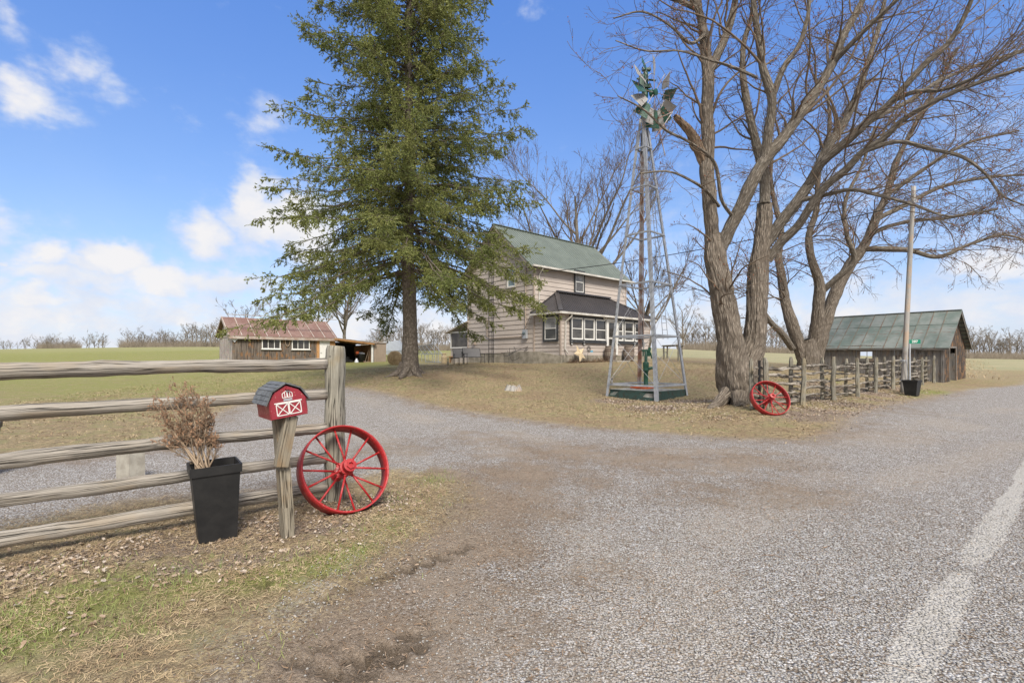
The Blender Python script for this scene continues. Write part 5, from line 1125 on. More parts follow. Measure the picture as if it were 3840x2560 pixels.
def planter(loc, az, h, wt, wb, label, lean=(0, 0)):
    root = tag(empty('planter', (0, 0, 0)), label, 'planter', 'tall black square planters')
    m = MB(); a, b = wt/2, wb/2
    def ring(s, z): return [np.array([x*s, y*s, z]) for x, y in ((-1, -1), (1, -1), (1, 1), (-1, 1))]
    zr = h*.885
    for (s0, z0), (s1, z1) in (((b, 0), (a*.93, zr)), ((a*.93, zr), (a, zr)), ((a, zr), (a*1.015, h)), ((a*1.015, h), (a*.93, h)), ((a*.93, h), (a*.91, h-.12))):
        r0, r1 = ring(s0, z0), ring(s1, z1)
        for i in range(4): m.poly([r0[i], r0[(i+1) % 4], r1[(i+1) % 4], r1[i]])
    m.poly(ring(b, 0)[::-1]); m.build('pot', M['black_plastic'], root, local=True)
    m = MB(); m.poly(ring(a*.915, h-.1)); m.build('soil', M['straw_dark'], root, local=True)
    root.location = loc; root.rotation_euler = (lean[0], lean[1], az); return root
pb = P(812, 2003, 4.45); pb[2] = G0(pb[0], pb[1])
planter(pb, math.radians(42-6), .645, .385, .285, 'tall black square planter holding a dead brown cedar in front of the rails', lean=(0.0, -.03))
p2 = P(3420, 1474, 19.3); p2[2] = G0(p2[0], p2[1])
planter(p2, math.radians(35), .60, .50, .35, 'black square planter at the foot of the grey utility pole')
p3 = P(-95, 1347, 6.7); p3[2] = G0(p3[0], p3[1]); planter(p3, math.radians(40), .69, .48, .34, 'black square planter cut off by the left edge, behind the rails')

def dead_cedar():
    base = P(770, 1745, 4.47); root = tag(empty('dead_cedar', tuple(base-np.array([0, 0, .05]))), 'dead rusty brown cedar shrub standing in the black planter by the mailbox', 'shrub')
    r_ = np.random.default_rng(11); stems = []
    tg = [(585, 1500, .02), (625, 1470, -.05), (665, 1455, .08), (700, 1475, -.05), (740, 1490, .05), (700, 1560, -.08), (775, 1510, .0), (800, 1570, .05), (812, 1630, -.03), (790, 1650, .06), (640, 1600, .06), (612, 1668, -.02), (600, 1560, .0), (725, 1640, .05), (660, 1530, -.03), (755, 1570, .02)]
    for u, v, dd in tg:
        e = P(u+r_.normal(0, 6), v+r_.normal(0, 8), 4.47+dd); b = base+np.array([r_.uniform(-.07, .05), r_.uniform(-.06, .06), -.05]); k = np.linspace(0, 1, 10)[:, None]; md = (b+e)/2+np.array([r_.uniform(-.01, .05), 0, -.03])
        pts = b*(1-k)**2+2*md*k*(1-k)+e*k**2+np.cumsum(r_.normal(0, .003, (10, 3)), 0); stems.append(pts)
    S = np.stack(stems); R = np.linspace(.009, .003, 10)[None].repeat(len(S), 0)
    c1, r1 = children(S, R, 22, (.16, .30), (25, 60), .15, 6, .5, r_, .28); c2, r2 = children(c1, r1, 7, (.35, .7), (25, 55), .1, 4, .7, r_, .2)
    V, Q, U = join([batch_tubes(S, R, 6), batch_tubes(c1, np.maximum(r1, .0018), 3), batch_tubes(c2, np.maximum(r2, .0014), 3)])
    mesh_np('stems', V, Q, M['dead_stem'], root, uv=U)
    tp = c2.reshape(-1, 3); tp = tp[r_.random(len(tp)) < .36]; keep = (tp[:, 2] > base[2]+.16); tp = tp[keep]; n = len(tp)
    d = (tp-(base-np.array([0, 0, .4]))); d /= np.linalg.norm(d, axis=1, keepdims=True); d += r_.normal(0, .55, (n, 3)); d /= np.linalg.norm(d, axis=1, keepdims=True)
    s = np.cross(d, r_.normal(0, 1, (n, 3))); s /= np.linalg.norm(s, axis=1, keepdims=True); L = r_.uniform(.012, .035, n)[:, None]; w = .0032
    V = np.stack([tp-s*w, tp+s*w, tp+d*L*.6+s*w*1.3, tp+d*L, tp+d*L*.6-s*w*1.3], 1).reshape(-1, 3); b = (np.arange(n)*5)[:, None]
    mesh_np('foliage', V, [b+np.array([[0, 1, 2, 4]]), b+np.array([[4, 2, 3]])], M['dead_leafage'], root, smooth=False)
def cinder_block():
    c = P(490, 1778, 6.55); c[2] = G0(c[0], c[1]); R = np.array(Matrix.Rotation(math.radians(-24), 3, 'Z')); m = MB()
    for dx in (-.125, .125): m.box(c+R@np.array([dx, 0, .17]), (.03, .19, .4), R)
    m.box(c+R@np.array([0, -.08, .17]), (.219, .03, .4), R); m.box(c+R@np.array([0, .08, .17]), (.219, .03, .4), R); m.box(c+R@np.array([0, 0, .17]), (.03, .129, .4), R); m.box(c+R@np.array([-.139, -.05, .05]), (.005, .03, .05), R)
    tag(m.build('concrete_block', M['block']), 'pale concrete block standing on the gravel behind the rail fence', 'concrete block')
cinder_block()

def right_fence():
    base = np.array([8.37, 14.5]); dr = np.array([1.98, 1.72]); dr /= np.linalg.norm(dr); pn = np.array([-dr[1], dr[0]]); us = (2868, 3013, 3126, 3214, 3287, 3351, 3420, 3458, 3502); ts = [lin(base, dr, u)[0] for u in us]
    ts[6] = (ts[5]+ts[7])/2
    root = tag(empty('split_rail_fence', (8.37, 14.5, .22)), 'grey split rail fence with paired posts running from the big maple to the barn', 'fence'); rr = random.Random(8)
    tops = (1338, 1339, 1337, 1339, 1336.5, 1334, 1336, 1338, 1334)
    for i, t in enumerate(ts):
        for s in (0, 1):
            p = base+dr*(t+(-.08 if s else 0))+pn*(.30*s); z0 = G0(*p)-.2; D = p[1]; zt = CAM_H-(tops[i]-VH)/F*D-(.02 if s else 0)+rr.uniform(-.03, .03)
            m = MB(); k = 14; pts = wob_line((p[0]+rr.uniform(-.04, .04), p[1], z0), (p[0], p[1], zt), k, .02, 100+i*2+s); rad = np.linspace(.076, .062, k)*(1 if s == 0 else .85); rad[-1] *= .6
            m.tube(pts, rad, 7, noise=.22, fr=2.5); m.build('post', M['post'], root)
    for i in range(len(ts)-1):
        p, q = base+dr*ts[i], base+dr*ts[i+1]; zp, zq = G0(*p), G0(*q); fr = (.14, .36, .60, .83, 1.06)
        for j, f_ in enumerate(fr):
            a = p-dr*rr.uniform(.15, .35)+pn*(.15+.09*(i % 2)); b = q+dr*rr.uniform(.15, .35)+pn*(.15+.09*(i % 2)); h = f_+rr.uniform(-.03, .03)+(.06 if i % 2 else 0)
            if i == 0 and j == 4: h += .03
            k = 26; pts = wob_line((a[0], a[1], zp+h+rr.uniform(-.03, .03)), (b[0], b[1], zq+h+rr.uniform(-.03, .03)), k, .03, 300+i*9+j); r0 = rr.uniform(.034, .050)*(1.25 if i == 0 and j in (0, 4) else 1)
            m = MB(); kk = np.linspace(0, 1, k); rad = r0*(1+.18*np.sin(kk*9+j)+.1*np.sin(kk*23+i)); m.tube(pts, rad, 7, noise=.38, fr=3., flat=(1.1, .85)); m.build('rail', M['split'], root)
    # dark steel post by the first pair
    p = base+dr*(ts[0]-.10)+pn*.1; m = MB(); m.bar((p[0], p[1], G0(*p)-.1), (p[0], p[1], 1.52), .04, .035); m.bar((p[0]+.02, p[1]-.02, G0(*p)), (p[0]+.02, p[1]-.02, 1.52), .008, .03)
    tag(m.build('steel_fence_post', M['dark_metal']), 'thin dark steel post beside the first split rail fence post', 'post')
right_fence()

def utility_pole():
    D = 20.1; b = P(3386, 1475, D); t = P(3426, 700, D+.4); b[2] = G0(b[0], b[1])-.1; root = tag(empty('utility_pole', tuple(b)), 'tall leaning grey wooden utility pole beside the split rail fence', 'utility pole')
    m = MB(); k = np.linspace(0, 1, 24)[:, None]; m.tube(b*(1-k)+t*k, np.linspace(.10, .078, 24), 16, noise=.05, fr=1.2); m.build('shaft', M['pole'], root, smooth=True)
    m = MB()
    for v in (1350, 1355, 1425): c = P(3390, v, D); m.lathe([(.103, -.012), (.112, 0), (.103, .012)], c+np.array([-.03, 0, 0]), 18, ring=True)
    m.tube([P(3398, 1330, D-.14), P(3404, 1420, D-.14), P(3402, 1470, D-.14)], .012, 5); m.build('strap', M['galv'], root)
    m = MB(); c = b*.08+t*.92; m.bar(c+np.array([-.1, -.16, 0]), c+np.array([.1, -.16, .0]), .06, .06); m.lathe([(.03, 0), (.05, .05), (.03, .1)], c+np.array([0, -.16, .03]), 10); m.build('insulator', M['galv'], root)
    # service wire to the house
    h = v3(HC0-ND*.15+RD*.3, 6.55); m = MB(); k = np.linspace(0, 1, 30)[:, None]; e = c+np.array([-.05, -.1, 0]); pts = h*(1-k)+e*k; pts[:, 2] -= 4*.35*(k*(1-k))[:, 0]; m.tube(pts, .02, 5)
    tag(m.build('service_wire', M['black_plastic']), 'black service wire sagging from the house corner to the utility pole', 'wire')
utility_pole()
def text_mesh(txt, size, name, mat, Mw, parent=None, extrude=.002):
    cu = bpy.data.curves.new(name, 'FONT'); cu.body = txt; cu.size = size; cu.align_x = 'CENTER'; cu.align_y = 'CENTER'; cu.extrude = extrude; cu.offset = size*.022
    o = bpy.data.objects.new(name, cu); C.objects.link(o); dg = bpy.context.evaluated_depsgraph_get(); dg.update()
    me = bpy.data.meshes.new_from_object(o.evaluated_get(dg)); bpy.data.objects.remove(o); q = bpy.data.objects.new(name, me); C.objects.link(q); me.materials.append(mat)
    me.transform(Mw)
    if parent: q.parent = parent
    return q
def number_sign():
    D = 19.7; b = P(3412, 1470, D); z0 = G0(b[0], b[1]); root = tag(empty('number_sign', (b[0], b[1], z0)), 'small green 287 number sign on a thin metal post beside the pole', 'sign')
    m = MB(); m.bar((b[0], b[1], z0-.2), (b[0], b[1], CAM_H-(1272-VH)/F*D), .045, .03); m.build('post', M['galv'], root)
    c = P(3430, 1280.5, D-.05); m = MB(); R = np.array(Matrix.Rotation(math.radians(-14), 3, 'Z')); m.box(c, (.385, .012, .155), R); pl = m.build('sign_plate', M['sign_green'], root)
    Mw = Matrix.Translation(Vector(c+R@np.array([0, -.008, 0]))-root.location) @ Matrix([list(x) for x in R]).to_4x4() @ Matrix.Rotation(math.radians(90), 4, 'X'); q = text_mesh("287", .135, 'numerals', M['white'], Mw); q.parent = pl
number_sign()

def windmill():
    ctr = np.array([4.93, 18.4]); z0 = .15; root = tag(empty('windmill', (ctr[0], ctr[1], z0)), 'tall galvanised windmill tower with a battered green and grey fan', 'windmill')
    ph = math.radians(-2.5); A = 1.5; cor = [ctr+A*np.array([math.sin(ph), -math.cos(ph)]), ctr+A*np.array([-math.cos(ph), -math.sin(ph)])*1.02, ctr+A*np.array([math.cos(ph), math.sin(ph)])*1.0, ctr+A*np.array([-math.sin(ph), math.cos(ph)])]
    cor = [cor[0], cor[2], cor[3], cor[1]]; topc = np.array([4.79, 18.4]); ZT = 9.85; a_ = .21
    tops = [topc+(c-ctr)/A*a_ for c in cor]
    def leg(i, z): k = (z-0)/(ZT); k = max(0, k); return cor[i]*(1-k)+tops[i]*k
    for i in range(4):
        zb = G0(*cor[i])-.02; a = v3(leg(i, zb), zb); b = v3(leg(i, ZT), ZT); o = (cor[i]-ctr); o /= np.linalg.norm(o); s = np.array([-o[1], o[0]]); m = MB(); w = .11
        for sg in (1, -1):   # angle iron: two flanges
            e = (-o*.7071+s*sg*.7071); nn = np.cross(v3(e, 0), UPV); m.bar(a+v3(e, 0)*w/2, b+v3(e, 0)*w/2*.8, w, .008, up=nn)
        m.build('leg', M['galv_rust'] if i == 2 else M['galv'], root)
        # strings of small lights wound about the leg
        L = 160; m = MB(); tt = np.linspace(0, .8, L); pts = []
        for j, t_ in enumerate(tt): z = zb+.6+(ZT-zb-1.2)*t_; c = leg(i, z)-o*.02; an = t_*2*math.pi*34; rr_ = .06*(1-.3*t_); pts.append((c[0]+rr_*math.cos(an), c[1]+rr_*math.sin(an), z))
        m.tube(np.array(pts), .0035, 3, False); m.build('light_string', M['dark_metal'], root)
    rings = (.64, 2.38, 4.25, 6.05, 7.75, 9.2)
    for z in rings:
        m = MB()
        for i in range(4):
            p, q = leg(i, z), leg((i+1) % 4, z); m.bar(v3(p, z), v3(q, z), .014, .07); m.bar(v3(p, z-.02), v3(q, z-.02), .06, .01)
        m.build('girt', M['galv'], root)
    for k in range(len(rings)-1):
        m = MB(); za, zb = rings[k], rings[k+1]
        for i in range(4):
            j = (i+1) % 4; m.tube([v3(leg(i, za), za), v3(leg(j, zb), zb)], .007, 4); m.tube([v3(leg(j, za), za), v3(leg(i, zb), zb)], .007, 4)
        m.build('brace_wire', M['galv'], root)
    m = MB()
    for k in range(6, 34):   # narrow ladder up the right hand face
        z = .9+k*.25; p, q = leg(1, z), leg(2, z); c0, c1 = p*.72+q*.28, p*.60+q*.40
        m.tube([v3(c0, z), v3(c1, z)], .008, 4)
    for f_ in (.28, .40): m.tube([v3(leg(1, 2.3)*(1-f_)+leg(2, 2.3)*f_, 2.3), v3(leg(1, 9.6)*(1-f_)+leg(2, 9.6)*f_, 9.6)], .012, 5)
    m.build('ladder', M['galv'], root)
    m = MB(); m.tube([v3(topc, 1.9), v3(topc, 10.4)], .016, 6); m.build('pump_rod', M['galv_rust'], root)
    m = MB(); m.tube([v3(topc, 9.3), v3(topc, 11.0)], [.06, .05], 10)
    for i in range(4): o = (tops[i]-topc); m.bar(v3(tops[i], 9.2), v3(topc+o*.5, 10.3), .09, .03)
    m.build('mast', M['galv'], root)
    # head: gear case, shaft, fan
    D = 18.4; hub = P(2445, 352, D-.3); m = MB(); g0 = v3(topc, 0)*np.array([1, 1, 0])+np.array([.03, 0, 0]); zt = CAM_H-(262-VH)/F*D; zb = CAM_H-(375-VH)/F*D
    m.tube([(g0[0], g0[1], zb-.1), (g0[0]+.02, g0[1], zb+.15), (g0[0]+.04, g0[1], zt-.2), (g0[0]+.07, g0[1], zt)], [.09, .12, .10, .06], 10); m.box((g0[0]+.08, g0[1], zt+.0), (.3, .16, .07)); m.box((g0[0]-.12, g0[1]-.06, (zt+zb)/2+.05), (.16, .16, .5)); m.box((g0[0]+.1, g0[1]-.1, (zt+zb)/2-.1), (.22, .12, .12))
    m.tube([(g0[0]-.3, g0[1]-.1, zt-.38), (g0[0]+.4, g0[1]-.05, zt-.42)], .035, 8); m.build('gear_case', M['green_paint'], root)
    c = P(2452, 348, 18.15); ax = np.array([.66, -.74, -.10]); ax /= np.linalg.norm(ax); e1 = -np.cross(ax, UPV); e1 /= np.linalg.norm(e1); e2 = UPV-ax*(UPV@ax); e2 /= np.linalg.norm(e2); Rh = np.stack([e1, e2, np.cross(e1, e2)], 1)
    m = MB(); m.tube([c, np.array([g0[0]+.05, g0[1], c[2]+.25])], .05, 8); m.lathe([(0, -.12), (.13, -.12), (.14, -.06), (.09, -.03), (.1, .08), (.12, .1), (0, .12)], c, 16, Rh); m.build('hub', M['green_paint'], root)
    fan_c = c+ax*.02; Rf = 1.22
    m = MB()
    for rad in (.62, 1.0): m.tube([fan_c+(e1*math.cos(a)+e2*math.sin(a))*rad for a in np.linspace(math.radians(95), math.radians(440), 44)], .010, 5)
    for k in range(8): a = 2*math.pi*k/8+.2; m.tube([fan_c, fan_c+(e1*math.cos(a)+e2*math.sin(a))*1.02], .013, 5)
    m.tube([fan_c+np.array([.1, 0, -.95]), fan_c+np.array([.75, .3, -.55])], .02, 5); m.tube([fan_c+np.array([.75, .3, -.55]), fan_c+np.array([.05, 0, -1.6])], .02, 5); m.tube([fan_c+np.array([.2, .1, -1.3]), fan_c+np.array([.45, .2, -2.2])], .02, 5); m.build('fan_arm', M['galv_rust'], root)
    degs = [101, 138, 163, 188, 211, 233, 253, 272, 291, 317, 344, 14, 42]
    for k, dg in enumerate(degs):
        a = math.radians(dg); er = e1*math.cos(a)+e2*math.sin(a); et = -e1*math.sin(a)+e2*math.cos(a); pit = math.radians(32+((k*37) % 17)-8); ct = et*math.cos(pit)+ax*math.sin(pit); nn = np.cross(er, ct)
        r0, r1, w0, w1 = .60, Rf+.05*((k*7) % 3-1), .15, .29; m = MB(); q = [fan_c+er*r0-ct*w0, fan_c+er*r0+ct*w0, fan_c+er*(r0+r1)/2+ct*(w0+w1)/2+nn*.02, fan_c+er*r1+ct*w1, fan_c+er*(r1+.02)-ct*w1*.9, fan_c+er*(r0+r1)/2-ct*(w0+w1)/2+nn*.02]
        m.prism(q, nn*.006); m.build('fan_blade', M['fan_green' if k % 2 else 'fan_grey'], root)
    # hanging jar lamp at the left leg
    lp = P(2240+318/5.81, 1250+1040/5.81, 18.2); lr = tag(empty('hanging_lantern', tuple(lp)), 'small black hanging lantern on a cord by the left leg of the windmill', 'lantern'); m = MB(); m.tube([lp+np.array([0, 0, .1]), lp+np.array([.02, 0, .95])], .004, 4); m.build('cord', M['black_plastic'], lr)
    m = MB(); m.lathe([(.035, .06), (.04, .05), (.02, .1), (0, .12)], lp, 12); m.lathe([(0, -.09), (.045, -.09), (.045, -.075)], lp, 12); m.build('cap', M['black_plastic'], lr)
    m = MB(); m.lathe([(.036, -.075), (.036, .05)], lp, 12); m.build('jar', M['curtain'], lr)
    # ---- slab
    r_ = np.random.default_rng(4); m = MB(); N_ = 60; top = []; bot = []; kz = .47
    cs = [ctr+(c-ctr)*.93 for c in cor]; per = []
    for i in range(4):
        for k in range(N_//4): t_ = k/(N_/4); per.append(cs[i]*(1-t_)+cs[(i+1) % 4]*t_)
    V = []; jag = []
    for k, p in enumerate(per):
        o = (p-ctr)/np.linalg.norm(p-ctr); j = float(vnoise(np.array([[p[0]*1.7, p[1]*1.7, 3.3]]))[0]); chip = max(0, (j-.52))*.55; jag.append(chip)
        V.append((v3(p-o*chip*.6, kz-.01*j), v3(p-o*(chip*.9-.0), kz-.05-.05*j), v3(p-o*chip*.2, kz-.13-.12*j*(chip > 0)), v3(p+o*.03, .02)))
    n_ = len(V)
    for k in range(n_):
        a, b = V[k], V[(k+1) % n_]
        for q in range(3): m.poly([a[q+1], b[q+1], b[q], a[q]])
        m.poly([a[0], b[0], v3(ctr, kz+.01)])
    s = tag(m.build('well_slab', M['slab']), 'broken edged concrete well slab painted green on its sides under the windmill', 'concrete slab')
    # ---- hand pump
    pc = P(2422, 1447, 18.6)[:2]; zb = kz; pr = tag(empty('hand_pump', (pc[0], pc[1], zb)), 'tall dark green cast iron hand pump on the well slab', 'hand pump')
    zz = lambda y: CAM_H-((1250+y/5.81)-VH)/F*18.5
    m = MB(); m.lathe([(.16, zb), (.12, zb+.03), (.085, zb+.06), (.08, zz(1000)), (.08, zz(830)), (.105, zz(820)), (.105, zz(790)), (.095, zz(780)), (.105, zz(720)), (.11, zz(650)), (.10, zz(630)), (.06, zz(615)), (.055, zz(600)), (.055, zz(380)), (.03, zz(370))], v3(pc, 0), 20); m.build('barrel', M['green_paint'], pr, smooth=True)
    m = MB(); m.tube([v3(pc, zz(780)), v3(pc+np.array([.12, -.02]), zz(765)), v3(pc+np.array([.2, -.03]), zz(750)), v3(pc+np.array([.29, -.04]), zz(760)), v3(pc+np.array([.33, -.05]), zz(790)), v3(pc+np.array([.335, -.05]), zz(818))], [.06, .055, .05, .05, .048, .052], 12); m.build('spout', M['green_paint'], pr, smooth=True)
    m = MB(); m.box(v3(pc+np.array([-.0, 0]), zz(375)), (.26, .10, .06)); m.box(v3(pc+np.array([-.1, 0]), zz(420)), (.05, .05, .25)); m.box(v3(pc+np.array([.1, .02]), zz(430)), (.12, .08, .22)); m.tube([v3(pc+np.array([-.16, 0]), zz(372)), v3(pc+np.array([.1, 0]), zz(365)), v3(pc+np.array([.18, .0]), zz(440)), v3(pc+np.array([.22, 0]), zz(545))], [.03, .035, .03, .022], 8); m.build('handle', M['green_paint'], pr)
    m = MB(); m.bar(v3(pc+np.array([.09, 0]), zz(460)), v3(pc+np.array([.14, 0]), zz(305)), .10, .05); hd = m.build('connecting_rod', M['green_paint'], pr)
    m = MB(); m.bar(v3(pc+np.array([.13, 0]), zz(310)), v3(pc+np.array([.22, 0]), zz(20)), .07, .05); m.build('wooden_rod', M['mail_post'], pr)
    # ---- orange cord coiled on the slab
    m = MB(); pts = []
    for k in range(220): a = k*.2; rr2 = .28+.09*math.sin(k*.07)+.03*math.sin(k*.9); pts.append((pc[0]-.05+rr2*1.3*math.cos(a), pc[1]+.1+rr2*math.sin(a), kz+.02+.0006*k*.5+.015*math.sin(k*.5)))
    m.tube(pts, .014, 5); tag(m.build('extension_cord', M['orange'], smooth=True), 'coiled orange extension cord lying on the slab around the pump', 'cord')
windmill()

def barrels():
    rr = random.Random(2); P0 = HC0-ND*2.057; first = None
    for i, (x0, x1, yb, yt, lab) in enumerate(((1300, 1522, 1320, 1022, 'old oak barrel with rusty hoops just left of the second one, beside the porch door'), (1640, 1858, 1332, 1040, 'leaning oak barrel with rusty hoops, farther right and farther from the porch door'))):
        u = 2000+(x0+x1)/2/4.9; t, D = lin(P0-ND*.45, RD, u); p = P0-ND*.45+RD*t; z = G0(*p)-.01; h = .93; r0, rm = .27, .335
        root = tag(empty('oak_barrel', (0, 0, 0)), lab, 'barrel', 'oak barrels by the porch')
        if i == 0:
            ms = MB(); prof = [(r0+(rm-r0)*(1-((k/12-.5)*2)**2), h*k/12) for k in range(13)]
            for j in range(22):
                a0, a1 = 2*math.pi*j/22, 2*math.pi*(j+.93)/22
                for (ra, za), (rb, zb) in zip(prof[:-1], prof[1:]): ms.poly([(ra*math.cos(a0), ra*math.sin(a0), za), (ra*math.cos(a1), ra*math.sin(a1), za), (rb*math.cos(a1), rb*math.sin(a1), zb), (rb*math.cos(a0), rb*math.sin(a0), zb)], [(za+j*3, a0*.3), (za+j*3, a1*.3), (zb+j*3, a1*.3), (zb+j*3, a0*.3)])
            ms.lathe([(r0-.02, .0), (r0-.012, .01), (rm-.02, h/2), (r0-.012, h-.03), (0, h-.03)], n=22)
            ms.build('staves', M['barrel_wood'], root, local=True)
            for zc in (.05, .2, .31, .62, .73, .88):
                rr_ = r0+(rm-r0)*(1-((zc/h-.5)*2)**2)+.004; m = MB(); m.lathe([(rr_, zc-.022), (rr_+.005, zc-.02), (rr_+.005, zc+.02), (rr_, zc+.022)], n=30, ring=True); m.build('hoop', M['rust_hoop'], root, local=True)
            first = root
        else:
            bpy.data.objects.remove(root); root = copy_tree(first); root['label'] = lab
        root.location = (p[0], p[1], z); root.rotation_euler = (0, .05 if i else .01, .6*i)
barrels()

def porch_bits():
    P0 = HC0-ND*2.057; S = lambda x, y: (2000+x/4.9, 1080+y/4.9); c2 = P0-ND*.45
    t, D = lin(c2, RD, S(858, 0)[0]); p = c2+RD*t; z = G0(*p); c = v3(p, z+.5); m = MB(); R = .52; X = v3(RD, 0); Yn = -v3(ND, 0); tilt = .1
    pts = []
    for k in range(10): a = math.pi/2+k*math.pi/5+tilt+.22; q = R if k % 2 == 0 else R*.42; pts.append(c+X*math.cos(a)*q+UPV*math.sin(a)*q-Yn*.12*math.sin(a))
    ap = c+Yn*.11
    for k in range(10): m.poly([pts[k], pts[(k+1) % 10], ap]); m.poly([pts[(k+1) % 10], pts[k], c-Yn*.02])
    tag(m.build('barn_star', M['star']), 'large cream five pointed metal star leaning against the porch', 'star')
    t, D = lin(c2, RD, S(985, 0)[0]); p = c2+RD*t; z = G0(*p); root = tag(empty('garden_spinner', (p[0], p[1], z)), 'tiny dark garden windmill spinner standing behind the cream star', 'ornament'); m = MB(); m.tube([v3(p, z), v3(p+RD*.12, z+.72)], .01, 5); m.build('stem', M['dark_metal'], root)
    m = MB(); h = v3(p+RD*.12-ND*.03, z+.74)
    for k in range(10):
        a = k*math.pi/5; e = X*math.cos(a)+UPV*math.sin(a); f_ = -X*math.sin(a)+UPV*math.cos(a); m.prism([h+e*.05-f_*.012, h+e*.19-f_*.04, h+e*.19+f_*.03, h+e*.05+f_*.012], Yn*.004)
    m.build('fan', M['dark_metal'], root); m = MB(); m.box(h+X*.25-UPV*.12, (.16, .01, .09)); m.build('tail', M['blue'], root)
    # dry flower bed
    r_ = np.random.default_rng(9); n = 260; k = r_.random(n); a = c2+ND*.05; tt = .45+k*3.3; off = r_.uniform(-.25, .25, n); bx = a[0]+RD[0]*tt-ND[0]*off; by = a[1]+RD[1]*tt-ND[1]*off
    strips('flower_bed_stalks', bx, by, .34, .016, 0, M['straw_dark'], tilt=.9, curl=.3)
    n = 900; k = r_.random(n); tt = .3+k*5.6; off = r_.uniform(-.35, .3, n); leaves('flower_bed_leaves', a[0]+RD[0]*tt-ND[0]*off, a[1]+RD[1]*tt-ND[1]*off, .12, M['straw_dark'])
    m = MB()
    t, _ = lin(c2-ND*.4, RD, 2330); p = c2-ND*.4+RD*t; R3 = np.stack([X, -Yn, UPV], 1); m.box(v3(p, G0(*p)+.03), (1.3, .35, .07), R3); tag(m.build('door_step', M['block']), 'low pale stone step between the two barrels', 'step')
porch_bits()

def antenna_mast():
    C0 = HC0; tn, D = lin(C0-RD*.45, ND, 1843); p = C0-RD*.45+ND*tn; z0 = G0(*p); root = tag(empty('lattice_mast', (p[0], p[1], z0)), 'thin dark ladder like lattice mast standing against the gable wall', 'mast'); H_ = 8.9
    tri = [p+np.array([math.cos(a), math.sin(a)])*.17 for a in (math.radians(200), math.radians(320), math.radians(80))]
    for q in tri: m = MB(); m.tube([v3(q, z0-.1), v3(q, H_)], .02, 6); m.build('leg', M['dark_metal'], root)
    m = MB(); z = z0+.4
    while z < H_-.2:
        for i in range(3): m.tube([v3(tri[i], z), v3(tri[(i+1) % 3], z)], .016, 5)
        z += .5
    m.build('rung', M['dark_metal'], root)
antenna_mast()

def chair(kind, p, rot, label):
    """outdoor sling chair (w=.6) or bench (w=1.15) or ottoman; built about the origin, front towards -y"""
    w = {'chair': .6, 'bench': 1.15, 'ottoman': .62}[kind]; root = tag(empty({'chair': 'patio_chair', 'bench': 'patio_bench', 'ottoman': 'ottoman'}[kind], (0, 0, 0)), label, {'chair': 'chair', 'bench': 'bench', 'ottoman': 'footstool'}[kind])
    sh = .40; d = .52 if kind != 'ottoman' else .5
    m = MB(); m.box((0, 0, sh), (w-.04, d, .018)); m.build('seat', M['mesh_fabric'], root, local=True)
    m = MB()
    for a, b in (((-w/2, -d/2, sh), (w/2, -d/2, sh)), ((-w/2, d/2, sh), (w/2, d/2, sh)), ((-w/2, -d/2, sh), (-w/2, d/2, sh)), ((w/2, -d/2, sh), (w/2, d/2, sh))): m.tube([a, b], .017, 6)
    m.build('frame', M['dark_metal'], root, local=True)
    for sx in (-1, 1):
        for sy in (-1, 1): m = MB(); m.tube([(sx*w/2, sy*d/2, sh+(.2 if sy < 0 and kind != 'ottoman' else 0)), (sx*w/2, sy*(d/2+.03), 0)], .016, 6); m.build('leg', M['dark_metal'], root, local=True)
    if kind != 'ottoman':
        m = MB(); m.box((0, d/2+.12, sh+.27), (w-.03, .015, .54), np.array(Matrix.Rotation(math.radians(-18), 3, 'X'))); m.build('backrest', M['mesh_fabric'], root, local=True)
        m = MB()
        for sx in (-1, 1): m.tube([(sx*w/2, d/2, sh), (sx*w/2, d/2+.2, sh+.55)], .016, 6)
        m.tube([(-w/2, d/2+.2, sh+.55), (w/2, d/2+.2, sh+.55)], .016, 6); m.build('back_frame', M['dark_metal'], root, local=True)
        for sx in (-1, 1): m = MB(); m.box((sx*w/2, .02, sh+.21), (.05, d+.08, .025)); m.build('armrest', M['dark_metal'], root, local=True)
    root.location = (p[0], p[1], G0(*p)); root.rotation_euler = (0, 0, rot); return root
cz = lambda u, D: P(u, VH, D)[:2]
chair('chair', cz(1720, 30.5), math.radians(14), 'grey sling patio chair to the left, beside the house corner')
chair('bench', cz(1778, 30.6), math.radians(28), 'wide grey sling patio bench nearest the house wall and mast')
chair('ottoman', cz(1700, 28.8), math.radians(14), 'low grey sling footstool in front of the patio chair')
def milk_can():
    D = 34; p = P(1665, VH, D)[:2]; z = G0(*p); root = tag(empty('milk_can', (p[0], p[1], z)), 'cream coloured milk can standing near the patio chairs', 'milk can'); m = MB(); m.lathe([(0, 0), (.17, 0), (.18, .05), (.18, .38), (.21, .45), (.12, .55), (.12, .62)], v3(p, z), 18); m.build('body', M['star'], root, smooth=True)
    m = MB(); m.lathe([(.12, .62), (.17, .66), (.17, .68), (0, .70)], v3(p, z), 18); m.build('lid', M['star'], root, smooth=True)
    m = MB(); q = P(1720, VH, 35.2)[:2]; zz = G0(*q); R = np.eye(3)
    m.box(v3(q, zz+.42), (1.6, .3, .05)); m.box(v3(q+np.array([-.6, 0]), zz+.2), (.06, .3, .4)); m.box(v3(q+np.array([.6, 0]), zz+.2), (.06, .3, .4)); tag(m.build('wooden_bench', M['plywood']), 'low brown wooden bench behind the patio chairs', 'bench')
milk_can()

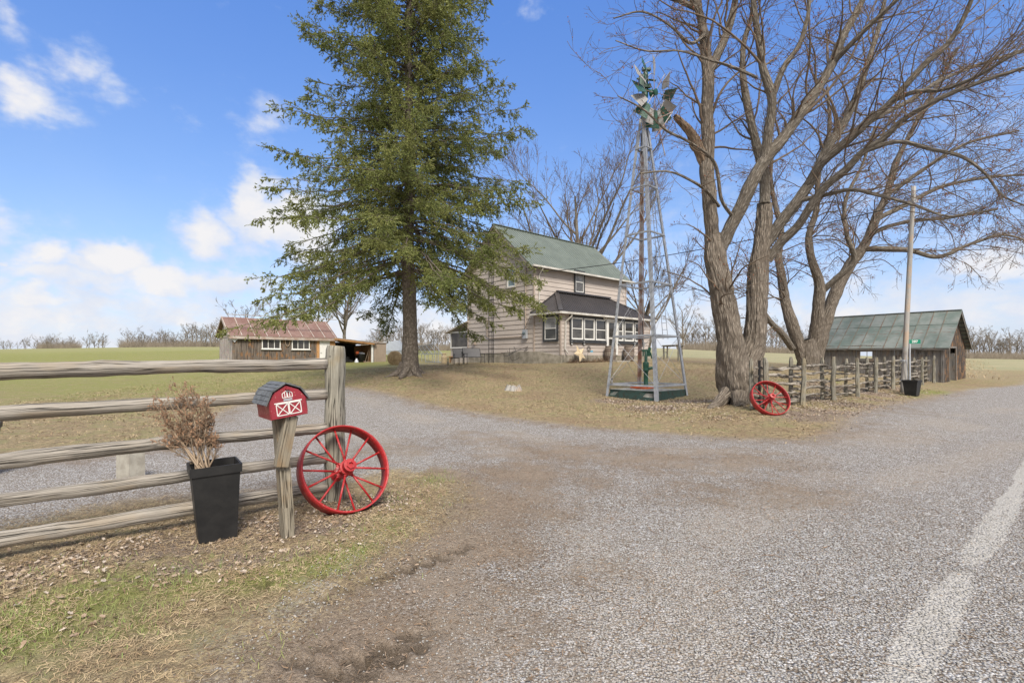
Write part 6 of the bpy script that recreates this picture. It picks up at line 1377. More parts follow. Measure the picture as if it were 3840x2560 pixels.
def hay():
    D = 37.5; c = P(1480, VH, D)[:2]; z = G0(*c); R = .52; root = tag(empty('hay_bale', (c[0], c[1], z)), 'round straw coloured hay bale between the locker and the spruce trunk', 'hay bale'); ax = np.array([.25, -.97, 0]); ax /= np.linalg.norm(ax); x = np.cross(ax, UPV); Rm = np.stack([x, UPV, ax], 1)
    m = MB(); prof = [(0, -.55)]+[(R*k, -.55-.02*k) for k in (.3, .6, .9)]+[(R, -.5), (R, .5)]+[(R*k, .55) for k in (.92, .8, .7, .6, .5, .4, .3, .2, .1)]+[(0, .55)]
    m.lathe(prof, (c[0], c[1], z+R-.03), 40, Rm); m.build('bale', M['hay'], root, smooth=True)
    r_ = np.random.default_rng(5); n = 5000; a = r_.uniform(0, 6.28, n); face = r_.random(n) < .45; rad = np.where(face, R*np.sqrt(r_.random(n)), R); h = np.where(face, .56, r_.uniform(-.5, .5, n)); q = np.stack([rad*np.cos(a), rad*np.sin(a), h], -1)@Rm.T+np.array([c[0], c[1], z+R-.03])
    t = np.stack([-np.sin(a), np.cos(a), r_.normal(0, .3, n)], -1)@Rm.T+r_.normal(0, .25, (n, 3)); o = np.stack([np.cos(a)*.3, np.sin(a)*.3, face*.6], -1)@Rm.T; s = np.cross(t, o); s /= np.linalg.norm(s, axis=1, keepdims=True); L = r_.uniform(.05, .18, n)[:, None]
    q = q+o*.03; V = np.stack([q-s*.006, q+s*.006, q+t*L+o*.05, ], 1).reshape(-1, 3); mesh_np('loose_straw', V, (np.arange(n)*3)[:, None]+np.array([[0, 1, 2]]), M['straw'], root, smooth=False)
hay()
def run_cage():
    """walk-in chicken run: pipe frame with a peaked roof, white tarp over its far half"""
    S = lambda x, y: (1340+x/4.9, 1230+y/4.9); Da = 41.; root = None
    fr = P(*S(1555, 470), 38.0); rid = P(*S(1410, 287), 39.2); fl = P(*S(1255, 455), 40.4)          # near gable: right eave, ridge, left eave
    ln = P(*S(1115, 330), 46.)-rid; ln[2] = 0; L = np.linalg.norm(ln); ln = ln/L
    fl[2] = fr[2]; root = tag(empty('chicken_run', (fr[0], fr[1], 1.3)), 'open galvanised pipe chicken run with a peaked netted roof, right of the spruce trunk', 'chicken run'); m = MB(); r = .022
    gf = lambda p: np.array([p[0], p[1], G0(p[0], p[1])])
    for k in range(5):
        o = ln*L*k/4; m.tube([gf(fr+o), fr+o, rid+o, fl+o, gf(fl+o)], r, 6)
    for p in (fr, rid, fl): m.tube([p, p+ln*L], r, 6)
    m.tube([fr, fl], r, 6); d0 = fr*.55+fl*.45; d1 = fr*.8+fl*.2
    for d_ in (d0, d1): g = gf(d_); m.tube([g, (d_[0], d_[1], 3.15)], r, 6)
    m.tube([(d0[0], d0[1], 3.1), (d1[0], d1[1], 3.1)], r, 6)
    a = gf(fr); b = gf(fl); m.tube([a+UPV*.05, b+UPV*.05], r, 6); m.build('pipe_frame', M['galv'], root)
    # wire net as thin strands
    m = MB()
    for k in range(34): o = ln*L*k/34; m.tube([fl+o, rid+o], .004, 3, False); m.tube([fr+o, rid+o], .004, 3, False)
    for k in range(1, 9): s = k/9; a = fl*(1-s)+rid*s; m.tube([a, a+ln*L], .004, 3, False); a = fr*(1-s)+rid*s; m.tube([a, a+ln*L], .004, 3, False)
    m.build('wire_net', M['dark_metal'], root)
def tarp_shelter():
    S = lambda x, y: (1340+x/4.9, 1230+y/4.9); r0, r1 = P(*S(400, 226), 51.), P(*S(775, 280), 45.); e0, e1 = P(*S(500, 396), 49.), P(*S(900, 442), 43.); r1[2] = r0[2] = (r0[2]+r1[2])/2+.05; e0[2] = e1[2] = (e0[2]+e1[2])/2
    b0, b1 = r0*2-e0, r1*2-e1; b0[2] = b1[2] = e0[2]; root = tag(empty('tarp_shelter', (e0[0], e0[1], G0(e0[0], e0[1]))), 'low white tarp shelter behind the hay bale and storage locker', 'shelter'); m = MB(); N1 = 12
    for A0, A1, B0_, B1_ in ((e0, e1, r0, r1), (b0, b1, r0, r1)):
        g = [[(A0*(1-j/6)+B0_*j/6)*(1-i/N1)+(A1*(1-j/6)+B1_*j/6)*i/N1+UPV*.05*math.sin(i*1.9+j*1.3) for j in range(7)] for i in range(N1+1)]
        for i in range(N1):
            for j in range(6): m.poly([g[i][j], g[i+1][j], g[i+1][j+1], g[i][j+1]])
            a, b = g[i][0], g[i+1][0]; m.poly([a, b, b-UPV*.35, a-UPV*.3])
    m.build('tarp', M['tarp'], root); m = MB()
    for p in (e0, e1, b0, b1): m.tube([(p[0], p[1], G0(p[0], p[1])), tuple(p)], .025, 6)
    m.tube([e0, e1], .025, 6); m.tube([e0, r0, b0], .025, 6); m.tube([e1, r1, b1], .025, 6); m.build('pipe_frame', M['galv'], root)
tarp_shelter()
run_cage()
def arbor():
    S = lambda x, y: (2240+x/5.81, 1250+y/5.81); us = (1450, 1525, 1770, 1845); root = None; D = (36, 37.4, 34.5, 35.8); pts = []
    for x, d in zip(us, D): p = P(S(x, 0)[0], VH, d); pts.append(np.array([p[0], p[1]]))
    zt = CAM_H-(1250+275/5.81-VH)/F*35.5; root = tag(empty('pole_arbor', (pts[0][0], pts[0][1], 1.5)), 'rustic frame of four peeled poles with a top rail, right of the house', 'arbor')
    for i, p in enumerate(pts): m = MB(); m.tube(wob_line(v3(p, G0(*p)-.1), v3(p, zt), 8, .02, i), .06, 8, noise=.1); m.build('post', M['post'], root)
    for a, b in ((0, 2), (1, 3), (0, 1), (2, 3)): d_ = (pts[b]-pts[a])*.12; m = MB(); m.tube([v3(pts[a]-d_, zt+.04), v3(pts[b]+d_, zt+.04)], .045, 8, noise=.1); m.build('top_rail', M['post'], root)
arbor()
def stump():
    c = cast(1925, 1462); z = G0(*c); m = MB(); r_ = np.random.default_rng(3); prof = [(.34, -.1), (.29, .03), (.24, .12), (.23, .17)]; b = len(m.v); n = 24; j = 1+.35*(r_.random(n)-.5)
    for (r, zz) in prof:
        for k in range(n): a = 2*math.pi*k/n; m.v.append((c[0]+r*1.15*math.cos(a)*j[k], c[1]+r*math.sin(a)*j[k], z+zz*(1+.5*(j[k]-1)*(zz > .1)*4)))
    for i in range(3):
        for k in range(n): k2 = (k+1) % n; m.f.append([i*n+k, i*n+k2, (i+1)*n+k2, (i+1)*n+k]); m.uv += [(prof[i][1], k*.1), (prof[i][1], k*.1+.1), (prof[i+1][1], k*.1+.1), (prof[i+1][1], k*.1)]; m.m.append(0)
    m.f.append([3*n+k for k in range(n)]); m.uv += [(math.cos(k)*.2, math.sin(k)*.2) for k in range(n)]; m.m.append(0)
    tag(m.build('tree_stump', M['pole']), 'low pale cut tree stump in the lawn before the house', 'stump')
stump()
# ------------------------------------------------------------------ trees
def children(Pp, R, n, lf, ang, up, K, rr_, g, t0=.2, absL=None, rmin=.0, droop=0., wig=.10):
    """n children for every parent polyline; lf = length range as share of the parent (or metres with absL)"""
    N_, K0, _ = Pp.shape; L = np.linalg.norm(np.diff(Pp, axis=1), axis=2).sum(1); idx = np.repeat(np.arange(N_), n) if np.isscalar(n) else np.repeat(np.arange(N_), n)
    m = len(idx); t = g.uniform(t0, 1., m)**.85; x = t*(K0-1); i = np.minimum(x.astype(int), K0-2); f = (x-i)[:, None]
    p = Pp[idx, i]*(1-f)+Pp[idx, i+1]*f; T = Pp[idx, i+1]-Pp[idx, i]; T /= np.linalg.norm(T, axis=1, keepdims=True)+1e-9; r0 = (R[idx, i]*(1-f[:, 0])+R[idx, i+1]*f[:, 0])*rr_*g.uniform(.6, 1., m)
    q = g.normal(0, 1, (m, 3)); q[:, 2] *= .7; q -= T*(q*T).sum(1, keepdims=True); q /= np.linalg.norm(q, axis=1, keepdims=True)+1e-9
    a = np.radians(g.uniform(ang[0], ang[1], m))[:, None]; d = T*np.cos(a)+q*np.sin(a); d[:, 2] += up; d /= np.linalg.norm(d, axis=1, keepdims=True)
    Ln = g.uniform(lf[0], lf[1], m)*(1 if absL else L[idx]*(1-.45*t)); st = (Ln/(K-1))[:, None]; out = [p]; cur = p
    for k in range(1, K):
        d = d+g.normal(0, wig, (m, 3)); d[:, 2] += up*.25-droop*k/K; d /= np.linalg.norm(d, axis=1, keepdims=True); cur = cur+d*st; out.append(cur)
    C_ = np.stack(out, 1); rad = np.maximum(r0[:, None]*np.linspace(1, .35, K)[None], rmin); return C_, rad
def resample(pts, rad, K):
    pts = np.array(pts, float); rad = np.array(rad, float)
    # smooth with Catmull-Rom style subdivision
    s = np.concatenate([[0], np.cumsum(np.linalg.norm(np.diff(pts, axis=0), axis=1))]); ss = np.linspace(0, s[-1], K)
    def cr(y):
        n = len(y); m = np.gradient(y, s, axis=0) if n > 2 else np.repeat((y[1:]-y[:-1])/s[-1], 2, 0); i = np.clip(np.searchsorted(s, ss, 'right')-1, 0, n-2); h = s[i+1]-s[i]; t = (ss-s[i])/h
        if y.ndim > 1: h = h[:, None]; t = t[:, None]
        return (2*t**3-3*t**2+1)*y[i]+(t**3-2*t**2+t)*h*m[i]+(-2*t**3+3*t**2)*y[i+1]+(t**3-t**2)*h*m[i+1]
    return cr(pts), np.maximum(np.interp(ss, s, rad), .002)
def bark_disp(amp, fu=2.2, fv=9.):
    def f(V, L, ang, rr):
        v = np.stack([np.broadcast_to(np.cos(ang)*fv/6.28*2.2, rr.shape), np.broadcast_to(np.sin(ang)*fv/6.28*2.2, rr.shape), np.repeat((L*fu)[..., None], rr.shape[2], 2)], -1)
        n = vnoise(v+np.array([3.1, 7.7, 0])); n2 = vnoise(v*2.3+11.); n3 = vnoise(V*1.7); return rr*amp*((n-.5)*1.6+(n2-.5)*.9)+rr*.22*(n3-.5)
    return f
def limbs_mesh(name, limbs, root, mat, K=70, n=28, amp=.12, disp=True):
    parts = []
    for p, r in limbs:
        pp, r_ = resample(p, r, K if len(p) > 3 else 30); parts.append(batch_tubes(pp[None], r_[None], n if max(r) > .12 else 14, bark_disp(amp) if disp else None))
    V, Q, U = join(parts); return mesh_np(name, V, Q, mat, root, uv=U)
def c6(lst, D0, src=None):
    """photo sight points with their own distances -> limb in space"""
    p, r = [], []
    for q in lst:
        x, y, rp, dd = q; u, v = (2500+x/1.3067, y/1.3067) if src is None else (x, y); D = D0+dd; p.append(P(u, v, D)); r.append((rp*.70 if src is None else rp*.84)/F*D)
    return np.array(p), np.array(r)
def crown(root, limbs, g, dens=(2.2, 6, 5), len1=(.8, 2.4), up=.12, twig_mat='twig', droop=.0, tmin=.006, buds=0, bud_size=.02, ang=(25, 65), maxr=.035, t0=.25, twigL=((.35, .7), (.3, .6))):
    K = 12; S, R = [], []
    for p, r in limbs: a, b = resample(p, r, 24); S.append(a); R.append(b)
    S = np.stack(S); R = np.stack(R); L = np.linalg.norm(np.diff(S, axis=1), axis=2).sum(1); cnt = np.maximum(2, (L*dens[0]).astype(int))
    rat = .38; c1, r1 = children(S, R, cnt, len1, ang, up, K, rat, g, t0, absL=True, rmin=tmin*1.3, droop=droop, wig=.13); r1 = np.minimum(r1, np.linspace(maxr, .012, K)[None])
    ok = (c1[:, :, 1].min(1) > 8.8) | (c1[:, :, 2].min(1) > 5.5); c1, r1 = c1[ok], r1[ok]
    clear = lambda c: ~((c[:, :, 0].max(1) > 9) & (c[:, :, 1].min(1) < 17) & (c[:, :, 2].min(1) < 4.2)); k_ = clear(c1); c1, r1 = c1[k_], r1[k_]
    c2, r2 = children(c1, r1, dens[1], twigL[0], (25, 60), up*.6, 7, .55, g, .12, rmin=tmin, droop=droop, wig=.14)
    c3, r3 = children(c2, r2, dens[2], twigL[1], (25, 65), up*.4, 5, .7, g, .12, rmin=tmin*.75, droop=droop*.5, wig=.16)
    k_ = clear(c2); c2, r2 = c2[k_], r2[k_]; k_ = clear(c3); c3, r3 = c3[k_], r3[k_]
    V, Q, U = join([batch_tubes(c1, r1, 5), batch_tubes(c2, np.maximum(r2*.8, tmin), 3), batch_tubes(c3, r3, 3)])
    o = mesh_np('crown', V, Q, M[twig_mat], root, uv=U)
    if buds:
        tp = np.concatenate([c3[:, 1:].reshape(-1, 3), c3[:, -1]]); tp = tp[g.random(len(tp)) < buds]; n = len(tp); b6 = np.array([[1, 0, 0], [-.5, .87, 0], [-.5, -.87, 0], [0, 0, 1.3], [0, 0, -1.3]])
        s = g.uniform(.5, 1.2, n)*bud_size; V = tp[:, None]+b6[None]*s[:, None, None]+g.normal(0, .01, (n, 1, 3)); fc = np.array([[0, 1, 3], [1, 2, 3], [2, 0, 3], [1, 0, 4], [2, 1, 4], [0, 2, 4]]); Q = ((np.arange(n)*5)[:, None, None]+fc[None]).reshape(-1, 3)
        tag(mesh_np('buds', V.reshape(-1, 3), Q, M['bud'], root, smooth=False), kind='stuff')
    return c1, c2, c3

def maple_one():
    D = 14.6; g = np.random.default_rng(21); k = 1/1.3067
    base = P(2774, 1515, D); base[2] = G0(base[0], base[1]); root = tag(empty('maple_tree', tuple(base)), 'huge bare maple with twin stems rising beside the red wheel and fence', 'tree')
    s = lambda L: c6(L, D, 1)
    trunkL = s([(2768, 1545, 88, 0), (2768, 1500, 80, 0), (2764, 1460, 76, 0), (2752, 1400, 74, 0), (2742, 1330, 62, -.05), (2735, 1280, 52, -.1), (2713, 1143, 50, -.1), (2700, 1060, 47, -.1), (2683, 965, 47, 0), (2672, 880, 36, .05)])
    trunkR = s([(2790, 1545, 80, .1), (2790, 1480, 70, .1), (2800, 1400, 62, .1), (2815, 1330, 50, .15), (2828, 1270, 44, .2), (2838, 1150, 42, .2), (2842, 1050, 41, .3), (2850, 950, 39, .3), (2862, 860, 34, .35), (2868, 765, 30, .4)])
    c = lambda L: c6([(x, y, r, d) for x, y, r, d in L], D)
    A1 = c([(225, 1150, 36, 0), (213, 1000, 36, -.1), (196, 850, 34, -.1), (203, 700, 34, 0), (197, 550, 30, .1), (203, 400, 29, .2), (190, 250, 27, .3), (180, 150, 22, .3), (150, 30, 19, .3), (90, -60, 15, .3)])
    A1b = c([(205, 360, 24, .2), (240, 290, 22, .3), (285, 190, 20, .4), (325, 60, 18, .6), (345, -60, 14, .7)])
    A1c = c([(150, 45, 14, .3), (60, 5, 12, .1), (-40, -30, 9, 0), (-120, -90, 7, 0)])
    stub = c([(205, 840, 24, -.05), (175, 765, 27, -.12), (145, 705, 27, -.22), (118, 655, 20, -.3), (75, 605, 16, -.45), (40, 570, 10, -.6)])
    A2 = c([(255, 1240, 34, 0), (310, 1120, 34, -.2), (370, 1000, 32, -.4), (425, 880, 31, -.6), (490, 770, 30, -.7), (570, 680, 28, -.8), (645, 570, 26, -.8), (730, 450, 24, -.8), (810, 315, 22, -.8), (865, 180, 19, -.8), (930, 60, 16, -.8), (985, -50, 13, -.8)])
    A2b = c([(480, 780, 24, -.7), (500, 640, 23, -.9), (515, 490, 22, -1.1), (470, 330, 19, -1.2), (452, 200, 17, -1.2), (430, 60, 14, -1.3), (420, -60, 11, -1.3)])
    A2c = c([(515, 490, 16, -1.1), (575, 330, 14, -1.3), (650, 220, 12, -1.4), (690, 80, 10, -1.5), (705, -50, 8, -1.5)])
    A2d = c([(810, 315, 15, -.8), (900, 220, 13, -1.2), (1010, 110, 11, -1.6), (1130, 0, 9, -2.0), (1200, -70, 7, -2.2)])
    B1 = c([(480, 1000, 27, .3), (480, 870, 25, .4), (445, 730, 22, .5), (405, 560, 19, .7), (375, 380, 17, .9), (375, 230, 14, 1.), (420, 60, 11, 1.1), (430, -50, 9, 1.1)])
    B2 = c([(480, 1215, 26, .3), (560, 1090, 27, .1), (640, 985, 27, -.1), (705, 890, 26, -.2), (790, 720, 22, -.2), (870, 600, 20, 0), (930, 470, 17, .2), (985, 310, 14, .4), (1040, 130, 11, .5), (1080, -50, 9, .6)])
    B2b = c([(690, 905, 22, -.2), (770, 790, 22, -.6), (850, 720, 21, -.9), (960, 620, 19, -1.3), (1020, 550, 17, -1.5)])
    B2c = c([(960, 620, 15, -1.3), (1100, 500, 17, -1.6), (1170, 420, 16, -1.8), (1260, 320, 15, -2.), (1390, 200, 14, -2.2), (1450, 100, 12, -2.4), (1510, -40, 10, -2.6)])
    B3 = c([(495, 1275, 24, .3), (560, 1190, 23, .1), (640, 1110, 21, -.2), (700, 1020, 20, -.5), (770, 920, 19, -.8), (880, 830, 18, -1.2), (960, 745, 17, -1.5), (1060, 680, 15, -1.8), (1150, 595, 14, -2.1), (1230, 540, 13, -2.4), (1400, 455, 12, -2.8), (1560, 395, 10, -3.2), (1760, 330, 8, -3.6)])
    B4 = c([(1100, 500, 12, -1.6), (1220, 450, 11, -2.2), (1350, 440, 10, -2.6), (1500, 385, 9, -3.), (1700, 270, 7, -3.5), (1900, 180, 5, -3.8)])
    B6 = c([(960, 745, 12, -1.5), (1130, 695, 11, -2.), (1290, 730, 10, -2.4), (1450, 770, 9, -2.8), (1560, 850, 7, -3.), (1650, 960, 5, -3.2), (1760, 1010, 4, -3.4)])
    B7 = c([(850, 720, 14, -.9), (940, 640, 13, -.6), (1060, 560, 12, -.3), (1180, 500, 11, 0), (1330, 400, 10, .3), (1500, 330, 8, .6), (1760, 240, 6, .8)])
    B8 = c([(640, 985, 14, -.1), (760, 960, 12, -.5), (900, 930, 10, -1), (1050, 960, 8, -1.5), (1200, 1000, 7, -2), (1400, 1060, 5, -2.4), (1560, 1020, 4, -2.6)])
    low1 = c([(255, 1010, 10, -.1), (200, 940, 9, -.6), (110, 880, 7, -1.2), (0, 840, 5, -1.8), (-130, 850, 4, -2.2)])
    low2 = c([(330, 1070, 10, -.2), (270, 980, 9, -.8), (235, 800, 9, -1.2), (100, 690, 7, -1.7), (0, 640, 6, -2.2), (-110, 540, 5, -2.6), (-240, 470, 3, -3.)])
    low3 = c([(440, 380, 8, -1.2), (350, 340, 8, -1.5), (200, 290, 7, -1.9), (60, 250, 5, -2.3), (-100, 250, 4, -2.6), (-250, 200, 3, -3)])
    low4 = c([(200, 160, 10, .3), (110, 210, 8, -.3), (20, 130, 6, -.8), (-110, 60, 5, -1.2), (-260, 90, 3, -1.6)])
    roots = [s([(2725, 1470, 30, -.15), (2700, 1505, 26, -.4), (2672, 1528, 18, -.75), (2655, 1545, 8, -1.0)]), s([(2770, 1480, 34, -.5), (2775, 1520, 28, -.75), (2780, 1550, 14, -1.0)]), s([(2830, 1480, 26, -.2), (2850, 1515, 20, -.45), (2862, 1535, 10, -.6)])]
    for arr in roots:
        for i in range(len(arr[0])): arr[0][i, 2] = max(arr[0][i, 2], G0(arr[0][i, 0], arr[0][i, 1])-.05)
    limbs_mesh('trunk', [trunkL, trunkR]+roots, root, M['maple_bark'], 150, 72, .17)
    limbs = [A1, A1b, A1c, A2, A2b, A2c, A2d, B1, B2, B2b, B2c, B3, B4, B6, B7, B8, low1, low2, low3, low4]
    for i, l_ in enumerate(limbs): limbs_mesh('limb', [l_], root, M['limb_bark'] if i > 0 else M['maple_bark'], 90, 36, .13)
    m = limbs_mesh('broken_limb', [stub], root, M['heart_wood'], 60, 30, .5)
    low = limbs[-4:]+[A1c]; main = [l_ for l_ in limbs if not any(l_ is q for q in low)]
    crown(root, low, g, (2.4, 5, 3), (.5, 1.9), .03, 'twig_red', buds=.12, tmin=.0042, bud_size=.014, t0=.15)
    crown(root, main, g, (.85, 8, 5), (2.4, 4.6), .10, 'twig_red', buds=.12, tmin=.0048, bud_size=.017, t0=.3, droop=.02, ang=(18, 45), maxr=.05)
    crown(root, main+[trunkL], g, (2.3, 7, 4), (.8, 2.4), .07, 'twig_red', buds=.12, tmin=.0048, bud_size=.017, t0=.22, droop=.05)
maple_one()
def maple_two():
    D = 25.; g = np.random.default_rng(31); base = P(3035, 1400, D); base[2] = G0(base[0], base[1]); root = tag(empty('maple_tree', tuple(base)), 'bare many stemmed maple standing behind the split rail fence, left of the barn', 'tree')
    s = lambda L: c6([(x*1.6327, y*1.6327, r, d) for x, y, r, d in L], D, 1)
    tr = s([(1857, 875, 50, 0), (1857, 850, 46, 0), (1857, 825, 42, 0), (1856, 800, 38, 0), (1850, 780, 30, 0)])
    S1 = s([(1848, 835, 26, 0), (1834, 790, 25, 0), (1818, 740, 24, 0), (1803, 690, 21, .2), (1796, 640, 18, .4), (1788, 590, 15, .5), (1795, 530, 12, .5), (1780, 470, 10, .5), (1770, 400, 8, .4), (1780, 320, 6, .4)])
    S2 = s([(1862, 835, 30, 0), (1872, 780, 27, 0), (1880, 700, 25, -.2), (1882, 650, 20, -.3), (1865, 600, 17, -.4), (1858, 550, 15, -.4), (1875, 480, 12, -.4), (1880, 400, 10, -.3), (1905, 300, 8, -.2), (1900, 200, 6, 0)])
    S3 = s([(1872, 830, 30, .2), (1895, 740, 27, .3), (1925, 660, 24, .4), (1950, 610, 22, .4), (1985, 565, 20, .4), (2010, 505, 17, .3), (2035, 450, 14, .2), (2060, 370, 12, .1), (2100, 290, 9, 0), (2150, 200, 7, 0), (2200, 110, 5, 0)])
    S4 = s([(1985, 572, 12, .4), (2040, 572, 12, -.2), (2090, 575, 10, -.6), (2150, 590, 9, -1), (2230, 560, 7, -1.4), (2300, 540, 5, -1.8), (2380, 560, 4, -2)])
    S5 = s([(1820, 800, 14, 0), (1795, 765, 13, -.5), (1770, 740, 12, -.8), (1745, 700, 9, -1), (1730, 640, 7, -1.), (1740, 570, 5, -1.)])
    S6 = s([(1885, 672, 14, -.2), (1920, 640, 13, -.7), (1960, 600, 11, -1.2), (1945, 540, 9, -1.5), (1940, 470, 8, -1.5), (1980, 380, 6, -1.4), (2010, 290, 5, -1.3)])
    S7 = s([(2010, 505, 11, .3), (2080, 470, 10, .6), (2160, 430, 8, 1), (2250, 410, 6, 1.3), (2360, 400, 4, 1.5)])
    S8 = s([(1950, 610, 10, .4), (2000, 540, 10, 1.), (2080, 510, 8, 1.6), (2180, 500, 6, 2), (2290, 480, 5, 2.4)])
    S9 = s([(2035, 450, 9, .2), (2120, 390, 8, -.2), (2220, 330, 6, -.6), (2340, 300, 4, -1)])
    limbs_mesh('trunk', [tr, S1, S2, S3], root, M['maple_bark'], 110, 36, .14)
    for l_ in (S4, S5, S6, S7, S8, S9): limbs_mesh('limb', [l_], root, M['limb_bark'], 50, 16, .1)
    crown(root, [S1, S2, S3, S4, S5, S6, S7, S8, S9], g, (3.2, 8, 5), (1., 3.6), .05, 'twig_red', droop=.12, buds=.16, tmin=.007, bud_size=.022, t0=.2)
maple_two()

def spruce():
    D = 22.; g = np.random.default_rng(41); c = P(1534, VH, D)[:2]; z0 = G0(*c); H_ = 23.5; root = tag(empty('spruce_tree', (c[0], c[1], z0)), 'towering dark green spruce standing alone on the lawn left of the house', 'tree')
    zz = np.array([z0-.3, z0, z0+.12, z0+.35, z0+.8, 3.2, 6, 10, 14, 18, 21, H_]); rad = np.array([.62, .56, .47, .38, .335, .315, .26, .21, .16, .10, .06, .02])
    p = np.stack([c[0]+.05*np.sin(zz*.7), np.full(len(zz), c[1]), zz], -1); lm = [(p, rad)]
    for a in (200, 260, 315, 30, 120): q = np.array([math.cos(math.radians(a)), math.sin(math.radians(a))]); lm.append((np.array([v3(c+q*.2, z0+.5), v3(c+q*.42, z0+.15), v3(c+q*.75, z0-.02), v3(c+q*1.05, z0-.12)]), np.array([.2, .17, .11, .05])))
    limbs_mesh('trunk', lm, root, M['spruce_bark'], 120, 44, .10)
    Rz = lambda z: 6.15*np.clip((25.0-z)/18.5, 0, 1)**.78*np.clip(.86+(z-4)*.1, 0, 1)
    S, Rr = [], []; z = 5.4; K = 14; ga = 0.
    while z < H_-.6:
        nb = int(g.integers(6, 9))+(2 if z < 9.5 else 0); ga += 1.1
        for j in range(nb):
            az = ga+2*math.pi*j/nb+g.normal(0, .25); L = Rz(z)*g.choice([g.uniform(.6, .9), g.uniform(.95, 1.15)], p=[.5, .5]); zb = z+g.uniform(-.15, .15)
            k = np.linspace(0, 1, K); low = np.clip((13-z)/10, 0, 1); rise = .30*(1-low)-.10*low; y = L*(rise*k-(.30+.30*low)*k**1.6+(.28+.08*low)*np.clip(k-.62, 0, 1)**1.3*1.5)
            rr = L*k; bend = g.normal(0, .12)*k**2*L; d = np.array([math.cos(az), math.sin(az)]); s = np.array([-d[1], d[0]]); pts = np.stack([c[0]+d[0]*rr+s[0]*bend, c[1]+d[1]*rr+s[1]*bend, zb+y], -1); pts[1:-1] += g.normal(0, .03, (K-2, 3)); S.append(pts); Rr.append(np.linspace(.016+.006*L, .006, K))
        z += g.uniform(.33, .52)*(1.05 if z < 8 else .85)
    # a few dead inner stubs below the crown
    S = np.stack(S); Rr = np.stack(Rr); V, Q, U = batch_tubes(S, Rr, 6)
    # laterals: sprays along each branch, outer two thirds, hanging
    L = np.linalg.norm(np.diff(S, axis=1), axis=2).sum(1); n1 = np.maximum(5, (L*9.0).astype(int))
    idx = np.repeat(np.arange(len(S)), n1); m = len(idx); t = g.uniform(.16, 1., m); x = t*(K-1); i = np.minimum(x.astype(int), K-2); f = (x-i)[:, None]; p = S[idx, i]*(1-f)+S[idx, i+1]*f; T = S[idx, i+1]-S[idx, i]; T /= np.linalg.norm(T, axis=1, keepdims=True)
    side = np.cross(T, UPV); side /= np.linalg.norm(side, axis=1, keepdims=True); sg = g.choice([-1, 1], m)[:, None]; a = np.radians(g.uniform(28, 62, m))[:, None]; d = T*np.cos(a)+side*sg*np.sin(a)
    hang = g.random(m) < np.where(S[idx, 0, 2] < 6.2, .3, .48); d[hang] = d[hang]*.55+np.array([0, 0, -1.])*g.uniform(.5, 1.1, (hang.sum(), 1)); d /= np.linalg.norm(d, axis=1, keepdims=True)
    Ln = np.where(hang, g.uniform(.25, .8, m), g.uniform(.35, 1.0, m))*(.35+.65*np.clip(1.15-t, 0, 1)**.6)*np.clip(L[idx]/3.2, .55, 1.15); K2 = 6; out = [p]; cur = p
    for k in range(1, K2): d = d+g.normal(0, .09, (m, 3)); d[:, 2] -= .05; d /= np.linalg.norm(d, axis=1, keepdims=True); cur = cur+d*(Ln/(K2-1))[:, None]; out.append(cur)
    S2 = np.stack(out, 1); R2 = np.full((m, K2), .005)*np.linspace(1.2, .6, K2)[None]
    S3, R3 = children(S2, R2, 5, (.3, .65), (30, 60), -.05, 4, .8, g, .1, rmin=.004, droop=.06)
    V2, Q2, U2 = batch_tubes(S2, R2, 3); Vb, Qb, Ub = join([(V, Q, U), (V2, Q2, U2)]); mesh_np('branches', Vb, Qb, M['spruce_bark'], root, uv=Ub)
    # needles: bristling slivers along every shoot
    def along(Sx, per, t0=0.):
        N_, K_, _ = Sx.shape; idx = np.repeat(np.arange(N_), per); t = g.uniform(t0, 1, len(idx)); x = t*(K_-1); i = np.minimum(x.astype(int), K_-2); f = (x-i)[:, None]; p = Sx[idx, i]*(1-f)+Sx[idx, i+1]*f; T = Sx[idx, i+1]-Sx[idx, i]; return p, T/(np.linalg.norm(T, axis=1, keepdims=True)+1e-9)
    P1 = [along(S, 60, .3), along(S2, 20, .02), along(S3, 11, 0.)]; p = np.concatenate([a for a, _ in P1]); T = np.concatenate([b for _, b in P1]); n = len(p)
    q = g.normal(0, 1, (n, 3)); q -= T*(q*T).sum(1, keepdims=True); q /= np.linalg.norm(q, axis=1, keepdims=True); d = T*.86+q*.5; d /= np.linalg.norm(d, axis=1, keepdims=True); s = np.cross(d, q); s /= np.linalg.norm(s, axis=1, keepdims=True)
    Ln = g.uniform(.045, .10, n)[:, None]; w = g.uniform(.011, .019, n)[:, None]
    V = np.stack([p, p+d*Ln*.45+s*w, p+d*Ln, p+d*Ln*.45-s*w], 1).reshape(-1, 3); Q = (np.arange(n)*4)[:, None]+np.arange(4)[None]
    print('needles', n); mesh_np('foliage', V, Q, M['needle'], root, smooth=False)
spruce()

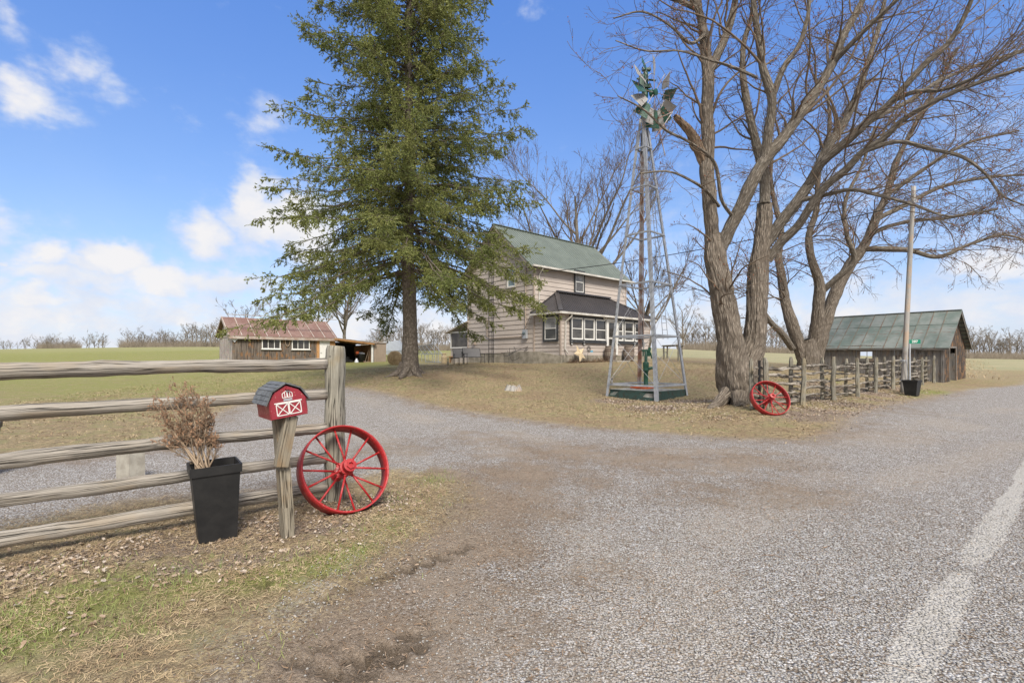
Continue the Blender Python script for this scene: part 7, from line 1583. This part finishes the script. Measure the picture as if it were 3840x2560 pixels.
def bare_tree_limbs(base, H_, spread, g, forks=5, lean=0., r0=None, nlev=2):
    """generic bare tree: a trunk with ascending limbs"""
    r0 = r0 or H_*.022; base = np.array(base, float); k = np.linspace(0, 1, 8); wob = np.cumsum(g.normal(0, .02*H_, (8, 2)), 0)*k[:, None]; trunk = np.stack([base[0]+wob[:, 0]+lean*k*H_, base[1]+wob[:, 1], base[2]-.1+H_*.8*k], -1); limbs = [(trunk, r0*(1-.8*k))]
    for i in range(forks):
        t = g.uniform(.18, .75); p = np.array([np.interp(t, k, trunk[:, a]) for a in range(3)]); az = 2.4*i+g.uniform(0, 1.); L = H_*spread*(1.05-t*.6)*g.uniform(.8, 1.15); up = g.uniform(.9, 1.6); j = np.linspace(0, 1, 7)
        d = np.array([math.cos(az), math.sin(az)]); pts = np.stack([p[0]+d[0]*L*j**.9, p[1]+d[1]*L*j**.9, p[2]+L*up*j], -1)+np.cumsum(g.normal(0, .012*H_, (7, 3)), 0)*j[:, None]; limbs.append((pts, r0*(1-.8*t)*.6*(1-.8*j)))
    return limbs
def plain_tree(name, base, H_, spread, seed, label, cat='tree', group=None, forks=8, dens=(1.2, 5, 4), tmin=.012, mat='far_bark', n=8, len1=None, local=False):
    g = np.random.default_rng(seed); root = tag(empty(name, tuple(base) if not local else (0, 0, 0)), label, cat, group); b = base if not local else (0, 0, 0)
    L = bare_tree_limbs(b, H_, spread, g, forks); parts = []
    for p, r in L: pp, rr = resample(p, r, 16); parts.append(batch_tubes(pp[None], rr[None], n, None))
    V, Q, U = join(parts); mesh_np('trunk', V, Q, M[mat], root, uv=U, local=local)
    K = 8; S = np.stack([resample(p, r, 16)[0] for p, r in L]); R = np.stack([resample(p, r, 16)[1] for p, r in L]); LL = np.linalg.norm(np.diff(S, axis=1), axis=2).sum(1); l1 = len1 or (H_*.08, H_*.26)
    c1, r1 = children(S, R, np.maximum(3, (LL*dens[0]).astype(int)), l1, (20, 55), .25, 7, .5, g, .3, absL=True, rmin=tmin*1.3); r1 = np.minimum(r1, H_*.006)
    c2, r2 = children(c1, r1, dens[1], (.35, .7), (20, 55), .15, 5, .6, g, .15, rmin=tmin); c3, r3 = children(c2, r2, dens[2], (.35, .7), (20, 55), .1, 4, .7, g, .15, rmin=tmin*.8)
    V, Q, U = join([batch_tubes(c1, r1, 4), batch_tubes(c2, r2, 3), batch_tubes(c3, r3, 3)]); mesh_np('crown', V, Q, M['far_bark' if mat == 'far_bark' else 'twig'], root, uv=U, local=local)
    return root
# the big bare tree behind the house and the others that stand alone
b = P(2190, VH, 46); b[2] = 2.2; plain_tree('bare_tree', b, 18.0, .48, 51, 'wide spreading bare tree rising behind the green house roof', forks=12, dens=(1.3, 6, 5), tmin=.011, mat='limb_bark', n=10)
b = P(2420, VH, 42); b[2] = 1.9; plain_tree('bare_tree', b, 9.0, .5, 52, 'smaller bare tree at the right end of the house, seen through the windmill', forks=9, dens=(1.6, 6, 5), tmin=.010, mat='limb_bark')
b = P(1292, VH, 62); b[2] = 2.2; plain_tree('bare_tree', b, 11.0, .5, 53, 'broad bare tree behind the lean-to, left of the spruce trunk', forks=12, dens=(1.3, 6, 5), tmin=.012, mat='limb_bark')
b = P(915, VH, 75); b[2] = 3.0; plain_tree('bare_tree', b, 7.5, .42, 54, 'slim bare tree whose top shows over the left of the rusty shed roof', forks=7, tmin=.012)
b = P(1030, VH, 78); b[2] = 3.0; plain_tree('bare_tree', b, 8.0, .45, 55, 'bare tree whose top shows over the middle of the rusty shed roof', forks=7, tmin=.012)
b = P(1185, VH, 80); b[2] = 3.0; plain_tree('bare_tree', b, 9.0, .40, 56, 'tall thin bare tree showing between the shed roof and the broad bare tree', forks=8, tmin=.012)
b = P(2560, VH, 80); b[2] = 3.2; plain_tree('bare_tree', b, 7.8, .45, 57, 'bare tree in the field between the windmill legs and the big maple', forks=8, tmin=.012)
# rows of bare trees along the far edge of the fields
def far_rows():
    g = np.random.default_rng(61); protos = []
    for i in range(6): protos.append(plain_tree('field_edge_tree', (0, 0, 0), 7.5, (.32, .42, .5, .28, .38, .45)[i], 70+i, 'x', forks=7, dens=(1.2, 5, 4), tmin=.013, local=True))
    segs = [(-60, 130, 3.4, 10, 'far left edge of the field'), (150, 290, 4.0, 16, 'dark grove at the left edge of the field'), (320, 400, 4.2, 6, 'thin row left of the shed'), (460, 700, 5.0, 20, 'grove in the field left of the shed'), (700, 850, 7.0, 13, 'tall grove just left of the shed'),
            (1380, 1750, 7.2, 30, 'far wood seen between the spruce trunk and the house'), (2560, 2780, 7.5, 20, 'far wood between the windmill and the big maple'), (2860, 3100, 7.6, 22, 'far wood behind the two maples'), (3560, 3960, 8., 36, 'far wood right of the barn')]
    first = True; used = set()
    for (u0, u1, h, n, where) in segs:
        for k in range(n):
            u = u0+(u1-u0)*(k+g.uniform(.1, .9))/n; D = g.uniform(118, 132) if u < 900 else g.uniform(122, 140); j = int(g.integers(0, 6)); src = protos[j]
            if j not in used: o = src; used.add(j)
            else: o = copy_tree(src)
            p = P(u, VH, D); o.location = (p[0], p[1], G0(p[0], p[1])-.2); s = h/7.5*g.uniform(.55, 1.1); o.scale = (s*g.uniform(.9, 1.2), s*g.uniform(.9, 1.2), s); o.rotation_euler = (0, 0, g.uniform(0, 6.28))
            o['label'] = 'bare tree in the '+where if 'wood' in where or 'grove' in where else 'bare tree along the '+where; o['group'] = 'bare trees in the '+where
    for j in range(6):
        if j not in used: pass
    # brushwood below them
    n = 60000; u = np.concatenate([g.uniform(a, b, int(n*(b-a)/2600)) for a, b in ((140, 300), (450, 860), (1360, 1760), (2540, 2800), (2850, 3120), (3540, 3980))]); D = g.uniform(118, 142, len(u)); x = (u-1920)/F*D; y = D; z = gz(x, y, False)
    m = len(x); hgt = g.uniform(.6, 2.6, m)*(.5+fbm(x, y, .12, 2, 77)); d = g.normal(0, .28, (m, 3)); d[:, 2] = 1; w = np.array([.035, 0, 0]); p0 = np.stack([x, y, z-.1], -1); p1 = p0+d*hgt[:, None]
    V = np.stack([p0-w, p0+w, p1], 1).reshape(-1, 3); tag(mesh_np('brushwood', V, (np.arange(m)*3)[:, None]+np.arange(3)[None], M['far_bark'], smooth=False), kind='stuff')
far_rows()
dead_cedar()
